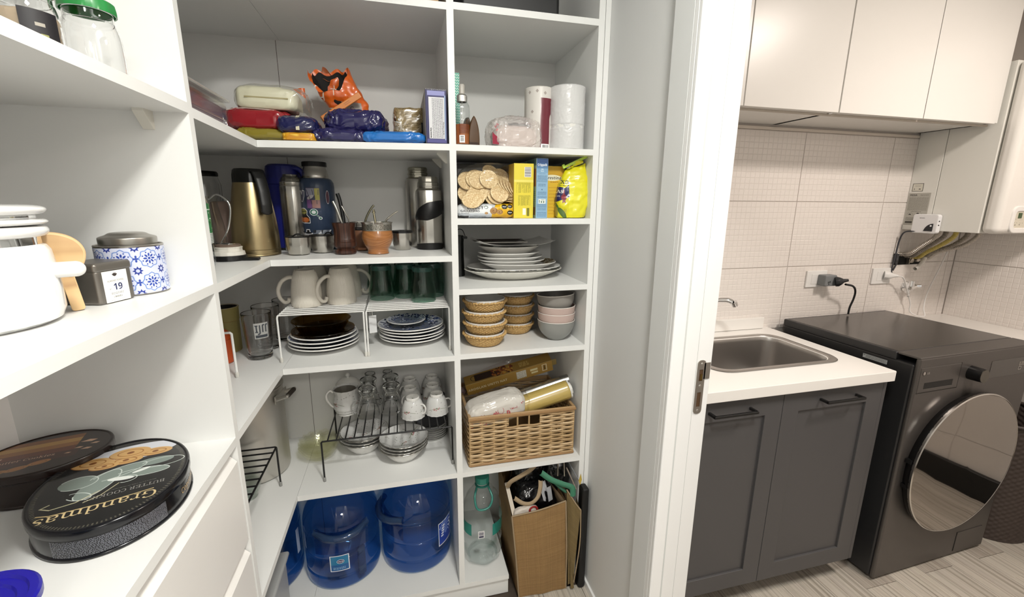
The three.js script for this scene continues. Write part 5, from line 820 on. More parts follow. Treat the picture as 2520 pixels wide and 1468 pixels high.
{
  const t = thing('grip_thermos', 'steel thermos with a black moulded grip and base, next to the divider', 'thermos', [0.098, Y2, -1.566]);
  part(t, 'body', lathe([[0, 0.012], [0.0435, 0.012], [0.0445, 0.02], [0.0445, 0.192], [0.0425, 0.2]], 56), brushed);
  part(t, 'shoulder', lathe([[0.0425, 0.2], [0.0385, 0.204], [0.0355, 0.207], [0.0355, 0.226], [0.033, 0.2285], [0.0325, 0.238], [0.0305, 0.246], [0, 0.2465]], 48), std(new THREE.Color(0.42, 0.4, 0.35), 0.3, 1));
  part(t, 'neck_ring', lathe([[0.0357, 0.212], [0.0372, 0.2125], [0.0372, 0.2145], [0.0357, 0.215]], 48), brushed);
  part(t, 'base', sheet((u, v) => { const a = u * 2 * PI, top = 0.017 + 0.006 * Math.cos(a * 1 - 0.1) ; return [0.0452 * Math.sin(a), 0.001 + v * top, 0.0452 * Math.cos(a)]; }, 64, 6), std(0x0b0b0b, 0.5));
  part(t, 'foot', lathe([[0, 0.0008], [0.0445, 0.0008], [0.0452, 0.003]], 40), std(0x0b0b0b, 0.5));
  part(t, 'grip', sheet((u, v) => { const a = -1.35 + u * 3.2, c = 0.112 + 0.038 * Math.pow(u, 0.6), hw = 0.038 * Math.pow(Math.max(0, Math.sin(PI * Math.min(1, 0.06 + u * 0.62))), 0.5) * (u < 0.35 ? 0.75 + u * 0.7 : 1 - (u - 0.35) * 0.55), r = 0.0455 + 0.0035 * Math.sin(v * PI); const lo = c - hw * 1.1 + 0.012 * u, hi = c + hw * 0.8; return [r * Math.sin(a), lo + (hi - lo) * v, r * Math.cos(a)]; }, 44, 12), std(0x08080a, 0.4), 'black moulded grip');
  const b = thing('steel_thermos', 'taller plain steel thermos half hidden behind the grip thermos', 'thermos', [0.068, Y2, -1.664]);
  part(b, 'body', lathe([[0, 0.001], [0.044, 0.001], [0.0455, 0.005], [0.0455, 0.235], [0.042, 0.243]], 48), brushed);
  part(b, 'stopper', lathe([[0.0425, 0.2425], [0.0345, 0.247], [0.034, 0.256], [0.036, 0.257], [0.036, 0.262], [0.0335, 0.264], [0.0335, 0.272], [0.035, 0.273], [0.035, 0.278], [0.032, 0.283], [0, 0.284]], 48), std(new THREE.Color(0.42, 0.4, 0.33), 0.3, 1));
}
// ---------------------------------------------------------------- right column, third shelf: crackers and packets
{
  const face = std(0xffffff, 0.75, 0, { map: canvasTex(128, 128, (x) => { x.fillStyle = '#d9bf92'; x.fillRect(0, 0, 128, 128); const r = rng(6); for (let i = 0; i < 300; i++) { x.fillStyle = ['rgba(245,228,190,.5)', 'rgba(190,150,100,.35)'][i % 2]; x.beginPath(); x.arc(r() * 128, r() * 128, 1 + r() * 4, 0, 7); x.fill(); } for (let i = 0; i < 26; i++) { x.fillStyle = 'rgba(120,80,45,.7)'; x.beginPath(); x.arc(r() * 128, r() * 128, 1.6, 0, 7); x.fill(); } }) });
  const disc = () => lathe([[0, 0], [0.028, 0.0004], [0.0305, 0.0014], [0.031, 0.0026], [0.03, 0.0038], [0.0275, 0.0043], [0, 0.0044]], 36, 0);
  const G = noisy(disc(), 0.0004, 140, 3), r = rng(15), first = single('cracker', G, face, 'uppermost round cracker facing out of the clear bag', 'cracker', [0.279, 1.545, -1.406], 0, 'round crackers in the clear bag');
  { const uv = G.attributes.uv, p = G.attributes.position; for (let i = 0; i < uv.count; i++) uv.setXY(i, 0.5 + p.getX(i) / 0.064, 0.5 + p.getZ(i) / 0.064); }
  const L = 'round cracker in the clear bag on top of the biscuit packet';
  const put = (x, y, z, rx, ry, rz) => { const c = copy(first, L, [x, y, z], 0); c.rotation.set(rx, ry, rz); return c; };
  first.rotation.set(1.25, 0, -0.12);
  // left fan, overlapping like roof tiles
  [[0.247, 1.543, -1.413], [0.238, 1.546, -1.42], [0.213, 1.54, -1.427], [0.25, 1.516, -1.409], [0.244, 1.502, -1.403], [0.234, 1.49, -1.397], [0.226, 1.482, -1.391], [0.22, 1.477, -1.386], [0.212, 1.50, -1.424]].forEach(([x, y, z], i) => put(x, y, z, 1.2 - (i > 2 && i < 8 ? (i - 3) * 0.09 : 0), 0, 0.1 - 0.06 * (i % 3)));
  [[0.312, 1.502, -1.396], [0.303, 1.495, -1.403], [0.296, 1.49, -1.41]].forEach(([x, y, z], i) => put(x, y, z, 1.15, 0, -0.12));
  // right slanting row
  for (let i = 0; i < 8; i++) put(0.318 + i * 0.0095, 1.535 - i * 0.0052, -1.428 + i * 0.002, 1.12, 0.35, -0.75 - i * 0.03);
  // dark back row and flat ones at the bottom right
  [[0.292, 1.566, -1.44], [0.33, 1.556, -1.45]].forEach(([x, y, z]) => put(x, y, z, 1.0, 0, -0.3));
  for (let i = 0; i < 5; i++) put(0.358 + 0.004 * (i % 2), 1.474 + i * 0.0052, -1.425, 0.1, r(), -0.14);
  for (let i = 0; i < 10; i++) put(0.225 + (i % 5) * 0.032, 1.478 + Math.floor(i / 5) * 0.034, -1.468, 1.1, 0, -0.2 + 0.1 * (i % 3));
  const bag = thing('cracker_bag', 'clear plastic bag around the heap of round crackers', 'plastic bag', [0.29, 1.472, -1.44]);
  part(bag, 'bag_skin', noisy(sheet((u, v) => { const a = u * 2 * PI, q = (c) => Math.sign(c) * Math.pow(Math.abs(c), 0.75), t = v * PI, rr = Math.pow(Math.sin(Math.min(t, PI - 0.0001)), 0.6); return [0.108 * rr * q(Math.sin(a)), 0.062 - 0.062 * Math.cos(t) + 0.018 * Math.exp(-Math.pow((Math.sin(a) + 0.1) / 0.5, 2)) * Math.sin(t), 0.062 * rr * q(Math.cos(a)) * (1 - 0.25 * v)]; }, 64, 40), 0.0035, 38, 11), thinGlass([0.98, 0.98, 0.97], 0.02));
  const pk = thing('biscuit_packet', 'white and yellow biscuit packet with a walnut picture lying under the crackers', 'biscuit packet', [0.275, Y2R, -1.418], 0);
  part(pk, 'packet_body', (() => { const g = sheet((u, v) => { const a = v * 2 * PI, e = Math.pow(Math.max(0, 1 - Math.pow(Math.abs(u * 2 - 1), 8)), 0.5), q = (c) => Math.sign(c) * Math.pow(Math.abs(c), 0.7); return [-0.102 + 0.204 * u, 0.0235 + 0.0232 * e * q(Math.sin(a)) - 0.000, 0.036 * (0.75 + 0.25 * e) * q(Math.cos(a)) * (e * 0.85 + 0.15)]; }, 70, 48); const uv = g.attributes.uv, p = g.attributes.position; for (let i = 0; i < uv.count; i++) uv.setXY(i, uv.getX(i), p.getY(i) / 0.047); return noisy(g, 0.0016, 60, 5); })(), film(0xffffff, 0.22, { map: canvasTex(1024, 256, (x) => {
    x.fillStyle = '#c9cfd6'; x.fillRect(0, 0, 1024, 256); x.fillStyle = '#e9ecee'; x.fillRect(0, 40, 560, 130); x.fillStyle = '#dfae12'; x.beginPath(); x.moveTo(560, 256); x.lineTo(560, 150); x.lineTo(640, 0); x.lineTo(1024, 0); x.lineTo(1024, 256); x.fill(); x.fillStyle = '#f0cf3a'; x.fillRect(700, 20, 200, 70);
    text(x, 'BILBUY', 290, 74, 76, { fill: '#1b1b1d' }); text(x, 'GALLETITAS', 210, 132, 54, { fill: '#3a3a3e' }); text(x, 'DE NUEZ', 130, 172, 30, { fill: '#8a8d92' }); x.fillStyle = '#33363c'; x.fillRect(60, 214, 130, 30); smallprint(x, 210, 216, 470, 246, 9, '#60656c', 3);
    x.strokeStyle = '#33503f'; x.lineWidth = 9; x.beginPath(); x.ellipse(466, 70, 30, 22, 0, 0, 7); x.stroke(); for (const [a, b, c, d] of [[590, 130, 62, 58], [690, 150, 50, 44], [470, 170, 28, 20]]) { x.fillStyle = '#8f6636'; x.beginPath(); x.ellipse(a, b, c, d, 0, 0, 7); x.fill(); x.strokeStyle = '#c9a06b'; x.lineWidth = 5; for (let k = 0; k < 5; k++) { x.beginPath(); x.ellipse(a, b, c * (0.9 - k * 0.17), d * (0.8 - k * 0.12), k, 0.3, 5); x.stroke(); } }
    const oct = (a, b, s2) => { x.fillStyle = '#0e0e0e'; x.beginPath(); for (let k = 0; k < 8; k++) x.lineTo(a + s2 * Math.cos(k * PI / 4 + 0.39), b + s2 * 0.8 * Math.sin(k * PI / 4 + 0.39)); x.fill(); smallprint(x, a - s2 * 0.6, b - 10, a + s2 * 0.6, b + 12, 11, '#e5e5e5', 2, 0.6); }; oct(770, 60, 52); oct(862, 52, 44); oct(862, 160, 52);
  }) }));
  const sc = thing('film_packet', 'crumpled transparent packet at the back above the crackers', 'packet', [0.262, Y2R, -1.655]);
  part(sc, 'packet_body', noisy(bx(-0.075, 0, -0.05, 0.075, 0.185, 0.05, 0.02), 0.006, 40, 4), phys(new THREE.Color(0.35, 0.34, 0.33), 0.2, { clearcoat: 1, clearcoatRoughness: 0.1 }));
  part(sc, 'white_flap', bx(-0.078, 0.118, 0.048, 0.02, 0.142, 0.054, 0.002), std(0xd6d3cd, 0.6));
}
{ // cartons on that shelf
  const carton = (name, label, x, z, turn, w, h, d, side, draw, pw, ph) => { const t = thing(name, label, 'food box', [x, Y2R, z], turn); part(t, 'carton', bx(-w / 2, 0, -d, w / 2, h, 0, 0.0012), side); part(t, 'front_print', print(w - 0.002, h - 0.002, 0, h / 2, 0.0004), printed(pw, ph, draw)); return t; };
  const y = carton('yellow_box', 'yellow cardboard box with a barcode, left of the blue box', 0.388, -1.378, 0, 0.066, 0.171, 0.19, std(new THREE.Color(0.66, 0.52, 0.08), 0.5), (x, w, h) => { x.fillStyle = '#e6d443'; x.fillRect(0, 0, w, h); x.fillStyle = '#ece071'; x.fillRect(0, 200, w, 30); x.save(); x.translate(228, 44); x.rotate(PI / 2); barcode(x, 0, 0, 118, 84, 4); x.restore(); x.save(); x.translate(0, 0); for (const [a, b, c, d] of [[36, 235, 225, 365], [60, 395, 225, 525]]) { const r = rng(a); x.fillStyle = '#7d7a1c'; for (let p = a; p < c; p += 8) { let q = b; while (q < d - 4) { const l = 3 + r() * 12; x.fillRect(p, q, 4, Math.min(l, d - q)); q += l + 3; if (r() < 0.04) break; } } } x.restore(); x.fillStyle = '#f2eee2'; x.fillRect(120, 560, 44, 84); x.fillStyle = '#7d7a1c'; x.fillRect(176, 556, 36, 104); }, 264, 684);
  part(y, 'side_print', print(0.188, 0.168).rotateY(-PI / 2).translate(-0.0335, 0.0855, -0.095), printed(376, 336, (x, w, h) => { x.fillStyle = '#6a5224'; x.fillRect(0, 0, w, h); x.fillStyle = '#3a1d14'; x.fillRect(30, 20, 200, 290); const r = rng(2); for (let i = 0; i < 90; i++) { x.fillStyle = ['#8c6a3c', '#24100a', '#5d3a20'][i % 3]; x.fillRect(40 + r() * 180, 30 + r() * 260, 20, 12); } x.fillStyle = '#b89a3a'; x.fillRect(250, 0, 126, 336); }));
  const b = carton('blue_box', 'narrow light blue cardboard box between two yellow ones', 0.4445, -1.363, 0.02, 0.0395, 0.187, 0.20, std(new THREE.Color(0.35, 0.48, 0.56), 0.5), (x, w, h) => { x.fillStyle = '#8fb4cf'; x.fillRect(0, 0, w, h); const g2 = ['#2f4b7c', '#3f6090', '#5b83ad', '#7ba3c4']; g2.forEach((c, i) => { x.fillStyle = c; x.fillRect(0, [0, 60, 104, 130][i], w, 60); }); x.fillStyle = '#dfe9ee'; text(x, 'Crippolk', 100, 84, 42, { fill: '#eef3f6', sx: 1.0 }); for (let j = 0; j < 3; j++) text(x, ['SIN', 'TACC', '·'][j], 100, 142 + j * 26, 26, { fill: '#cfe0ea' }); for (const [a, c2, e] of [[200, 206, 40], [224, 276, 14], [286, 316, 8], [334, 372, 30], [440, 486, 20], [500, 524, 14], [610, 656, 12], [666, 690, 20], [716, 778, 14]]) smallprint(x, e, a, w - e, c2, 10, '#4c6f93', a); x.fillStyle = '#35567c'; x.beginPath(); x.arc(100, 412, 9, 0, 7); x.fill(); x.fillStyle = '#eef1ec'; x.fillRect(40, 540, 128, 62); x.fillStyle = '#5c7a68'; x.fillRect(52, 552, 12, 40); x.fillRect(84, 566, 22, 26); x.fillRect(124, 566, 22, 26); x.fillRect(84, 550, 66, 6); }, 200, 800);
  part(b, 'side_print', print(0.198, 0.184).rotateY(-PI / 2).translate(-0.0202, 0.0935, -0.1), printed(396, 368, (x, w, h) => { x.fillStyle = '#86a39a'; x.fillRect(0, 0, w, h); x.fillStyle = '#8a5a3a'; x.fillRect(250, 60, 146, 110); x.fillStyle = '#4c6a70'; x.fillRect(200, 0, 196, 40); smallprint(x, 220, 200, 390, 300, 12, '#5a6e66', 3); x.fillStyle = '#6b4a34'; x.fillRect(300, 300, 90, 50); }));
  carton('polenta_box', 'yellow polenta box with a white oval, right of the blue box', 0.503, -1.412, 0, 0.07, 0.168, 0.12, std(new THREE.Color(0.66, 0.5, 0.05), 0.5), (x, w, h) => { x.fillStyle = '#dcb42c'; x.fillRect(0, 0, w, h); x.fillStyle = '#c69a22'; x.fillRect(0, 0, w, 150); x.fillStyle = '#e8e4c8'; x.beginPath(); x.ellipse(110, 150, 130, 40, 0, 0, 7); x.fill(); text(x, 'Prestina', 120, 150, 56, { fill: '#2c3038', italic: true }); text(x, 'DE MANTECA', 150, 206, 22, { fill: '#9a5a10' }); x.fillStyle = '#b6741a'; for (let j = 0; j < 9; j++) x.fillRect(60, 276 + j * 44, w - 60, 4); text(x, '1 m', 160, 420, 34, { fill: '#8a5a18', weight: 'normal' }); text(x, '2 m', 160, 510, 34, { fill: '#8a5a18', weight: 'normal' }); text(x, '3 m', 160, 596, 34, { fill: '#8a5a18', weight: 'normal' }); }, 280, 680);
  // flour bag with a lime clip
  const t = thing('flour_bag', 'bright yellow flour bag closed with a lime clip in the right corner', 'flour bag', [0.5555, Y2R, -1.398], -0.12);
  const m = film(0xffffff, 0.35, { map: canvasTex(512, 768, (x, w, h) => { x.fillStyle = '#dcd413'; x.fillRect(0, 0, w, h); x.fillStyle = '#e3dd2c'; x.fillRect(200, 300, 300, 420); x.fillStyle = '#16202b'; x.fillRect(60, 140, 50, 90); text(x, 'rixo', 110, 286, 92, { fill: '#1d1d22', font: 'serif', turn: 0.1 }); text(x, 'DESDE 1902', 100, 340, 22, { fill: '#333', turn: 0.12 }); x.fillStyle = '#181c55'; x.beginPath(); x.moveTo(0, 340); x.lineTo(150, 376); x.lineTo(206, 330); x.lineTo(214, 488); x.lineTo(30, 556); x.lineTo(0, 540); x.fill(); text(x, 'PAS', 66, 420, 58, { fill: '#e8e6da', font: 'serif', turn: 0.1 }); smallprint(x, 10, 470, 80, 490, 8, '#c9c8bc', 3); x.fillStyle = '#7f1d2b'; x.fillRect(118, 400, 26, 80); x.beginPath(); x.arc(132, 496, 40, 0, 7); x.fill(); x.fillStyle = '#a33c46'; x.fillRect(100, 486, 64, 14); x.fillStyle = '#7f1d2b'; x.beginPath(); x.moveTo(112, 530); x.lineTo(110, 576); x.lineTo(134, 556); x.lineTo(156, 576); x.lineTo(152, 530); x.fill(); x.fillStyle = '#9c8b35'; x.beginPath(); x.ellipse(0, 640, 46, 120, -0.3, 0, 7); x.fill(); x.fillStyle = '#4b6a2c'; x.beginPath(); x.ellipse(110, 700, 34, 90, -0.7, 0, 7); x.fill(); x.beginPath(); x.ellipse(40, 600, 10, 60, -0.4, 0, 7); x.fill(); smallprint(x, 130, 650, 170, 720, 9, '#55551a', 5); }) });
  const g = sheet((u, v) => { const a = u * 2 * PI, q = (c) => Math.sign(c) * Math.pow(Math.abs(c), 0.6), wv = 0.051 - 0.017 * Math.pow(v, 2.2) + 0.006 * Math.sin(v * PI), dv = 0.036 * (1 - Math.pow(v, 2.5) * 0.93); return [0.006 * v + 0.008 * v * v + wv * q(Math.sin(a)) * (v < 0.03 ? 0.9 + v * 3 : 1), 0.002 + 0.165 * v + 0.012 * v * Math.sin(a), dv * q(Math.cos(a))]; }, 80, 56);
  { const uv = g.attributes.uv, p = g.attributes.position; for (let i = 0; i < uv.count; i++) uv.setXY(i, Math.min(1, Math.max(0, 0.5 + p.getX(i) / 0.118)), p.getY(i) / 0.19); }
  part(t, 'bag_body', noisy(g, 0.004, 34, 6), m);
  const cl = phys(new THREE.Color(0.5, 0.72, 0.08), 0.3);
  const c1 = part(t, 'clip', bx(-0.038, -0.0045, 0.002, 0.042, 0.0045, 0.011, 0.002).rotateZ(0.44).translate(0.012, 0.181, 0), cl); part(c1, 'clip_hook', bx(-0.046, -0.004, 0.002, -0.037, 0.010, 0.011, 0.002).rotateZ(0.44).translate(0.012, 0.181, 0), cl);
  part(t, 'folded_top', noisy(sheet((u, v) => [-0.018 + 0.055 * u, 0.156 + 0.022 * u + 0.014 * v, 0.009 + 0.006 * Math.sin(u * 8 + v * 3)], 20, 8), 0.002, 80, 2), m);
  const w2 = thing('white_packet', 'grey and yellow packet squeezed behind the flour bag at the right', 'packet', [0.582, Y2R, -1.468]);
  part(w2, 'packet_body', noisy(bx(-0.014, 0.001, -0.06, 0.018, 0.15, 0.02, 0.007), 0.002, 50, 4), printed(128, 512, (x) => { x.fillStyle = '#8f8d84'; x.fillRect(0, 0, 128, 512); smallprint(x, 10, 10, 118, 190, 12, '#d2d0c8', 4); x.fillStyle = '#b0a52a'; x.fillRect(0, 200, 128, 140); x.fillStyle = '#6d6b2a'; x.fillRect(0, 340, 128, 172); }));
}

// ---------------------------------------------------------------- wire racks
function rack(name, label, cat, m, x0, x1, z0, z1, h, r, along, n, feet, group) {
  const t = thing(name, label, cat, [0, 0, 0], 0, group), y0 = feet.y;
  const frame = (z) => wire([[x0, y0 + 0.002, z], [x0, y0 + h - 0.004, z], [x0 + 0.004, y0 + h, z], [x1 - 0.004, y0 + h, z], [x1, y0 + h - 0.004, z], [x1, y0 + 0.002, z]], r);
  const side = (x) => wire([[x, y0 + 0.002, z0], [x, y0 + h - 0.004, z0], [x, y0 + h, z0 - 0.004], [x, y0 + h, z1 + 0.004], [x, y0 + h - 0.004, z1], [x, y0 + 0.002, z1]], r);
  if (along === 'x') { part(t, 'end_frame', side(x0), m); part(t, 'end_frame', side(x1), m); for (let i = 0; i < n; i++) { const z = z0 - 0.006 + (z1 - z0 + 0.012) * i / (n - 1); part(t, 'wire', bar([x0, y0 + h + r, z], [x1, y0 + h + r, z], r * 0.85, 6), m); } }
  else { part(t, 'end_frame', frame(z0), m); part(t, 'end_frame', frame(z1), m); for (let i = 0; i < n; i++) { const x = x0 + 0.02 + (x1 - x0 - 0.04) * i / (n - 1); part(t, 'wire', bar([x, y0 + h + r, z0], [x, y0 + h + r, z1], r * 0.8, 6), m); } }
  for (const x of [x0, x1]) for (const z of [z0, z1]) part(t, 'foot', lathe([[0, 0], [r + 0.001, 0], [r + 0.0016, 0.002], [r + 0.0014, 0.014], [r, 0.016]], 12).translate(x, y0 + 0.0006, z), feet.m);
  return t;
}
const whiteCoat = phys(new THREE.Color(0.82, 0.82, 0.8), 0.3), blackCoat = std(0x08080a, 0.35), softFoot = std(0x8f8f8c, 0.5), whiteFoot = std(0xcfcdc6, 0.5);
rack('white_rack', 'white wire shelf rack holding the cream mugs over a stack of plates', 'rack', whiteCoat, -0.376, -0.1275, -1.40, -1.655, 0.1455, 0.0029, 'x', 11, { y: Y3, m: whiteFoot });
rack('white_rack', 'white wire shelf rack holding the upturned green glasses beside the divider', 'rack', whiteCoat, -0.1195, 0.1425, -1.40, -1.655, 0.1455, 0.0029, 'x', 11, { y: Y3, m: whiteFoot });
rack('white_rack', 'white wire rack by the left side panel, only one leg in view', 'rack', whiteCoat, -0.70, -0.468, -1.05, -1.303, 0.132, 0.0034, 'z', 8, { y: Y3, m: whiteFoot });
rack('black_rack', 'black wire rack holding upturned glasses and cups', 'rack', blackCoat, -0.287, 0.142, -1.40, -1.69, 0.147, 0.003, 'z', 15, { y: Y4, m: softFoot });
rack('black_rack', 'black wire rack in front of the big aluminium pot at the left', 'rack', blackCoat, -0.69, -0.4235, -1.06, -1.409, 0.1435, 0.003, 'x', 11, { y: Y4, m: softFoot });
// hanging paper tag
{ const t = thing('price_tag', 'small white paper tag with blue print hanging from the white rack', 'tag', [-0.106, Y3 + 0.142, -1.47], 0.3); part(t, 'card', bx(-0.0125, -0.085, 0, 0.0125, -0.025, 0.0006), printed(100, 240, (x) => { x.fillStyle = '#d9dadb'; x.fillRect(0, 0, 100, 240); x.fillStyle = '#2f6f96'; x.fillRect(18, 70, 64, 90); smallprint(x, 24, 78, 78, 150, 16, '#dbe6ee', 3); smallprint(x, 16, 176, 84, 220, 10, '#8a8d90', 4); })); part(t, 'thread', bar([0, -0.027, 0.0003], [0, 0.004, 0], 0.0006, 5), std(0xd0cdc5, 0.7)); }
// ---------------------------------------------------------------- mugs and glasses on the white racks
const RY = Y3 + 0.1455 + 0.0029 * 1.85;
{
  const stone = phys(new THREE.Color(0.78, 0.735, 0.65), 0.3);
  const ribbed = (() => { const P = spline([[0.0462, 0], [0.0472, 0.008], [0.0474, 0.022], [0.0455, 0.055], [0.0405, 0.085], [0.0345, 0.106], [0.032, 0.1155]], 46), n = P.length; const f = (u, v) => { const k = v * (n - 1), i = Math.min(n - 2, Math.floor(k)), w = k - i, y = P[i][1] * (1 - w) + P[i + 1][1] * w, rib = (y < 0.016 || (y > 0.088 && y < 0.11) ? 0.0007 : 0.00035) * (0.5 + 0.5 * Math.cos(u * 2 * PI * 72)), r = P[i][0] * (1 - w) + P[i + 1][0] * w + rib; const a = u * 2 * PI; return [r * Math.sin(a), y, r * Math.cos(a)]; }; return sheet(f, 432, 40); })();
  const mug = thing('cream_mug', 'cream ribbed mug upside down, front left on the white rack, handle to the left', 'mug', [-0.313, RY, -1.528], 0);
  part(mug, 'mug_body', [ribbed, lathe([[0.0462, 0], [0.0425, 0.0005], [0.043, 0.03], [0.036, 0.09], [0.029, 0.109], [0, 0.11]], 48), lathe([[0.032, 0.1155], [0.0305, 0.119], [0.0285, 0.1192], [0.027, 0.1165], [0, 0.116]], 48)], stone);
  part(mug, 'handle', tube([[0, 0.094, 0.034], [0, 0.094, 0.052], [0, 0.08, 0.072], [0, 0.055, 0.083], [0, 0.03, 0.08], [0, 0.014, 0.068], [0, 0.015, 0.056], [0, 0.026, 0.052]].map(([x, y, z]) => [x, y, z]), 0.0062, 50, 12), stone);
  mug.rotation.y = -1.5;
  copy(mug, 'cream ribbed mug upside down, front right on the white rack, handle to the front', [-0.2075, RY, -1.548], -0.95);
  copy(mug, 'cream ribbed mug behind the front left mug, only its base in view', [-0.304, RY, -1.632], 2.6);
  copy(mug, 'cream ribbed mug behind the right mug with its handle to the right', [-0.198, RY, -1.6505], 1.45);
}
{
  const green = phys(new THREE.Color(0.62, 0.75, 0.69), 0.03, { transmission: 1, thickness: 0 }), baseGreen = phys(new THREE.Color(0.06, 0.19, 0.155), 0.05, { transmission: 0.5, thickness: 0.01, attenuationColor: new THREE.Color(0.1, 0.3, 0.25), attenuationDistance: 0.01 });
  const g = thing('green_glass', 'green tumbler upside down, frontmost of the green glasses', 'glass', [0.066, RY, -1.517], 0, undefined);
  part(g, 'glass_body', lathe(spline([[0.0425, 0.0003], [0.0437, 0.014], [0.0443, 0.035], [0.0405, 0.058], [0.0365, 0.08], [0.0352, 0.104]], 30), 48, 0), green);
  part(g, 'inner_wall', lathe(spline([[0.0425, 0.0003], [0.0412, 0.014], [0.0418, 0.035], [0.038, 0.058], [0.034, 0.08], [0.0328, 0.104]], 30), 48, 0), green);
  part(g, 'thick_base', lathe([[0, 0.1045], [0.0325, 0.1045], [0.0352, 0.104], [0.0358, 0.112], [0.035, 0.1185], [0.031, 0.12], [0.026, 0.1165], [0, 0.116]], 44), baseGreen, 'dark thick base');
  copy(g, 'green tumbler upside down at the left front, beside the mugs', [-0.075, RY, -1.578]);
  copy(g, 'green tumbler in the back row at the left, next to the mugs', [-0.088, RY, -1.674]);
  copy(g, 'green tumbler in the middle, left of the frontmost one', [0.0095, RY, -1.5965]);
  copy(g, 'green tumbler in the middle of the back row of green glasses', [0.004, RY, -1.6775]);
  copy(g, 'green tumbler at the right, close to the divider', [0.102, RY, -1.596]);
  copy(g, 'green tumbler in the back row at the right', [0.0925, RY, -1.6765]);
}
// tumblers and canister in the corner
{
  const tb = thing('tumbler', 'clear printed tumbler with grey block letters, front one of the three', 'tumbler', [-0.452, Y3, -1.467]);
  part(tb, 'tumbler_body', lathe([[0, 0.002], ...spline([[0.03, 0.0015], [0.0345, 0.006], [0.0355, 0.02], [0.0385, 0.08], [0.042, 0.147]], 30), [0.0414, 0.1495], [0.0402, 0.1485], ...spline([[0.0396, 0.14], [0.0362, 0.08], [0.033, 0.024], [0.029, 0.017]], 24), [0, 0.0165]], 56, 0), glassClear);
  part(tb, 'block_print', band(0.0386, 0.0408, 0.072, 0.122, 0.02, 1.05, 16), phys(0xffffff, 0.4, { transparent: true, map: canvasTex(256, 256, (x) => { x.clearRect(0, 0, 256, 256); x.fillStyle = '#a9a9a6'; x.fillRect(0, 0, 256, 256); text(x, 'IJſſ', 128, 96, 170, { fill: '#3c4047', sx: 0.92 }); x.fillStyle = '#3c4047'; x.fillRect(20, 196, 216, 44); }) }), 'grey block letters');
  const t2 = copy(tb, 'clear tumbler with a flower print behind the front one', [-0.452, Y3, -1.562], 0.5);
  { const bp = t2.children.find((c) => c.name === 'block_print'); bp.name = 'flower_print'; bp.userData.label = 'brown flower sprigs'; bp.material = phys(0xffffff, 0.5, { transparent: true, map: canvasTex(128, 256, (x) => { x.clearRect(0, 0, 128, 256); const r = rng(3); for (let i = 0; i < 16; i++) { x.fillStyle = ['#4a3226', '#5d4a30', '#3d3a24'][i % 3]; x.beginPath(); x.ellipse(30 + r() * 70, 20 + i * 15, 7 + r() * 8, 5, r() * 3, 0, 7); x.fill(); } }) }); bp.scale.set(1.001, 1, 1.001); }
  const t3 = copy(tb, 'plain clear tumbler at the back right of the three, near the rack', [-0.412, Y3, -1.652], 0); t3.remove(t3.children.find((c) => c.name === 'block_print'));
  const c = thing('canister', 'cream and yellow banded canister cup with a dark inside in the corner', 'canister', [-0.574, Y3, -1.562]);
  part(c, 'canister_body', lathe([[0, 0.001], [0.037, 0.001], [0.0385, 0.004], [0.0395, 0.105], [0.041, 0.107], [0.042, 0.145], [0.0435, 0.149], [0.042, 0.1515], [0.039, 0.1505], [0.0385, 0.1], [0.036, 0.01], [0, 0.008]], 52), printed(64, 512, (x) => { x.fillStyle = '#9c8f55'; x.fillRect(0, 0, 64, 512); x.fillStyle = '#a8834a'; x.fillRect(0, 330, 64, 40); x.fillStyle = '#b49a5c'; x.fillRect(0, 420, 64, 60); x.fillStyle = '#c4b7a2'; x.fillRect(0, 0, 64, 200); }));
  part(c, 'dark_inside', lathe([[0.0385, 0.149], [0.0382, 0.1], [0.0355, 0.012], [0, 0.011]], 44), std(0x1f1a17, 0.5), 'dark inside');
  const o = thing('orange_beaker', 'orange plastic beaker half hidden by the side panel', 'beaker', [-0.555, Y3, -1.445]);
  part(o, 'beaker_body', lathe(spline([[0, 0.001], [0.03, 0.001], [0.034, 0.01], [0.036, 0.05], [0.033, 0.085], [0.02, 0.102], [0, 0.106]], 30), 44, 0), phys(new THREE.Color(0.56, 0.08, 0.012), 0.35));
  part(o, 'rim_line', new THREE.TorusGeometry(0.0345, 0.0015, 8, 40).rotateX(PI / 2).translate(0, 0.075, 0), phys(new THREE.Color(0.5, 0.07, 0.01), 0.35));
}
// ---------------------------------------------------------------- plates under the racks
function plateGeo(r, lift, t = 0.0035) { return lathe([[0, 0.001], [r * 0.5, 0.001], [r * 0.56, 0], [r * 0.6, 0.0015], [r * 0.66, lift * 0.32], [r * 0.97, lift - 0.002], [r, lift], [r * 0.99, lift + t * 0.8], [r * 0.95, lift + t * 0.7], [r * 0.66, lift * 0.32 + t], [r * 0.58, t + 0.0015], [0, t + 0.001]], 72, 0.7); }
const bluePrint = (() => canvasTex(512, 512, (x) => {
  x.fillStyle = '#c9cbd2'; x.fillRect(0, 0, 512, 512); const r = rng(19);
  x.fillStyle = '#6a7284'; x.beginPath(); x.arc(256, 256, 168, 0, 7); x.fill();
  for (let i = 0; i < 620; i++) { const a = r() * 7, d = i < 420 ? 150 + r() * 96 : r() * 160; if (i >= 420 && r() < 0.4) continue; x.fillStyle = ['#1d2a55', '#2c3d70', '#48598c', '#11193a', '#c9cfdd'][Math.floor(r() * 5)]; x.beginPath(); x.ellipse(256 + d * Math.cos(a), 256 + d * Math.sin(a), 4 + r() * 16, 3 + r() * 7, r() * 3, 0, 7); x.fill(); }
  x.strokeStyle = '#20283f'; x.lineWidth = 6; x.beginPath(); x.arc(256, 256, 168, 0, 7); x.stroke(); x.strokeStyle = '#e8e7e2'; x.lineWidth = 10; x.beginPath(); x.arc(256, 256, 251, 0, 7); x.stroke();
}))();
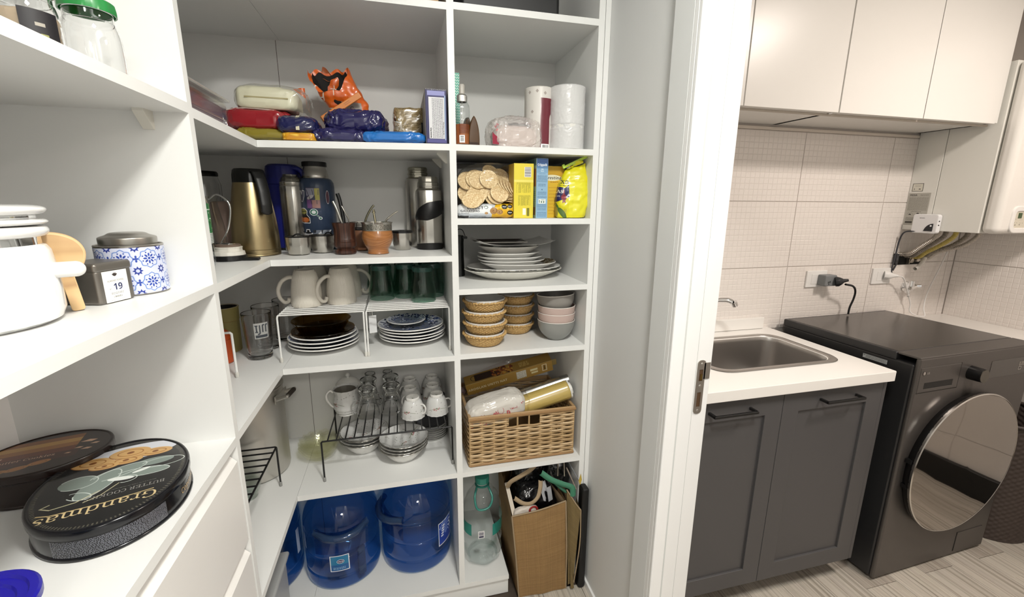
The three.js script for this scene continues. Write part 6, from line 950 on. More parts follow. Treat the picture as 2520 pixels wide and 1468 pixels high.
const bluePlate = phys(0xffffff, 0.15, { map: bluePrint });
function discTop(r, lift, t) { const g = lathe([[0, t + 0.0014], [r * 0.58, t + 0.0019], [r * 0.66, lift * 0.32 + t + 0.0004], [r * 0.95, lift + t * 0.75], [r * 0.965, lift + t * 0.8]], 72, 0); const u = g.attributes.uv, p = g.attributes.position; for (let i = 0; i < u.count; i++) u.setXY(i, 0.5 + p.getX(i) / (2 * r), 0.5 + p.getZ(i) / (2 * r)); return g; }
function plate(label, x, y, z, r, lift, group, m = porcelain, top = bluePlate) { const t = thing('plate', label, 'plate', [x, y, z], (x * 37) % 3, group); part(t, 'plate_body', plateGeo(r, lift), m); if (top) part(t, 'printed_face', discTop(r, lift, 0.0035), top); return t; }
{
  const L = ['lowest', 'second', 'third', 'topmost'], rim = [0, 1.2, -1.5, 1.5];
  for (let i = 0; i < 4; i++) { const p = plate(`white plate with blue border, ${L[i]} in the stack under the amber bowl`, -0.272 + rim[i] * 0.001, Y3 + 0.0008 + i * 0.0115, -1.538 + (i % 2) * 0.003, i === 3 ? 0.105 : 0.1145 - i * 0.0008, 0.0195, 'plates under the left white rack'); void p; }
  const am = phys(new THREE.Color(0.50, 0.36, 0.13), 0.03, { transmission: 1, thickness: 0 });
  const b = thing('amber_plate', 'flat amber glass plate under the amber bowl', 'plate', [-0.272, Y3 + 0.0475, -1.536]);
  part(b, 'plate_body', plateGeo(0.101, 0.017, 0.003), am);
  const w = thing('amber_bowl', 'smoky amber glass bowl on top of the left plate stack', 'bowl', [-0.276, Y3 + 0.0525, -1.535]);
  part(w, 'bowl_body', lathe([[0, 0.002], [0.06, 0.002], [0.064, 0], [0.068, 0.003], [0.076, 0.018], [0.092, 0.043], [0.0945, 0.0465], [0.093, 0.0475], [0.0895, 0.0445], [0.073, 0.019], [0.062, 0.005], [0, 0.0045]], 72, 0.6), am);
  const L2 = ['lowest', 'second', 'third', 'fourth', 'topmost'];
  for (let i = 0; i < 5; i++) plate(`blue patterned plate, ${L2[i]} large one of the stack beside the divider`, 0.022 + [0.002, 0, 0.004, -0.002, -0.003][i], Y3 + 0.0008 + i * 0.0105, -1.555, 0.1165 - (i === 3 ? 0.003 : 0), 0.0195, 'plates under the right white rack');
  const s = plate('small blue and white saucer tilted on top of the right plate stack', 0.004, Y3 + 0.062, -1.575, 0.069, 0.009, undefined); s.rotation.set(0.03, 0.4, 0.0);
}
// ---------------------------------------------------------------- fourth shelf of the corner: pot, glass bowls, floral china
{
  const alu = new THREE.MeshPhysicalMaterial({ color: new THREE.Color(0.6, 0.58, 0.54), metalness: 0.9, roughness: 0.42, anisotropy: 0.5, side: THREE.DoubleSide });
  const t = thing('stock_pot', 'big aluminium stock pot standing in the corner behind the black rack', 'stock pot', [-0.528, Y4 + 0.0003, -1.527]);
  part(t, 'pot_body', lathe([[0, 0.001], [0.098, 0.001], [0.106, 0.006], [0.108, 0.015], [0.1085, 0.29], [0.1115, 0.293], [0.1115, 0.297], [0.108, 0.298], [0.1055, 0.29], [0.105, 0.015], [0, 0.008]], 80), alu);
  part(t, 'lid', lathe([[0.107, 0.2985], [0.1115, 0.2995], [0.109, 0.302], [0.094, 0.3035], [0.09, 0.3], [0.04, 0.304], [0, 0.3045]], 72), alu);
  t.scale.set(1, 1.05, 1);
  for (const a of [1.42, 1.42 + PI]) { const h = part(t, 'handle', wire([[-0.036, 0.262, 0.107], [-0.032, 0.272, 0.142], [0.032, 0.272, 0.142], [0.036, 0.262, 0.107]], 0.0055, 10), alu); h.rotation.y = a; part(h, 'handle_plate', bx(-0.045, 0.25, 0.106, 0.045, 0.276, 0.1095, 0.002), alu); part(h, 'grip', bar([-0.024, 0.272, 0.142], [0.024, 0.272, 0.142], 0.0078, 12), std(0x3c352f, 0.5)); }
  // pale green scalloped glass bowls
  const gg = phys(new THREE.Color(0.92, 0.92, 0.84), 0.04, { transmission: 1, thickness: 0 });
  const scal = (r, h) => sheet((u, v) => { const a = u * 2 * PI, k = Math.pow(v, 1.5), R = r * (0.42 + 0.58 * Math.pow(v, 0.8)) * (1 + 0.02 * v * Math.cos(a * 16)); return [R * Math.sin(a), 0.001 + h * k + 0.002 * v * Math.cos(a * 16), R * Math.cos(a)]; }, 160, 20);
  const sg = mergeGeometries([scal(0.069, 0.042), lathe([[0, 0.0015], [0.029, 0.0012]], 40, 0)].map((q) => { const n = q.index ? q.toNonIndexed() : q; return n; }));
  const b = thing('glass_bowl', 'pale green scalloped glass bowl, lowest of its stack', 'bowl', [-0.329, Y4, -1.562], 0, 'pale green glass bowls');
  part(b, 'bowl_body', sg, gg);
  ['second', 'third', 'topmost'].forEach((n, i) => copy(b, `pale green scalloped glass bowl, ${n} from the shelf in its stack`, [-0.329 + 0.002 * i, Y4 + 0.0105 * (i + 1), -1.562 + 0.002 * i], 0.12 * i));
  // small glasses under the left black rack
  const d = thing('dessert_glass', 'small fluted clear glass dish under the left black rack', 'glass dish', [-0.512, Y4, -1.372], 0);
  part(d, 'dish_body', lathe(spline([[0, 0.003], [0.028, 0.002], [0.032, 0.012], [0.04, 0.03], [0.043, 0.048]], 24), 48, 0), thinGlass([0.85, 0.88, 0.86], 0.03));
  copy(d, 'second clear glass dish, stacked in the one below the left rack', [-0.512, Y4 + 0.014, -1.372], 0.4);
}
const floral = (seed, n, rosy = true) => canvasTex(512, 512, (x) => { x.fillStyle = '#d8d8d6'; x.fillRect(0, 0, 512, 512); const r = rng(seed); for (let i = 0; i < n; i++) { x.fillStyle = ['#6c6d63', '#7b7a72', '#55604f', '#8a7d7a'][i % 4]; x.beginPath(); x.ellipse(r() * 512, r() * 512, 4, 3, r() * 3, 0, 7); x.fill(); } if (rosy) for (let k = 0; k < 3; k++) { const a = 90 + k * 165, b = 250 + 40 * Math.sin(k * 3); for (let i = 0; i < 9; i++) { x.fillStyle = ['#bf8a8e', '#cfa9aa', '#a87270', '#85907a'][i % 4]; x.beginPath(); x.ellipse(a + (r() - 0.5) * 50, b + (r() - 0.5) * 34, 9, 6, r() * 3, 0, 7); x.fill(); } x.strokeStyle = '#6f7d5c'; x.lineWidth = 4; x.beginPath(); x.moveTo(a - 60, b + 30); x.quadraticCurveTo(a, b - 30, a + 70, b + 10); x.stroke(); } });
const chinaSide = phys(0xffffff, 0.12, { map: floral(5, 60) }), chinaFace = phys(0xffffff, 0.12, { map: floral(9, 130) });
{
  const TY = Y4 + 0.147 + 0.003 * 1.8;
  // floral deep plates stacked under the rack
  const deep = (r) => lathe([[0, 0.001], [r * 0.48, 0.001], [r * 0.5, 0], [r * 0.55, 0.002], [r * 0.72, 0.014], [r * 0.9, 0.03], [r * 1.0, 0.0335], [r * 0.995, 0.0358], [r * 0.88, 0.0335], [r * 0.7, 0.0175], [r * 0.5, 0.0055], [0, 0.0048]], 72, 0.6);
  const face = (r) => { const g = lathe([[0, 0.0053], [r * 0.5, 0.006], [r * 0.7, 0.018], [r * 0.88, 0.034], [r * 0.985, 0.0362]], 72, 0); const u = g.attributes.uv, p = g.attributes.position; for (let i = 0; i < u.count; i++) u.setXY(i, 0.5 + p.getX(i) / (2 * r), 0.5 + p.getZ(i) / (2 * r)); return g; };
  const silver = std(new THREE.Color(0.5, 0.48, 0.44), 0.3, 1);
  const scRim = (r) => sheet((u, v) => { const a = u * 2 * PI, q = v * 2 * PI, R = r * (1 + 0.006 * Math.cos(a * 28)); return [(R + 0.0011 * Math.cos(q)) * Math.sin(a), 0.0348 + 0.0012 * Math.sin(q), (R + 0.0011 * Math.cos(q)) * Math.cos(a)]; }, 224, 6);
  const base = thing('deep_plate', 'floral deep plate, lowest in the left stack under the black rack', 'plate', [-0.174, Y4, -1.583], 0);
  part(base, 'plate_body', deep(0.087), porcelain); part(base, 'printed_face', face(0.087), chinaFace); part(base, 'silver_rim', scRim(0.087), silver);
  base.scale.y = 1.5;
  [['second', 0.026], ['third', 0.0395]].forEach(([n, y], i) => copy(base, `floral deep plate, ${n} from below in the left stack under the black rack`, [-0.174 + 0.002 * i, Y4 + y, -1.583], 1 + i).scale.set(1, 1, 1));
  { const c = copy(base, 'floral plate with rosy sprigs on top of the left stack', [-0.168, Y4 + 0.0565, -1.578], 0.5); c.scale.set(0.99, 0.7, 0.99); }
  [['lowest', 0], ['second', 0.0245], ['third', 0.037], ['topmost', 0.0495]].forEach(([n, y], i) => copy(base, `floral deep plate, ${n} in the front stack under the black rack`, [-0.0275 + 0.001 * i, Y4 + y, -1.4925 + 0.001 * i], 2 + i * 0.7).scale.set(1, i ? 1 : 1.5, 1));
  for (let i = 0; i < 7; i++) { const t = thing('saucer', ['lowest', 'second', 'third', 'fourth', 'fifth', 'sixth', 'topmost'][i] + ' dark-edged saucer in the stack beside the divider', 'saucer', [0.083, Y4 + i * 0.0088, -1.624], i); part(t, 'saucer_body', plateGeo(0.0615, 0.009, 0.0025), porcelain); part(t, 'silver_rim', new THREE.TorusGeometry(0.061, 0.0013, 6, 56).rotateX(PI / 2).translate(0, 0.0105, 0), std(0x1c1c1e, 0.4)); if (i === 6) part(t, 'printed_face', discTop(0.0615, 0.009, 0.0025), phys(0x55565a, 0.2)); }
  // jug and sugar bowl
  const j = thing('milk_jug', 'white china milk jug with pink flowers at the left of the black rack', 'jug', [-0.226, TY, -1.583], 0.25);
  part(j, 'jug_body', sheet((u, v) => { const P = [[0.031, 0], [0.031, 0.004], [0.0385, 0.014], [0.0445, 0.03], [0.0445, 0.045], [0.0405, 0.062], [0.0365, 0.078], [0.0395, 0.093], [0.042, 0.099]]; const k = v * (P.length - 1), i = Math.min(P.length - 2, Math.floor(k)), w = k - i, s2 = w * w * (3 - 2 * w); const a = u * 2 * PI, lip = Math.pow(Math.max(0, Math.cos(a - PI / 2)), 6) * Math.pow(v, 6); const r = (P[i][0] * (1 - s2) + P[i + 1][0] * s2) * (1 + 0.012 * Math.cos(a * 14) * v) + 0.014 * lip; return [r * Math.sin(a), P[i][1] * (1 - w) + P[i + 1][1] * w + 0.008 * lip, r * Math.cos(a)]; }, 140, 48), chinaSide);
  part(j, 'base', lathe([[0, 0.0012], [0.031, 0.001], [0.0325, 0.002], [0.032, 0.005]], 40), porcelain);
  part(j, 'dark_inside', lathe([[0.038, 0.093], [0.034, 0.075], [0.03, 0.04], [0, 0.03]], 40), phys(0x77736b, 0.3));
  part(j, 'handle', tube([[-0.04, 0.03, 0], [-0.052, 0.042, 0], [-0.064, 0.066, 0], [-0.064, 0.086, 0], [-0.052, 0.098, 0], [-0.042, 0.09, 0]], 0.0036, 44, 10), porcelain, 'curled handle');
  const s = thing('sugar_bowl', 'white china sugar bowl with a knobbed lid behind the milk jug', 'sugar bowl', [-0.226, TY, -1.672]);
  part(s, 'bowl_body', lathe(spline([[0, 0.001], [0.028, 0.001], [0.038, 0.02], [0.042, 0.045], [0.04, 0.07], [0.042, 0.078]], 26), 48, 0), porcelain);
  const ld = part(s, 'lid', lathe(spline([[0.044, 0.078], [0.0435, 0.082], [0.03, 0.096], [0.01, 0.102], [0.0001, 0.103]], 20), 48, 0), porcelain); part(ld, 'lid_knob', lathe(spline([[0.004, 0.101], [0.005, 0.107], [0.0085, 0.113], [0.006, 0.12], [0.0001, 0.123]], 16), 24, 0), porcelain); part(ld, 'silver_edge', new THREE.TorusGeometry(0.0442, 0.0014, 8, 48).rotateX(PI / 2).translate(0, 0.079, 0), silver);
  // footed glass cups, upside down
  const g = thing('glass_cup', 'footed glass cup upside down with its handle to the left, in front of the jug', 'glass cup', [-0.147, TY, -1.545], 0);
  part(g, 'cup_body', lathe([[0.0385, 0.0003], [0.0397, 0.001], ...spline([[0.0392, 0.012], [0.0355, 0.035], [0.0275, 0.062], [0.0225, 0.074], [0.0215, 0.08], [0.026, 0.09], [0.0305, 0.099], [0.031, 0.107]], 36), [0.029, 0.11], ...spline([[0.025, 0.106], [0.016, 0.097], [0.006, 0.093]], 12), [0.0001, 0.0925], [0.0001, 0.076], [0.012, 0.074], ...spline([[0.02, 0.068], [0.0255, 0.058], [0.0337, 0.034], [0.0376, 0.012]], 20), [0.0378, 0.001], [0.0385, 0.0003]], 48, 0), glassClear);
  part(g, 'handle', tube([[-0.03, 0.056, 0], [-0.044, 0.056, 0], [-0.057, 0.042, 0], [-0.057, 0.024, 0], [-0.046, 0.013, 0], [-0.038, 0.014, 0]], 0.0036, 40, 10), glassClear, 'glass handle');
  const spots = [[-0.0625, -1.555, 'footed clear glass cup upside down, right front one of its group', 2.0], [-0.147, -1.626, 'footed glass cup upside down, second row behind the left one', 2.6], [-0.0665, -1.637, 'footed glass cup upside down, second row behind the right one', 1.8]];
  spots.forEach(([x, z, l, a]) => copy(g, l, [x, TY, z], a));
  // these two stand at the very back, smaller in view
  copy(g, 'footed glass cup upside down, last one in the left row by the back panel', [-0.1445, TY, -1.682], 0.3).scale.set(0.66, 1, 0.66);
  copy(g, 'footed glass cup upside down, last one in the right row by the back panel', [-0.0785, TY, -1.691], 0.8).scale.set(0.6, 1, 0.6);
  // china cups, upside down
  const c = thing('china_cup', 'white floral china cup upside down, frontmost on the black rack', 'cup', [0.0125, TY, -1.503], 0);
  part(c, 'cup_body', sheet((u, v) => { const P = spline([[0.0428, 0.0005], [0.0418, 0.006], [0.0412, 0.018], [0.0375, 0.04], [0.031, 0.058], [0.0245, 0.066]], 24); const k = v * (P.length - 1), i = Math.min(P.length - 2, Math.floor(k)), w = k - i, a = u * 2 * PI; const r = (P[i][0] * (1 - w) + P[i + 1][0] * w) * (1 + 0.02 * (1 - v) ** 3 * Math.cos(a * 14)); return [r * Math.sin(a), P[i][1] * (1 - w) + P[i + 1][1] * w, r * Math.cos(a)]; }, 120, 36), chinaSide);
  part(c, 'foot_ring', lathe([[0.0235, 0.0645], [0.024, 0.074], [0.0228, 0.0765], [0.0205, 0.076], [0.02, 0.0685], [0, 0.068]], 44, 0.5), porcelain);
  part(c, 'maker_mark', print(0.014, 0.01).rotateX(-PI / 2).translate(0, 0.0684, 0), phys(0xffffff, 0.4, { transparent: true, map: canvasTex(64, 48, (x) => { x.clearRect(0, 0, 64, 48); x.fillStyle = '#66744c'; x.beginPath(); x.ellipse(32, 20, 20, 8, 0.3, 0, 7); x.fill(); smallprint(x, 8, 32, 58, 46, 7, '#777', 2); }) }));
  part(c, 'handle', tube([[-0.03, 0.05, 0], [-0.045, 0.052, 0], [-0.054, 0.04, 0], [-0.05, 0.022, 0], [-0.04, 0.016, 0]], 0.003, 36, 8), porcelain);
  c.rotation.y = 2.5;
  copy(c, 'white floral china cup upside down, front right beside the divider, handle to the left', [0.099, TY, -1.513], 0.1);
  copy(c, 'white china cup upside down, middle row left', [0.006, TY, -1.592], 2.2);
  copy(c, 'white china cup upside down, middle row right by the divider', [0.0915, TY, -1.6], 0.9);
  copy(c, 'white china cup upside down, back row left', [0.006, TY, -1.679], 2.4);
  copy(c, 'white china cup upside down, back row right by the divider', [0.0945, TY, -1.6865], 1.2);
}
// ---------------------------------------------------------------- right column: platters, bowls
{
  const oval = (a, b, h, t = 0.004, wave = 0, n = 0) => { const P = [[0, 0.001], [0.55, 0.001], [0.58, 0], [0.64, 0.002], [0.86, h * 0.62], [0.985, h - 0.001], [1, h], [0.995, h + t * 0.6], [0.85, h * 0.62 + t], [0.62, t + 0.002], [0, t + 0.001]]; return sheet((u, v) => { const k = v * (P.length - 1), i = Math.min(P.length - 2, Math.floor(k)), w = k - i, q = u * 2 * PI, r = P[i][0] * (1 - w) + P[i + 1][0] * w, y = P[i][1] * (1 - w) + P[i + 1][1] * w, f = 1 + (r > 0.8 ? wave * Math.cos(q * n) * (r - 0.8) * 5 : 0); return [a * r * f * Math.sin(q), y, b * r * f * Math.cos(q)]; }, 144, 40); };
  const ivory = phys(new THREE.Color(0.80, 0.78, 0.71), 0.18), greyRim = phys(new THREE.Color(0.62, 0.6, 0.56), 0.2);
  const add = (label, x, y, z, a, b, h, m, parts, turn = 0, wave = 0, n = 0) => { const t = thing('platter', label, 'platter', [x, Y3R + y, z], turn); part(t, 'platter_body', oval(a, b, h, 0.004, wave, n), m); if (parts) parts(t); return t; };
  const X = 0.394, Z = -1.545;
  add('large ivory oval platter with a scalloped rim, lowest in the platter stack', 0.399, 0.0006, -1.545, 0.181, 0.128, 0.030, ivory, (t) => part(t, 'rim_beading', oval(0.182, 0.129, 0.0305, 0.003, 0.012, 44).translate(0, 0.0006, 0), ivory), 0, 0.008, 44);
  add('white oval platter with dark dashes along its rim, second in the platter stack', 0.401, 0.0125, -1.545, 0.176, 0.122, 0.0285, porcelain, (t) => { for (let i = 0; i < 34; i++) { const q = -1.5 + i * 0.0925; if (i % 3 === 2) continue; part(t, 'rim_dash', bx(-0.0062, 0.026, -0.0006, 0.0062, 0.0278, 0.0008).rotateY(0).applyMatrix4(new THREE.Matrix4().makeRotationY(Math.atan2(Math.sin(q) / 0.176 * 0.122, Math.cos(q)) ).setPosition(0.1765 * Math.sin(q), 0, 0.1225 * Math.cos(q))), std(0x1c2420, 0.5)); } });
  const rims = [['wide white plate with a brown floral border at its right', 0.418, 0.029, 0.142, 0.106, 0.026], ['white serving plate, fourth from the bottom of the platter stack', 0.392, 0.043, 0.124, 0.098, 0.023], ['white serving plate, fifth from the bottom of the platter stack', 0.386, 0.056, 0.121, 0.096, 0.022], ['white serving plate with a wavy rim, sixth in the platter stack', 0.380, 0.070, 0.114, 0.094, 0.023], ['deep grey-white serving dish, third from the top of the platter stack', 0.381, 0.086, 0.112, 0.092, 0.029]];
  rims.forEach(([l, x, y, a, b, h], i) => add(l, x, y, Z, a, b, h, i === 4 ? greyRim : porcelain, i === 0 ? (t) => part(t, 'floral_border', sheet((u, v) => { const q = 0.5 + u * 1.6, r = 0.78 + 0.19 * v; return [0.142 * r * Math.sin(q), 0.0135 + 0.0135 * v + 0.004, 0.106 * r * Math.cos(q)]; }, 24, 3), printed(256, 64, (x) => { x.fillStyle = '#b9b09b'; x.fillRect(0, 0, 256, 64); const r = rng(4); for (let k = 0; k < 90; k++) { x.fillStyle = ['#6b5234', '#8c7350', '#4d4630'][k % 3]; x.beginPath(); x.ellipse(r() * 256, r() * 64, 8, 5, r() * 3, 0, 7); x.fill(); } })) : null, 0, i === 3 ? 0.012 : 0, 9));
  const sq = thing('square_platter', 'white rectangular platter with upturned corners near the top of the stack', 'platter', [0.392, Y3R + 0.1175, Z], 0);
  part(sq, 'platter_body', sheet((u, v) => { const a = u * 2 - 1, b = v * 2 - 1; return [a * 0.148 * (1 - 0.08 * b * b), 0.002 + 0.016 * Math.pow(Math.abs(a), 4) + 0.007 * Math.pow(Math.abs(b), 4), b * 0.1 * (1 - 0.05 * a * a)]; }, 48, 32), porcelain);
  part(sq, 'foot', bx(-0.08, -0.0015, -0.05, 0.08, 0.003, 0.05, 0.002), porcelain);
  const br = thing('brown_dish', 'dark brown square dish lying on top of the white platters', 'dish', [0.352, Y3R + 0.1205, -1.555], 0);
  part(br, 'dish_body', sheet((u, v) => { const a = u * 2 - 1, b = v * 2 - 1; return [a * 0.088 * (1 - 0.1 * b), 0.003 + 0.009 * Math.pow(Math.max(Math.abs(a), Math.abs(b)), 5), b * 0.075]; }, 32, 32), phys(new THREE.Color(0.045, 0.026, 0.018), 0.2));
  part(br, 'rim_edge', wire([[-0.0795, 0.0125, 0.075], [0.0795, 0.0125, 0.075]], 0.0016).concat(wire([[-0.0795, 0.0125, 0.075], [-0.097, 0.0125, -0.075]], 0.0016), wire([[0.0795, 0.0125, 0.075], [0.097, 0.0125, -0.075]], 0.0016)), phys(new THREE.Color(0.55, 0.53, 0.49), 0.2));
  const g = thing('pepper_mill', 'tall black mill with a wire bail, half behind the divider', 'mill', [0.2005, Y3R, -1.60]);
  part(g, 'mill_body', lathe([[0, 0.001], [0.024, 0.001], [0.0245, 0.02], [0.023, 0.03], [0.0215, 0.07], [0.0215, 0.125], [0.023, 0.14], [0.021, 0.15], [0, 0.152]], 36), std(0x0a0c0a, 0.4));
  part(g, 'lever', [bx(0.008, 0.138, 0.004, 0.034, 0.147, 0.014, 0.002)], std(0x0a0c0a, 0.4)); part(g, 'bail', tube([[-0.012, 0.15, 0.008], [0, 0.172, 0.01], [0.016, 0.17, 0.012], [0.026, 0.148, 0.012]], 0.0014, 24), std(0x111, 0.4));
  // bowls in woven holders
  const straw = std(0xffffff, 0.75, 0, { map: canvasTex(256, 64, (x) => { x.fillStyle = '#c2a069'; x.fillRect(0, 0, 256, 64); const r = rng(8); for (let i = 0; i < 220; i++) { x.fillStyle = ['rgba(120,82,36,.35)', 'rgba(226,190,128,.45)', 'rgba(160,115,60,.4)'][i % 3]; x.fillRect(r() * 256, r() * 64, 4 + r() * 10, 2 + r() * 3); } }) }); straw.map.repeat.set(6, 1);
  const shell = sheet((u, v) => { const a = u * 2 * PI, P = [[0.04, 0.001], [0.046, 0.004], [0.055, 0.016], [0.0615, 0.031], [0.063, 0.04]]; const k = v * (P.length - 1), i = Math.min(P.length - 2, Math.floor(k)), w = k - i; const wv = 0.0011 * Math.sin(u * 2 * PI * 30 + (Math.floor(v * 14) % 2 ? PI : 0)) * Math.pow(Math.sin(v * 14 * PI), 2); const r = P[i][0] * (1 - w) + P[i + 1][0] * w + wv; return [r * Math.sin(a), P[i][1] * (1 - w) + P[i + 1][1] * w, r * Math.cos(a)]; }, 240, 70);
  const braid = sheet((u, v) => { const a = u * 2 * PI, q = v * 2 * PI, R = 0.0635 + 0.0012 * Math.sin(u * 2 * PI * 44), t = 0.0034 + 0.0009 * Math.sin(u * 2 * PI * 44 + 1.5); return [(R + t * Math.cos(q)) * Math.sin(a), 0.0405 + 0.001 * Math.sin(u * 2 * PI * 22) + t * Math.sin(q), (R + t * Math.cos(q)) * Math.cos(a)]; }, 264, 10);
  const bowlIn = lathe([[0, 0.004], [0.036, 0.004], [0.05, 0.014], [0.058, 0.032], [0.0605, 0.0475], [0.059, 0.0485], [0.0565, 0.046], [0.054, 0.032], [0.046, 0.014], [0.034, 0.0075], [0, 0.007]], 56, 0.6);
  const whiteGlaze = phys(new THREE.Color(0.8, 0.79, 0.77), 0.15), greyIn = phys(new THREE.Color(0.17, 0.17, 0.17), 0.12);
  const wb = thing('basket_bowl', 'white bowl in a straw holder, lowest of the front stack at the left', 'bowl', [0.268, Y4R, -1.437], 0);
  part(wb, 'straw_holder', shell, straw); part(wb, 'braided_rim', braid, straw); part(wb, 'bowl_liner', bowlIn, whiteGlaze, 'white glazed bowl'); wb.scale.set(1.15, 1, 1.15);
  [['second from below in the front stack', 0.0395, 1, 0.002], ['third in the front stack', 0.0785, 2, -0.001]].forEach(([l, y, a, dx]) => copy(wb, `bowl in a straw holder, ${l} at the left`, [0.268 + dx, Y4R + y, -1.437], a));
  const tp = copy(wb, 'dark grey bowl in a straw holder on top of the front stack', [0.27, Y4R + 0.1175, -1.437], 0.7);
  part(tp, 'grey_glaze', lathe([[0.0567, 0.0463], [0.0543, 0.032], [0.0463, 0.0143], [0.0343, 0.0079], [0, 0.0074]], 56, 0), greyIn, 'dark grey glaze');
  [['lowest', 0], ['second', 0.036], ['third', 0.072], ['topmost', 0.1085]].forEach(([n, y], i) => { const c = copy(wb, `bowl in a straw holder, ${n} of the rear stack between the two front stacks`, [0.412, Y4R + y, -1.552], 0.4 * i); c.scale.set(1.04, 0.92, 1.04); });
  // plain bowls
  const bowl = (label, y, c, inner, tilt = 0) => { const t = thing('bowl', label, 'bowl', [0.534, Y4R + y, -1.44], 0); t.scale.set(1.09, 1, 1.09); part(t, 'bowl_body', lathe(spline([[0, 0.001], [0.026, 0.001], [0.031, 0.004], [0.048, 0.022], [0.0585, 0.045], [0.0622, 0.072]], 30), 64, 0), phys(c, 0.3)); part(t, 'inside', lathe(spline([[0, 0.005], [0.026, 0.006], [0.046, 0.024], [0.0562, 0.046], [0.0602, 0.072]], 26), 64, 0), phys(inner, 0.25)); part(t, 'rim', new THREE.TorusGeometry(0.0612, 0.0013, 8, 64).rotateX(PI / 2).translate(0, 0.072, 0), phys(new THREE.Color(0.75, 0.71, 0.66), 0.3), 'pale rim'); if (tilt) t.rotation.set(-tilt, 0, tilt); return t; };
  const gr = new THREE.Color(0.27, 0.275, 0.26), pk = new THREE.Color(0.55, 0.42, 0.38);
  bowl('grey-green bowl, lowest of the coloured bowl stack at the right', 0, gr, gr); bowl('pale pink bowl, lower one of the two pink bowls', 0.0285, pk, pk); bowl('pale pink bowl, upper one of the two pink bowls', 0.0545, pk, pk); bowl('taupe grey bowl on top of the coloured bowl stack, slightly tilted', 0.094, new THREE.Color(0.27, 0.255, 0.235), new THREE.Color(0.27, 0.26, 0.25), 0.05);
}
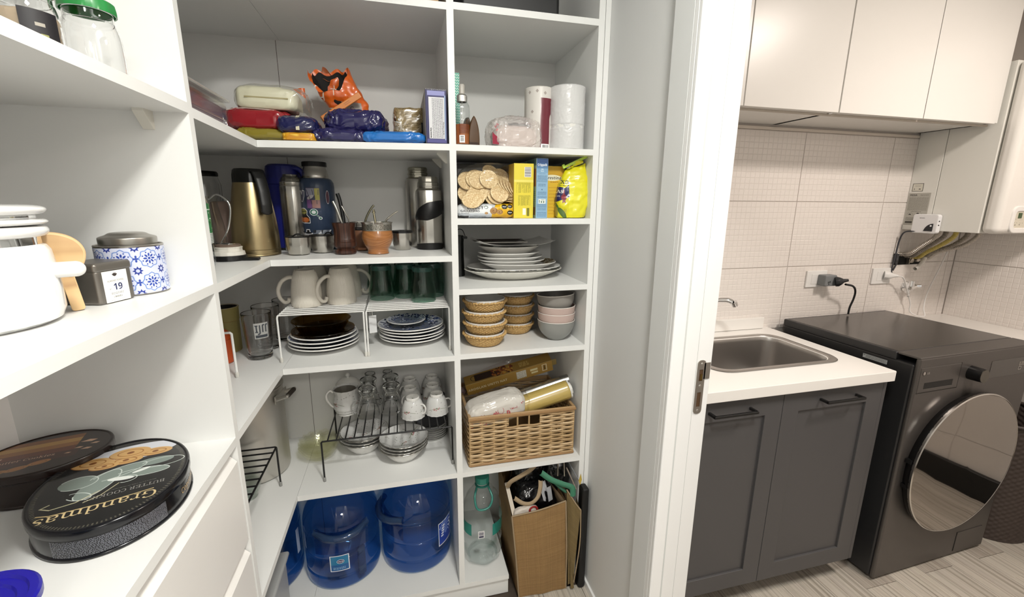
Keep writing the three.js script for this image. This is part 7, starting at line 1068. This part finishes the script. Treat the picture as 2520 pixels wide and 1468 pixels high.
// ---------------------------------------------------------------- willow basket with kitchen rolls
{
  const x0 = 0.2, x1 = 0.587, zf = -1.366, zb = -1.665, H = 0.193, R = 0.0042;
  const t = thing('willow_basket', 'rectangular willow basket with a hand hole, full of rolls and boxes', 'basket', [0, Y5R, 0]);
  const tones = [[0.52, 0.36, 0.19], [0.46, 0.31, 0.15], [0.58, 0.42, 0.24], [0.41, 0.27, 0.13]].map((c) => std(new THREE.Color(...c), 0.55)), rimM = std(new THREE.Color(0.33, 0.19, 0.08), 0.5), woodRim = std(new THREE.Color(0.42, 0.27, 0.13), 0.5);
  const r = rng(31), rows = 20, nS = 9;
  const weave = (a, b, y, ph, ends = [0, 1]) => { const pts = []; for (let i = 0; i <= 36; i++) { const f = ends[0] + (ends[1] - ends[0]) * i / 36, s = Math.sin(f * (nS) * PI + ph); pts.push(V3(a[0] + (b[0] - a[0]) * f, y + 0.0006 * Math.sin(f * 23 + y * 900), a[1] + (b[1] - a[1]) * f).add(V3((b[1] - a[1]), 0, -(b[0] - a[0])).normalize().multiplyScalar(-0.0036 * s))); } return new THREE.TubeGeometry(new THREE.CatmullRomCurve3(pts), 44, R * (0.86 + r() * 0.22), 6); };
  for (let j = 0; j < rows; j++) {
    const y = 0.012 + j * 0.0084, m = () => tones[Math.floor(r() * 4)], ph = j % 2 ? PI : 0;
    const fr = j >= rows - 4 ? [[0, 0.36], [0.66, 1]] : [[0, 1]];
    for (const e of fr) part(t, 'withy', weave([x0, zf], [x1, zf], y, ph, e), m());
    part(t, 'withy', weave([x0, zb], [x0, zf], y, ph), m());
    part(t, 'withy', weave([x1, zf], [x1, zb], y, ph), m());
    part(t, 'withy', weave([x1, zb], [x0, zb], y, ph), m());
  }
  for (let i = 0; i <= nS; i++) { const x = x0 + (x1 - x0) * i / nS; part(t, 'stake', bar([x, 0.004, zf], [x, H - 0.01, zf], 0.0033, 8), tones[1]); }
  for (let i = 1; i < 8; i++) { const z = zf + (zb - zf) * i / 8; part(t, 'stake', bar([x0, 0.004, z], [x0, H - 0.01, z], 0.003, 8), tones[1]); part(t, 'stake', bar([x1, 0.004, z], [x1, H - 0.01, z], 0.003, 8), tones[1]); }
  part(t, 'base_rim', wire([[x0, 0.0062, zf], [x1, 0.0062, zf], [x1, 0.0062, zb], [x0, 0.0062, zb], [x0, 0.0062, zf]], 0.0058, 10), rimM);
  part(t, 'base', bx(x0, 0.003, zb, x1, 0.008, zf), tones[3]);
  part(t, 'top_frame', [bx(x0 - 0.005, H - 0.017, zf - 0.004, x1 + 0.005, H, zf + 0.005, 0.003), bx(x0 - 0.005, H - 0.017, zb - 0.005, x1 + 0.005, H, zb + 0.005, 0.003), bx(x0 - 0.005, H - 0.017, zb, x0 + 0.006, H, zf, 0.003), bx(x1 - 0.006, H - 0.017, zb, x1 + 0.005, H, zf, 0.003)], woodRim);
  part(t, 'front_lath', bx(x0 - 0.006, H - 0.0125, zf + 0.004, x1 + 0.006, H - 0.004, zf + 0.0085, 0.002), rimM);
  // contents
  const put = (o, p, e) => { o.position.set(...p); o.rotation.set(...e); return o; };
  const gb = thing('foil_box', 'long gold cardboard roll box lying slantwise across the basket', 'roll box', [0, 0, 0]);
  const gold = std(new THREE.Color(0.34, 0.245, 0.085), 0.5);
  part(gb, 'carton', bx(-0.175, -0.026, -0.026, 0.175, 0.026, 0.026, 0.002), gold);
  part(gb, 'front_print', print(0.348, 0.05, 0, 0, 0.0264), printed(1044, 150, (x) => { x.fillStyle = '#a8843f'; x.fillRect(0, 0, 1044, 150); text(x, 'AROGLAN UNTTI NAT', 250, 84, 46, { fill: '#e6dcb8' }); x.fillStyle = '#b9b4a4'; x.fillRect(600, 20, 120, 110); smallprint(x, 606, 30, 716, 124, 14, '#f0ede0', 3); x.fillStyle = '#e0d6a8'; x.fillRect(770, 40, 90, 30); x.fillRect(780, 84, 80, 26); x.strokeStyle = '#e9e2c8'; x.lineWidth = 8; x.strokeRect(920, 24, 50, 90); x.fillStyle = '#3a2a12'; x.fillRect(940, 40, 12, 60); }));
  part(gb, 'top_print', print(0.348, 0.05).rotateX(-PI / 2).translate(0, 0.0264, 0), printed(1044, 150, (x) => { x.fillStyle = '#8f7034'; x.fillRect(0, 0, 1044, 150); x.fillStyle = '#2a1710'; x.fillRect(120, 20, 300, 110); const r2 = rng(5); for (let i = 0; i < 90; i++) { x.fillStyle = ['#6b2a16', '#9a5a22', '#b98a38', '#431c10'][i % 4]; x.beginPath(); x.ellipse(330 + r2() * 250, 16 + r2() * 116, 18, 10, r2() * 3, 0, 7); x.fill(); } x.strokeStyle = '#141008'; x.lineWidth = 6; x.beginPath(); x.ellipse(110, 74, 34, 40, 0, 0, 7); x.stroke(); smallprint(x, 660, 40, 780, 110, 20, '#cbb26c', 4); }));
  part(gb, 'end_flap', bx(0.174, -0.014, 0.008, 0.196, 0.014, 0.0125, 0.002), gold);
  put(gb, [0.385, Y5R + 0.262, -1.555], [0.3, 0.02, 0.24]);
  const cl = thing('cling_roll', 'gold-tinted cling film roll with a white core sticking out of the willow basket', 'film roll', [0, 0, 0]);
  part(cl, 'wound_film', noisy(lathe([[0.02, -0.13], [0.034, -0.13], [0.0355, -0.125], [0.0355, 0.125], [0.034, 0.13], [0.02, 0.13]], 48, 0.5), 0.0007, 70, 3), phys(new THREE.Color(0.50, 0.37, 0.11), 0.3, { clearcoat: 0.6, clearcoatRoughness: 0.2 }));
  part(cl, 'core', lathe([[0.0195, -0.14], [0.0225, -0.14], [0.0225, 0.143], [0.0195, 0.143], [0.0195, -0.14]], 36), std(0xd9d7d2, 0.6), 'white core'); part(cl, 'end_ring', lathe([[0.022, 0.131], [0.035, 0.1305], [0.0345, 0.136], [0.0225, 0.137]], 44), std(0xe0dfdb, 0.5));
  put(cl, [0.455, Y5R + 0.2025, -1.42], [0.12, 0, -PI / 2 + 0.27]);
  const fo = thing('foil_roll', 'silver foil roll with a blue edge half hidden behind the cling film', 'foil roll', [0, 0, 0]);
  part(fo, 'wound_foil', lathe([[0.012, -0.12], [0.024, -0.12], [0.0245, -0.118], [0.0245, 0.12], [0.022, 0.122], [0.012, 0.122]], 36, 0.5), std(new THREE.Color(0.55, 0.55, 0.55), 0.25, 1)); part(fo, 'blue_edge', lathe([[0.025, -0.121], [0.0253, -0.12], [0.0253, -0.108], [0.025, -0.107]], 36), std(0x155a7d, 0.4));
  put(fo, [0.5, Y5R + 0.213, -1.49], [0, 0, -PI / 2 + 0.24]);
  const pb = thing('bag_pack', 'clear bag with red printed letters around a pack of white bags, at the basket front', 'bag pack', [0, 0, 0]);
  part(pb, 'white_core', pouch(0.215, 0.085, 0.105, { crumple: 0.005, freq: 36, seed: 61 }), std(0xd8d5cf, 0.7));
  part(pb, 'bag_skin', pouch(0.245, 0.1, 0.12, { crumple: 0.007, freq: 46, seed: 63, nu: 130, nv: 70 }).translate(0, -0.004, 0), thinGlass([0.97, 0.96, 0.95], 0.05));
  part(pb, 'red_print', sheet((u, v) => { const a = u * 2 - 1; return [0.112 * a, 0.008 + 0.08 * v - 0.014 * v * a * a, 0.064 - 0.036 * Math.pow(v, 2.4) - 0.01 * Math.pow(Math.abs(a), 6)]; }, 30, 14), phys(0xffffff, 0.3, { transparent: true, map: canvasTex(640, 220, (x) => { x.clearRect(0, 0, 640, 220); const C = '#b8283a'; text(x, 'Rosell', 52, 110, 66, { fill: C, turn: -1.1 }); text(x, 'ZOX', 150, 120, 44, { fill: C, turn: -1.2, weight: 'normal' }); x.strokeStyle = C; x.lineWidth = 3; x.strokeRect(120, 66, 60, 116); text(x, 'R', 242, 150, 60, { fill: C }); text(x, 'OL', 296, 108, 46, { fill: C, turn: -0.5 }); x.beginPath(); x.arc(352, 92, 30, 0, 7); x.stroke(); text(x, 'D', 424, 128, 56, { fill: C }); text(x, 'ZOX', 486, 66, 48, { fill: C, turn: -0.9, weight: 'normal' }); x.strokeRect(452, 28, 70, 74); text(x, 'R', 580, 60, 52, { fill: C, turn: -0.5 }); }) }), 'red letters');
  put(pb, [0.312, Y5R + 0.157, -1.428], [0.12, 0, 0.22]);
  const bb = thing('clear_sleeve', 'large clear plastic sleeve behind the gold box in the basket', 'plastic bag', [0.36, Y5R + 0.225, -1.602]);
  part(bb, 'sleeve_skin', noisy(sheet((u, v) => { const a = u * 2 - 1; return [0.165 * a, 0.075 * v - 0.025 * (1 - a) * 0.6 + 0.035 * a - 0.03 * v * a * a, -0.02 - 0.012 * v + 0.012 * Math.cos(a * 2)]; }, 60, 24), 0.006, 32, 2), thinGlass([0.93, 0.9, 0.9], 0.1));
  part(bb, 'knot', noisy(new THREE.SphereGeometry(0.016, 28, 18).translate(-0.158, -0.03, 0.02), 0.005, 80, 3), phys(0xa88f92, 0.2, { transmission: 0.5, thickness: 0 }));
}
// ---------------------------------------------------------------- bottom shelf: water bottles, tub, bags
{
  const blue = phys(new THREE.Color(0.36, 0.56, 0.80), 0.03, { transmission: 1, thickness: 0 }), dark = phys(new THREE.Color(0.14, 0.28, 0.52), 0.06, { transmission: 0.85, thickness: 0 });
  const P = spline([[0, 0.012], [0.09, 0.004], [0.126, 0.006], [0.134, 0.022], [0.1345, 0.05], [0.131, 0.06], [0.1345, 0.072], [0.1345, 0.125], [0.131, 0.134], [0.1345, 0.144], [0.1345, 0.205], [0.131, 0.214], [0.134, 0.224], [0.131, 0.255], [0.118, 0.288], [0.09, 0.325], [0.055, 0.352], [0.034, 0.366], [0.0285, 0.38], [0.0285, 0.405]], 110);
  const bottle = (label, x, z, turn, labelDraw, a0, a1, y0, y1) => { const t = thing('water_carboy', label, 'water carboy', [x, Y6, z], turn); part(t, 'carboy_body', lathe(P, 88, 0), blue); part(t, 'neck_ring', lathe([[0.029, 0.372], [0.033, 0.374], [0.033, 0.382], [0.029, 0.384]], 40), dark); part(t, 'cap', lathe([[0.0295, 0.386], [0.031, 0.388], [0.031, 0.412], [0.028, 0.416], [0, 0.416]], 40), phys(new THREE.Color(0.5, 0.52, 0.56), 0.25, { transmission: 0.4, thickness: 0 })); if (labelDraw) part(t, 'label', band(0.1352, 0.1352, y0, y1, a0, a1, 20), printed(256, 256, labelDraw, 0.25)); return t; };
  const grip = (t, a) => { const s = part(t, 'grip_recess', sheet((u, v) => { const q = (u - 0.5) * 1.5, y = 0.15 + 0.105 * v, k = Math.sin(v * PI) * Math.cos((u - 0.5) * PI); return [(0.133 - 0.03 * k) * Math.sin(q + a), y + 0.02 * Math.cos((u - 0.5) * PI) * (0.5 - v), (0.133 - 0.03 * k) * Math.cos(q + a)]; }, 28, 16), dark); const h = part(t, 'grip_bar', tube([[0.128 * Math.sin(a - 0.75), 0.235, 0.128 * Math.cos(a - 0.75)], [0.142 * Math.sin(a - 0.35), 0.23, 0.142 * Math.cos(a - 0.35)], [0.145 * Math.sin(a), 0.226, 0.145 * Math.cos(a)], [0.142 * Math.sin(a + 0.35), 0.23, 0.142 * Math.cos(a + 0.35)], [0.128 * Math.sin(a + 0.75), 0.235, 0.128 * Math.cos(a + 0.75)]], 0.0125, 40, 14), dark); void s; void h; };
  const b1 = bottle('blue water carboy with a square blue label and moulded grip, middle one', -0.272, -1.553, 0, (x) => { x.fillStyle = '#dfe3e8'; x.fillRect(0, 0, 256, 256); x.fillStyle = '#2d7ba6'; x.fillRect(12, 12, 232, 232); x.fillStyle = '#2a5f98'; x.fillRect(12, 150, 232, 94); x.fillStyle = '#c9cfd8'; x.beginPath(); x.ellipse(140, 100, 50, 34, 0, 0, 7); x.fill(); x.fillStyle = '#3b2f58'; x.beginPath(); x.ellipse(140, 100, 42, 26, 0, 0, 7); x.fill(); smallprint(x, 110, 92, 172, 110, 12, '#e8e8ee', 3, 0.6); smallprint(x, 40, 190, 200, 226, 14, '#8fb7d6', 4); }, -0.22, 0.27, 0.085, 0.15);
  grip(b1, 0.12);
  part(b1, 'seam_column', [bx(-0.014, 0.03, -0.006, 0.014, 0.15, 0.006, 0.004).translate(0, 0, 0.128).rotateY(0.62)], dark, 'dark vertical column');
  const b2 = bottle('blue water carboy with a swirled blue label, right next to the divider', 0.0065, -1.556, 0, (x) => { x.fillStyle = '#dfe3e8'; x.fillRect(0, 0, 256, 256); x.fillStyle = '#1f3fa0'; x.fillRect(10, 10, 236, 236); x.strokeStyle = '#9db8e6'; x.lineWidth = 10; for (let i = 0; i < 6; i++) { x.beginPath(); x.ellipse(150, 190, 40 + i * 26, 60 + i * 32, 0.4, 3.4, 5.6); x.stroke(); } x.fillStyle = '#e6ecf8'; for (let i = 0; i < 5; i++) x.fillRect(40 + i * 6, 150 - i * 26, 40, 16); text(x, 'S', 206, 90, 110, { fill: '#dfe8f8', italic: true }); }, 0.62, 1.25, 0.085, 0.185);
  grip(b2, -1.15);
  const b3 = bottle('blue water carboy in the left corner, mostly behind the shelf and grey tub', -0.557, -1.565, 0, null); part(b3, 'label_edge', band(0.1353, 0.1353, 0.1, 0.2, 1.25, 1.4, 6), std(0xb9c4d8, 0.4));
  const tub = thing('storage_tub', 'grey translucent plastic tub at the bottom left under the shelf', 'storage tub', [-0.525, Y6, -1.225], 0);
  const tm = phys(new THREE.Color(0.62, 0.63, 0.63), 0.35, { transmission: 0.45, thickness: 0 });
  part(tub, 'tub_body', [bx(-0.10, 0.001, -0.15, 0.103, 0.225, 0.15, 0.02)], tm); part(tub, 'lid', [bx(-0.108, 0.222, -0.158, 0.111, 0.238, 0.158, 0.008)], tm);
  // clear six litre bottle
  const cb = thing('clear_bottle', 'large clear water bottle with a green cap and green label beside the jute bag', 'water bottle', [0.2585, Y6, -1.462], 0);
  const pet = phys(new THREE.Color(0.93, 0.95, 0.95), 0.03, { transmission: 1, thickness: 0 });
  const Q = [[0.052, 0.002], [0.068, 0.014], [0.075, 0.05], [0.072, 0.075], [0.0755, 0.1], [0.0725, 0.122], [0.076, 0.145], [0.0755, 0.2], [0.073, 0.235], [0.062, 0.272], [0.042, 0.302], [0.024, 0.318], [0.021, 0.328], [0.021, 0.345]];
  part(cb, 'bottle_body', sheet((u, v) => { const k = v * (Q.length - 1), i = Math.min(Q.length - 2, Math.floor(k)), w = k - i, s2 = w * w * (3 - 2 * w), a = u * 2 * PI; const r = (Q[i][0] * (1 - s2) + Q[i + 1][0] * s2) * (1 + (v < 0.24 ? 0.045 * Math.cos(a * 6) * (1 - v / 0.24) : 0)); return [r * Math.sin(a), Q[i][1] * (1 - w) + Q[i + 1][1] * w, r * Math.cos(a)]; }, 150, 90), pet);
  part(cb, 'crumpled_foot', noisy(lathe(spline([[0, 0.012], [0.03, 0.006], [0.05, 0.002], [0.06, 0.02], [0.03, 0.045], [0, 0.05]], 30), 60, 0), 0.004, 60, 4), pet);
  part(cb, 'green_label', [band(0.0768, 0.0768, 0.142, 0.192, 0.35, 1.9, 24), band(0.0768, 0.0768, 0.142, 0.192, -1.9, -0.75, 18)], phys(new THREE.Color(0.05, 0.42, 0.34), 0.1, { transmission: 0.55, thickness: 0 }), 'green label band');
  part(cb, 'barcode', print(0.024, 0.032, -0.018, 0.158, 0.0762), printed(96, 128, (x) => { x.fillStyle = '#e6e6e6'; x.fillRect(0, 0, 96, 128); x.fillStyle = '#3a3b55'; for (let i = 0; i < 7; i++) x.fillRect(12, 14 + i * 15, 72, 6 + (i % 3) * 3); x.fillRect(12, 100, 72, 18); }));
  part(cb, 'cap', lathe([[0.022, 0.332], [0.0275, 0.333], [0.028, 0.352], [0.0265, 0.357], [0, 0.358]], 36), phys(new THREE.Color(0.05, 0.36, 0.28), 0.3, { transmission: 0.3, thickness: 0 }), 'green cap');
  part(cb, 'carry_handle', [lathe([[0.022, 0.318], [0.028, 0.319], [0.028, 0.324], [0.022, 0.325]], 32), tube([[0.02, 0.32, 0.018], [0.03, 0.29, 0.05], [0.012, 0.262, 0.066], [-0.028, 0.262, 0.066], [-0.036, 0.295, 0.045], [-0.024, 0.32, 0.016]], 0.0042, 44, 8)], phys(new THREE.Color(0.06, 0.38, 0.31), 0.25, { transmission: 0.5, thickness: 0 }), 'green carry handle');
}
{
  const jute = (c, k) => std(0xffffff, 0.9, 0, (() => { const col = canvasTex(256, 256, (x) => { x.fillStyle = c; x.fillRect(0, 0, 256, 256); const r = rng(k); for (let i = 0; i < 128; i++) { x.fillStyle = r() < 0.5 ? `rgba(60,40,15,${0.05 + r() * 0.12})` : `rgba(230,190,120,${0.04 + r() * 0.1})`; x.fillRect(0, i * 2, 256, 1); x.fillStyle = r() < 0.5 ? `rgba(60,40,15,${0.05 + r() * 0.12})` : `rgba(230,190,120,${0.04 + r() * 0.1})`; x.fillRect(i * 2, 0, 1, 256); } for (let i = 0; i < 500; i++) { x.fillStyle = 'rgba(50,32,10,.16)'; x.fillRect(r() * 256, r() * 256, 3 + r() * 5, 1.4); } }); col.repeat.set(2.2, 3); return { map: col, bumpMap: col, bumpScale: 0.0006 }; })());
  const jm = jute('#8f7048', 3), km = jute('#6f5f3d', 7), web = std(new THREE.Color(0.33, 0.245, 0.15), 0.85), inner = std(new THREE.Color(0.3, 0.21, 0.12), 0.85);
  const t = thing('jute_bag', 'brown jute shopping bag full of black plastic, handles hanging over its top', 'shopping bag', [0, 0, 0]);
  // corners: front-left, front-right at floor and mouth
  const fl = V3(0.371, 0.002, -1.316), fr = V3(0.560, 0.002, -1.312), tl = V3(0.3415, 0.362, -1.318), tr = V3(0.548, 0.391, -1.316), bl = V3(0.363, 0.002, -1.60), tbl = V3(0.352, 0.42, -1.60), br = V3(0.560, 0.002, -1.60), tbr = V3(0.548, 0.42, -1.60);
  const quad = (A, B, C, D, bulge, axis, amp, seed) => sheet((u, v) => { const p = A.clone().multiplyScalar((1 - u) * (1 - v)).addScaledVector(B, u * (1 - v)).addScaledVector(C, (1 - u) * v).addScaledVector(D, u * v); const k = Math.sin(u * PI) * Math.sin(v * PI * 0.9 + 0.1); return [p.x + axis[0] * bulge * k + amp * noise.noise(u * 3 + seed, v * 4, 1) * Math.sin(u * PI), p.y, p.z + axis[1] * bulge * k + amp * noise.noise(u * 3 + seed, v * 4, 5)]; }, 28, 36);
  part(t, 'front_panel', quad(fl, fr, tl, tr, 0.012, [0, 1], 0.006, 1), jm);
  part(t, 'side_panel', quad(bl, fl, tbl, tl, -0.006, [-1, 0], 0.004, 3), jm); part(t, 'side_panel', quad(fr, br, tr, tbr, -0.012, [1, 0], 0.006, 5), jm);
  part(t, 'back_panel', quad(br, bl, tbr, tbl, 0.0, [0, 1], 0.003, 7), jm); part(t, 'bottom_panel', quad(fl, fr, bl, br, 0, [0, 0], 0, 9), jm);
  part(t, 'seam_piping', [tube([tl, tl.clone().lerp(fl, 0.5).add(V3(0.001, 0, 0.005)), fl], 0.003, 30, 6), tube([tr, tr.clone().lerp(fr, 0.5).add(V3(0.001, 0, 0.005)), fr], 0.003, 30, 6)].map((q) => q), web);
  part(t, 'mouth_hem', tube([tl, V3(0.445, 0.3755, -1.311), tr], 0.0028, 30, 6), web); part(t, 'mouth_lining', quad(V3(0.548, 0.30, -1.33), V3(0.548, 0.30, -1.5), V3(0.546, 0.388, -1.32), V3(0.49, 0.44, -1.47), 0, [0, 0], 0.004, 2), inner);
  part(t, 'cream_hem', quad(V3(0.347, 0.352, -1.33), V3(0.362, 0.352, -1.33), V3(0.338, 0.43, -1.42), V3(0.352, 0.432, -1.42), 0, [0, 0], 0, 4), std(new THREE.Color(0.6, 0.53, 0.44), 0.8), 'cream hem strip');
  const strap = (pts, w) => { const c = new THREE.CatmullRomCurve3(pts.map((p) => V3(...p))), up = V3(0.15, 1, 0.25).normalize(); return sheet((u, v) => { const p = c.getPoint(u), q = c.getTangent(u), s = q.clone().cross(V3(0, 0, 1)).normalize().multiplyScalar(w * (v - 0.5)); void up; return [p.x + s.x, p.y + s.y, p.z + s.z + 0.006 * Math.sin(v * PI)]; }, 48, 5); };
  part(t, 'handle', strap([[0.345, 0.425, -1.40], [0.353, 0.455, -1.385], [0.39, 0.482, -1.375], [0.435, 0.498, -1.385], [0.475, 0.522, -1.41], [0.485, 0.54, -1.44]], 0.02), web); part(t, 'handle', strap([[0.36, 0.405, -1.36], [0.39, 0.388, -1.345], [0.42, 0.386, -1.34], [0.447, 0.402, -1.345], [0.462, 0.432, -1.36], [0.467, 0.452, -1.375]], 0.017), web);
  // contents
  const blk = phys(0x07070a, 0.22, { clearcoat: 0.6, clearcoatRoughness: 0.15 });
  const cnt = thing('black_plastic_bag', 'crumpled black plastic bag stuffed in the jute bag', 'plastic bag', [0.455, 0.02, -1.46]);
  part(cnt, 'bag_skin', crumpled(pouch(0.165, 0.40, 0.20, { crumple: 0.006, freq: 22, seed: 71, e1: 0.5, e2: 0.5, nu: 120, nv: 70 }), 0.007, 60, 5), blk);
  part(cnt, 'upper_folds', crumpled(pouch(0.13, 0.15, 0.14, { crumple: 0.01, freq: 30, seed: 77, nu: 110, nv: 60 }), 0.008, 70, 2).translate(0.0, 0.345, -0.05), blk);
  const pc = thing('printed_bag', 'white plastic bag with a red ring print at the front of the jute bag', 'plastic bag', [0.40, 0.30, -1.338]);
  part(pc, 'bag_skin', crumpled(pouch(0.10, 0.078, 0.028, { crumple: 0.003, freq: 40, seed: 80 }), 0.002, 90, 2), std(0xc9c0b6, 0.6)); part(pc, 'red_ring', new THREE.TorusGeometry(0.0145, 0.0042, 8, 40, 4.7).rotateZ(-0.6).scale(1, 1, 0.4).translate(0.026, 0.067, 0.0125), std(new THREE.Color(0.3, 0.02, 0.02), 0.5));
  const wp = thing('white_paper', 'folded white paper sheet sticking up at the right in the jute bag', 'paper', [0.492, 0.36, -1.37]);
  part(wp, 'sheet', sheet((u, v) => [-0.012 + 0.028 * u - 0.022 * v, 0.085 * v, -0.012 * u + 0.004 * Math.sin(u * 6 + v * 3)], 12, 14), std(0xc6c7ca, 0.6)); part(wp, 'fold', sheet((u, v) => [0.006 + 0.02 * u - 0.01 * v, 0.062 * v, 0.006 - 0.01 * u], 8, 8), std(0xb9bbbf, 0.6));
  // flat folded jute bag and black bags at the right
  const k2 = thing('folded_jute_bag', 'folded khaki jute bag squeezed between the full bag and the side panel', 'shopping bag', [0, 0, 0]);
  const A = (x, y, z) => V3(x, y, z);
  part(k2, 'front_gusset', quad(A(0.568, 0.016, -1.312), A(0.586, 0.03, -1.305), A(0.556, 0.426, -1.33), A(0.603, 0.35, -1.302), 0.004, [0, 1], 0.003, 1), km); part(k2, 'side_fold', quad(A(0.586, 0.03, -1.305), A(0.602, 0.03, -1.34), A(0.603, 0.35, -1.302), A(0.6, 0.38, -1.34), 0, [0, 0], 0.001, 3), km); part(k2, 'inner_fold', quad(A(0.566, 0.016, -1.316), A(0.571, 0.016, -1.5), A(0.556, 0.42, -1.334), A(0.565, 0.43, -1.5), 0, [0, 0], 0.001, 5), inner); part(k2, 'hem', tube([A(0.556, 0.427, -1.33), A(0.585, 0.378, -1.313), A(0.604, 0.351, -1.302)], 0.0028, 20, 6), web); part(k2, 'edge_seam', tube([A(0.604, 0.35, -1.302), A(0.605, 0.2, -1.301), A(0.589, 0.03, -1.304)], 0.0026, 24, 6), web); part(k2, 'lower_pleat', quad(A(0.573, 0.012, -1.296), A(0.588, 0.012, -1.296), A(0.571, 0.15, -1.305), A(0.579, 0.1, -1.305), 0.003, [0, 1], 0.002, 4), km);
  const gs = thing('green_bag_strap', 'dark green bag strap arching over the folded jute bag', 'strap', [0, 0, 0]);
  part(gs, 'upper_strap', strap([[0.466, 0.487, -1.37], [0.50, 0.465, -1.35], [0.54, 0.45, -1.335], [0.575, 0.435, -1.325], [0.578, 0.405, -1.32]], 0.022), std(new THREE.Color(0.045, 0.19, 0.11), 0.7)); part(gs, 'lower_strap', strap([[0.51, 0.452, -1.362], [0.535, 0.428, -1.347], [0.556, 0.412, -1.338]], 0.012), std(new THREE.Color(0.03, 0.13, 0.075), 0.7));
  const bk = thing('black_folded_bags', 'stack of black folded bags with thin light edges in the right corner', 'bags', [0, 0, 0]);
  part(bk, 'outer_bag', crumpled(bx(0.606, 0.001, -1.338, 0.634, 0.44, -1.297, 0.009), 0.0012, 40, 3), std(0x070708, 0.5)); part(bk, 'inner_bag', crumpled(pouch(0.105, 0.50, 0.16, { crumple: 0.006, freq: 26, seed: 91, e1: 0.45, e2: 0.4 }), 0.005, 60, 2).translate(0.5525, 0.0015, -1.475), blk);
  part(bk, 'light_edge', [bar([0.572, 0.485, -1.38], [0.598, 0.415, -1.34], 0.0028, 6)], std(0x8f8276, 0.6)); part(bk, 'light_edge', [bar([0.578, 0.512, -1.39], [0.61, 0.445, -1.335], 0.0018, 6)], std(0x777a80, 0.5)); part(bk, 'yellow_tab', extrude(poly([[0, 0], [0.008, 0.03], [0.013, 0.004], [0.007, -0.018]]), 0.001).translate(0.598, 0.462, -1.322), std(new THREE.Color(0.5, 0.36, 0.06), 0.5));
  part(bk, 'cord_handle', tube([[0.545, 0.44, -1.40], [0.546, 0.5, -1.4], [0.555, 0.525, -1.4], [0.566, 0.505, -1.395], [0.567, 0.445, -1.385]], 0.0022, 36, 6), std(new THREE.Color(0.36, 0.31, 0.24), 0.7));
}

renderer.render(scene, camera);
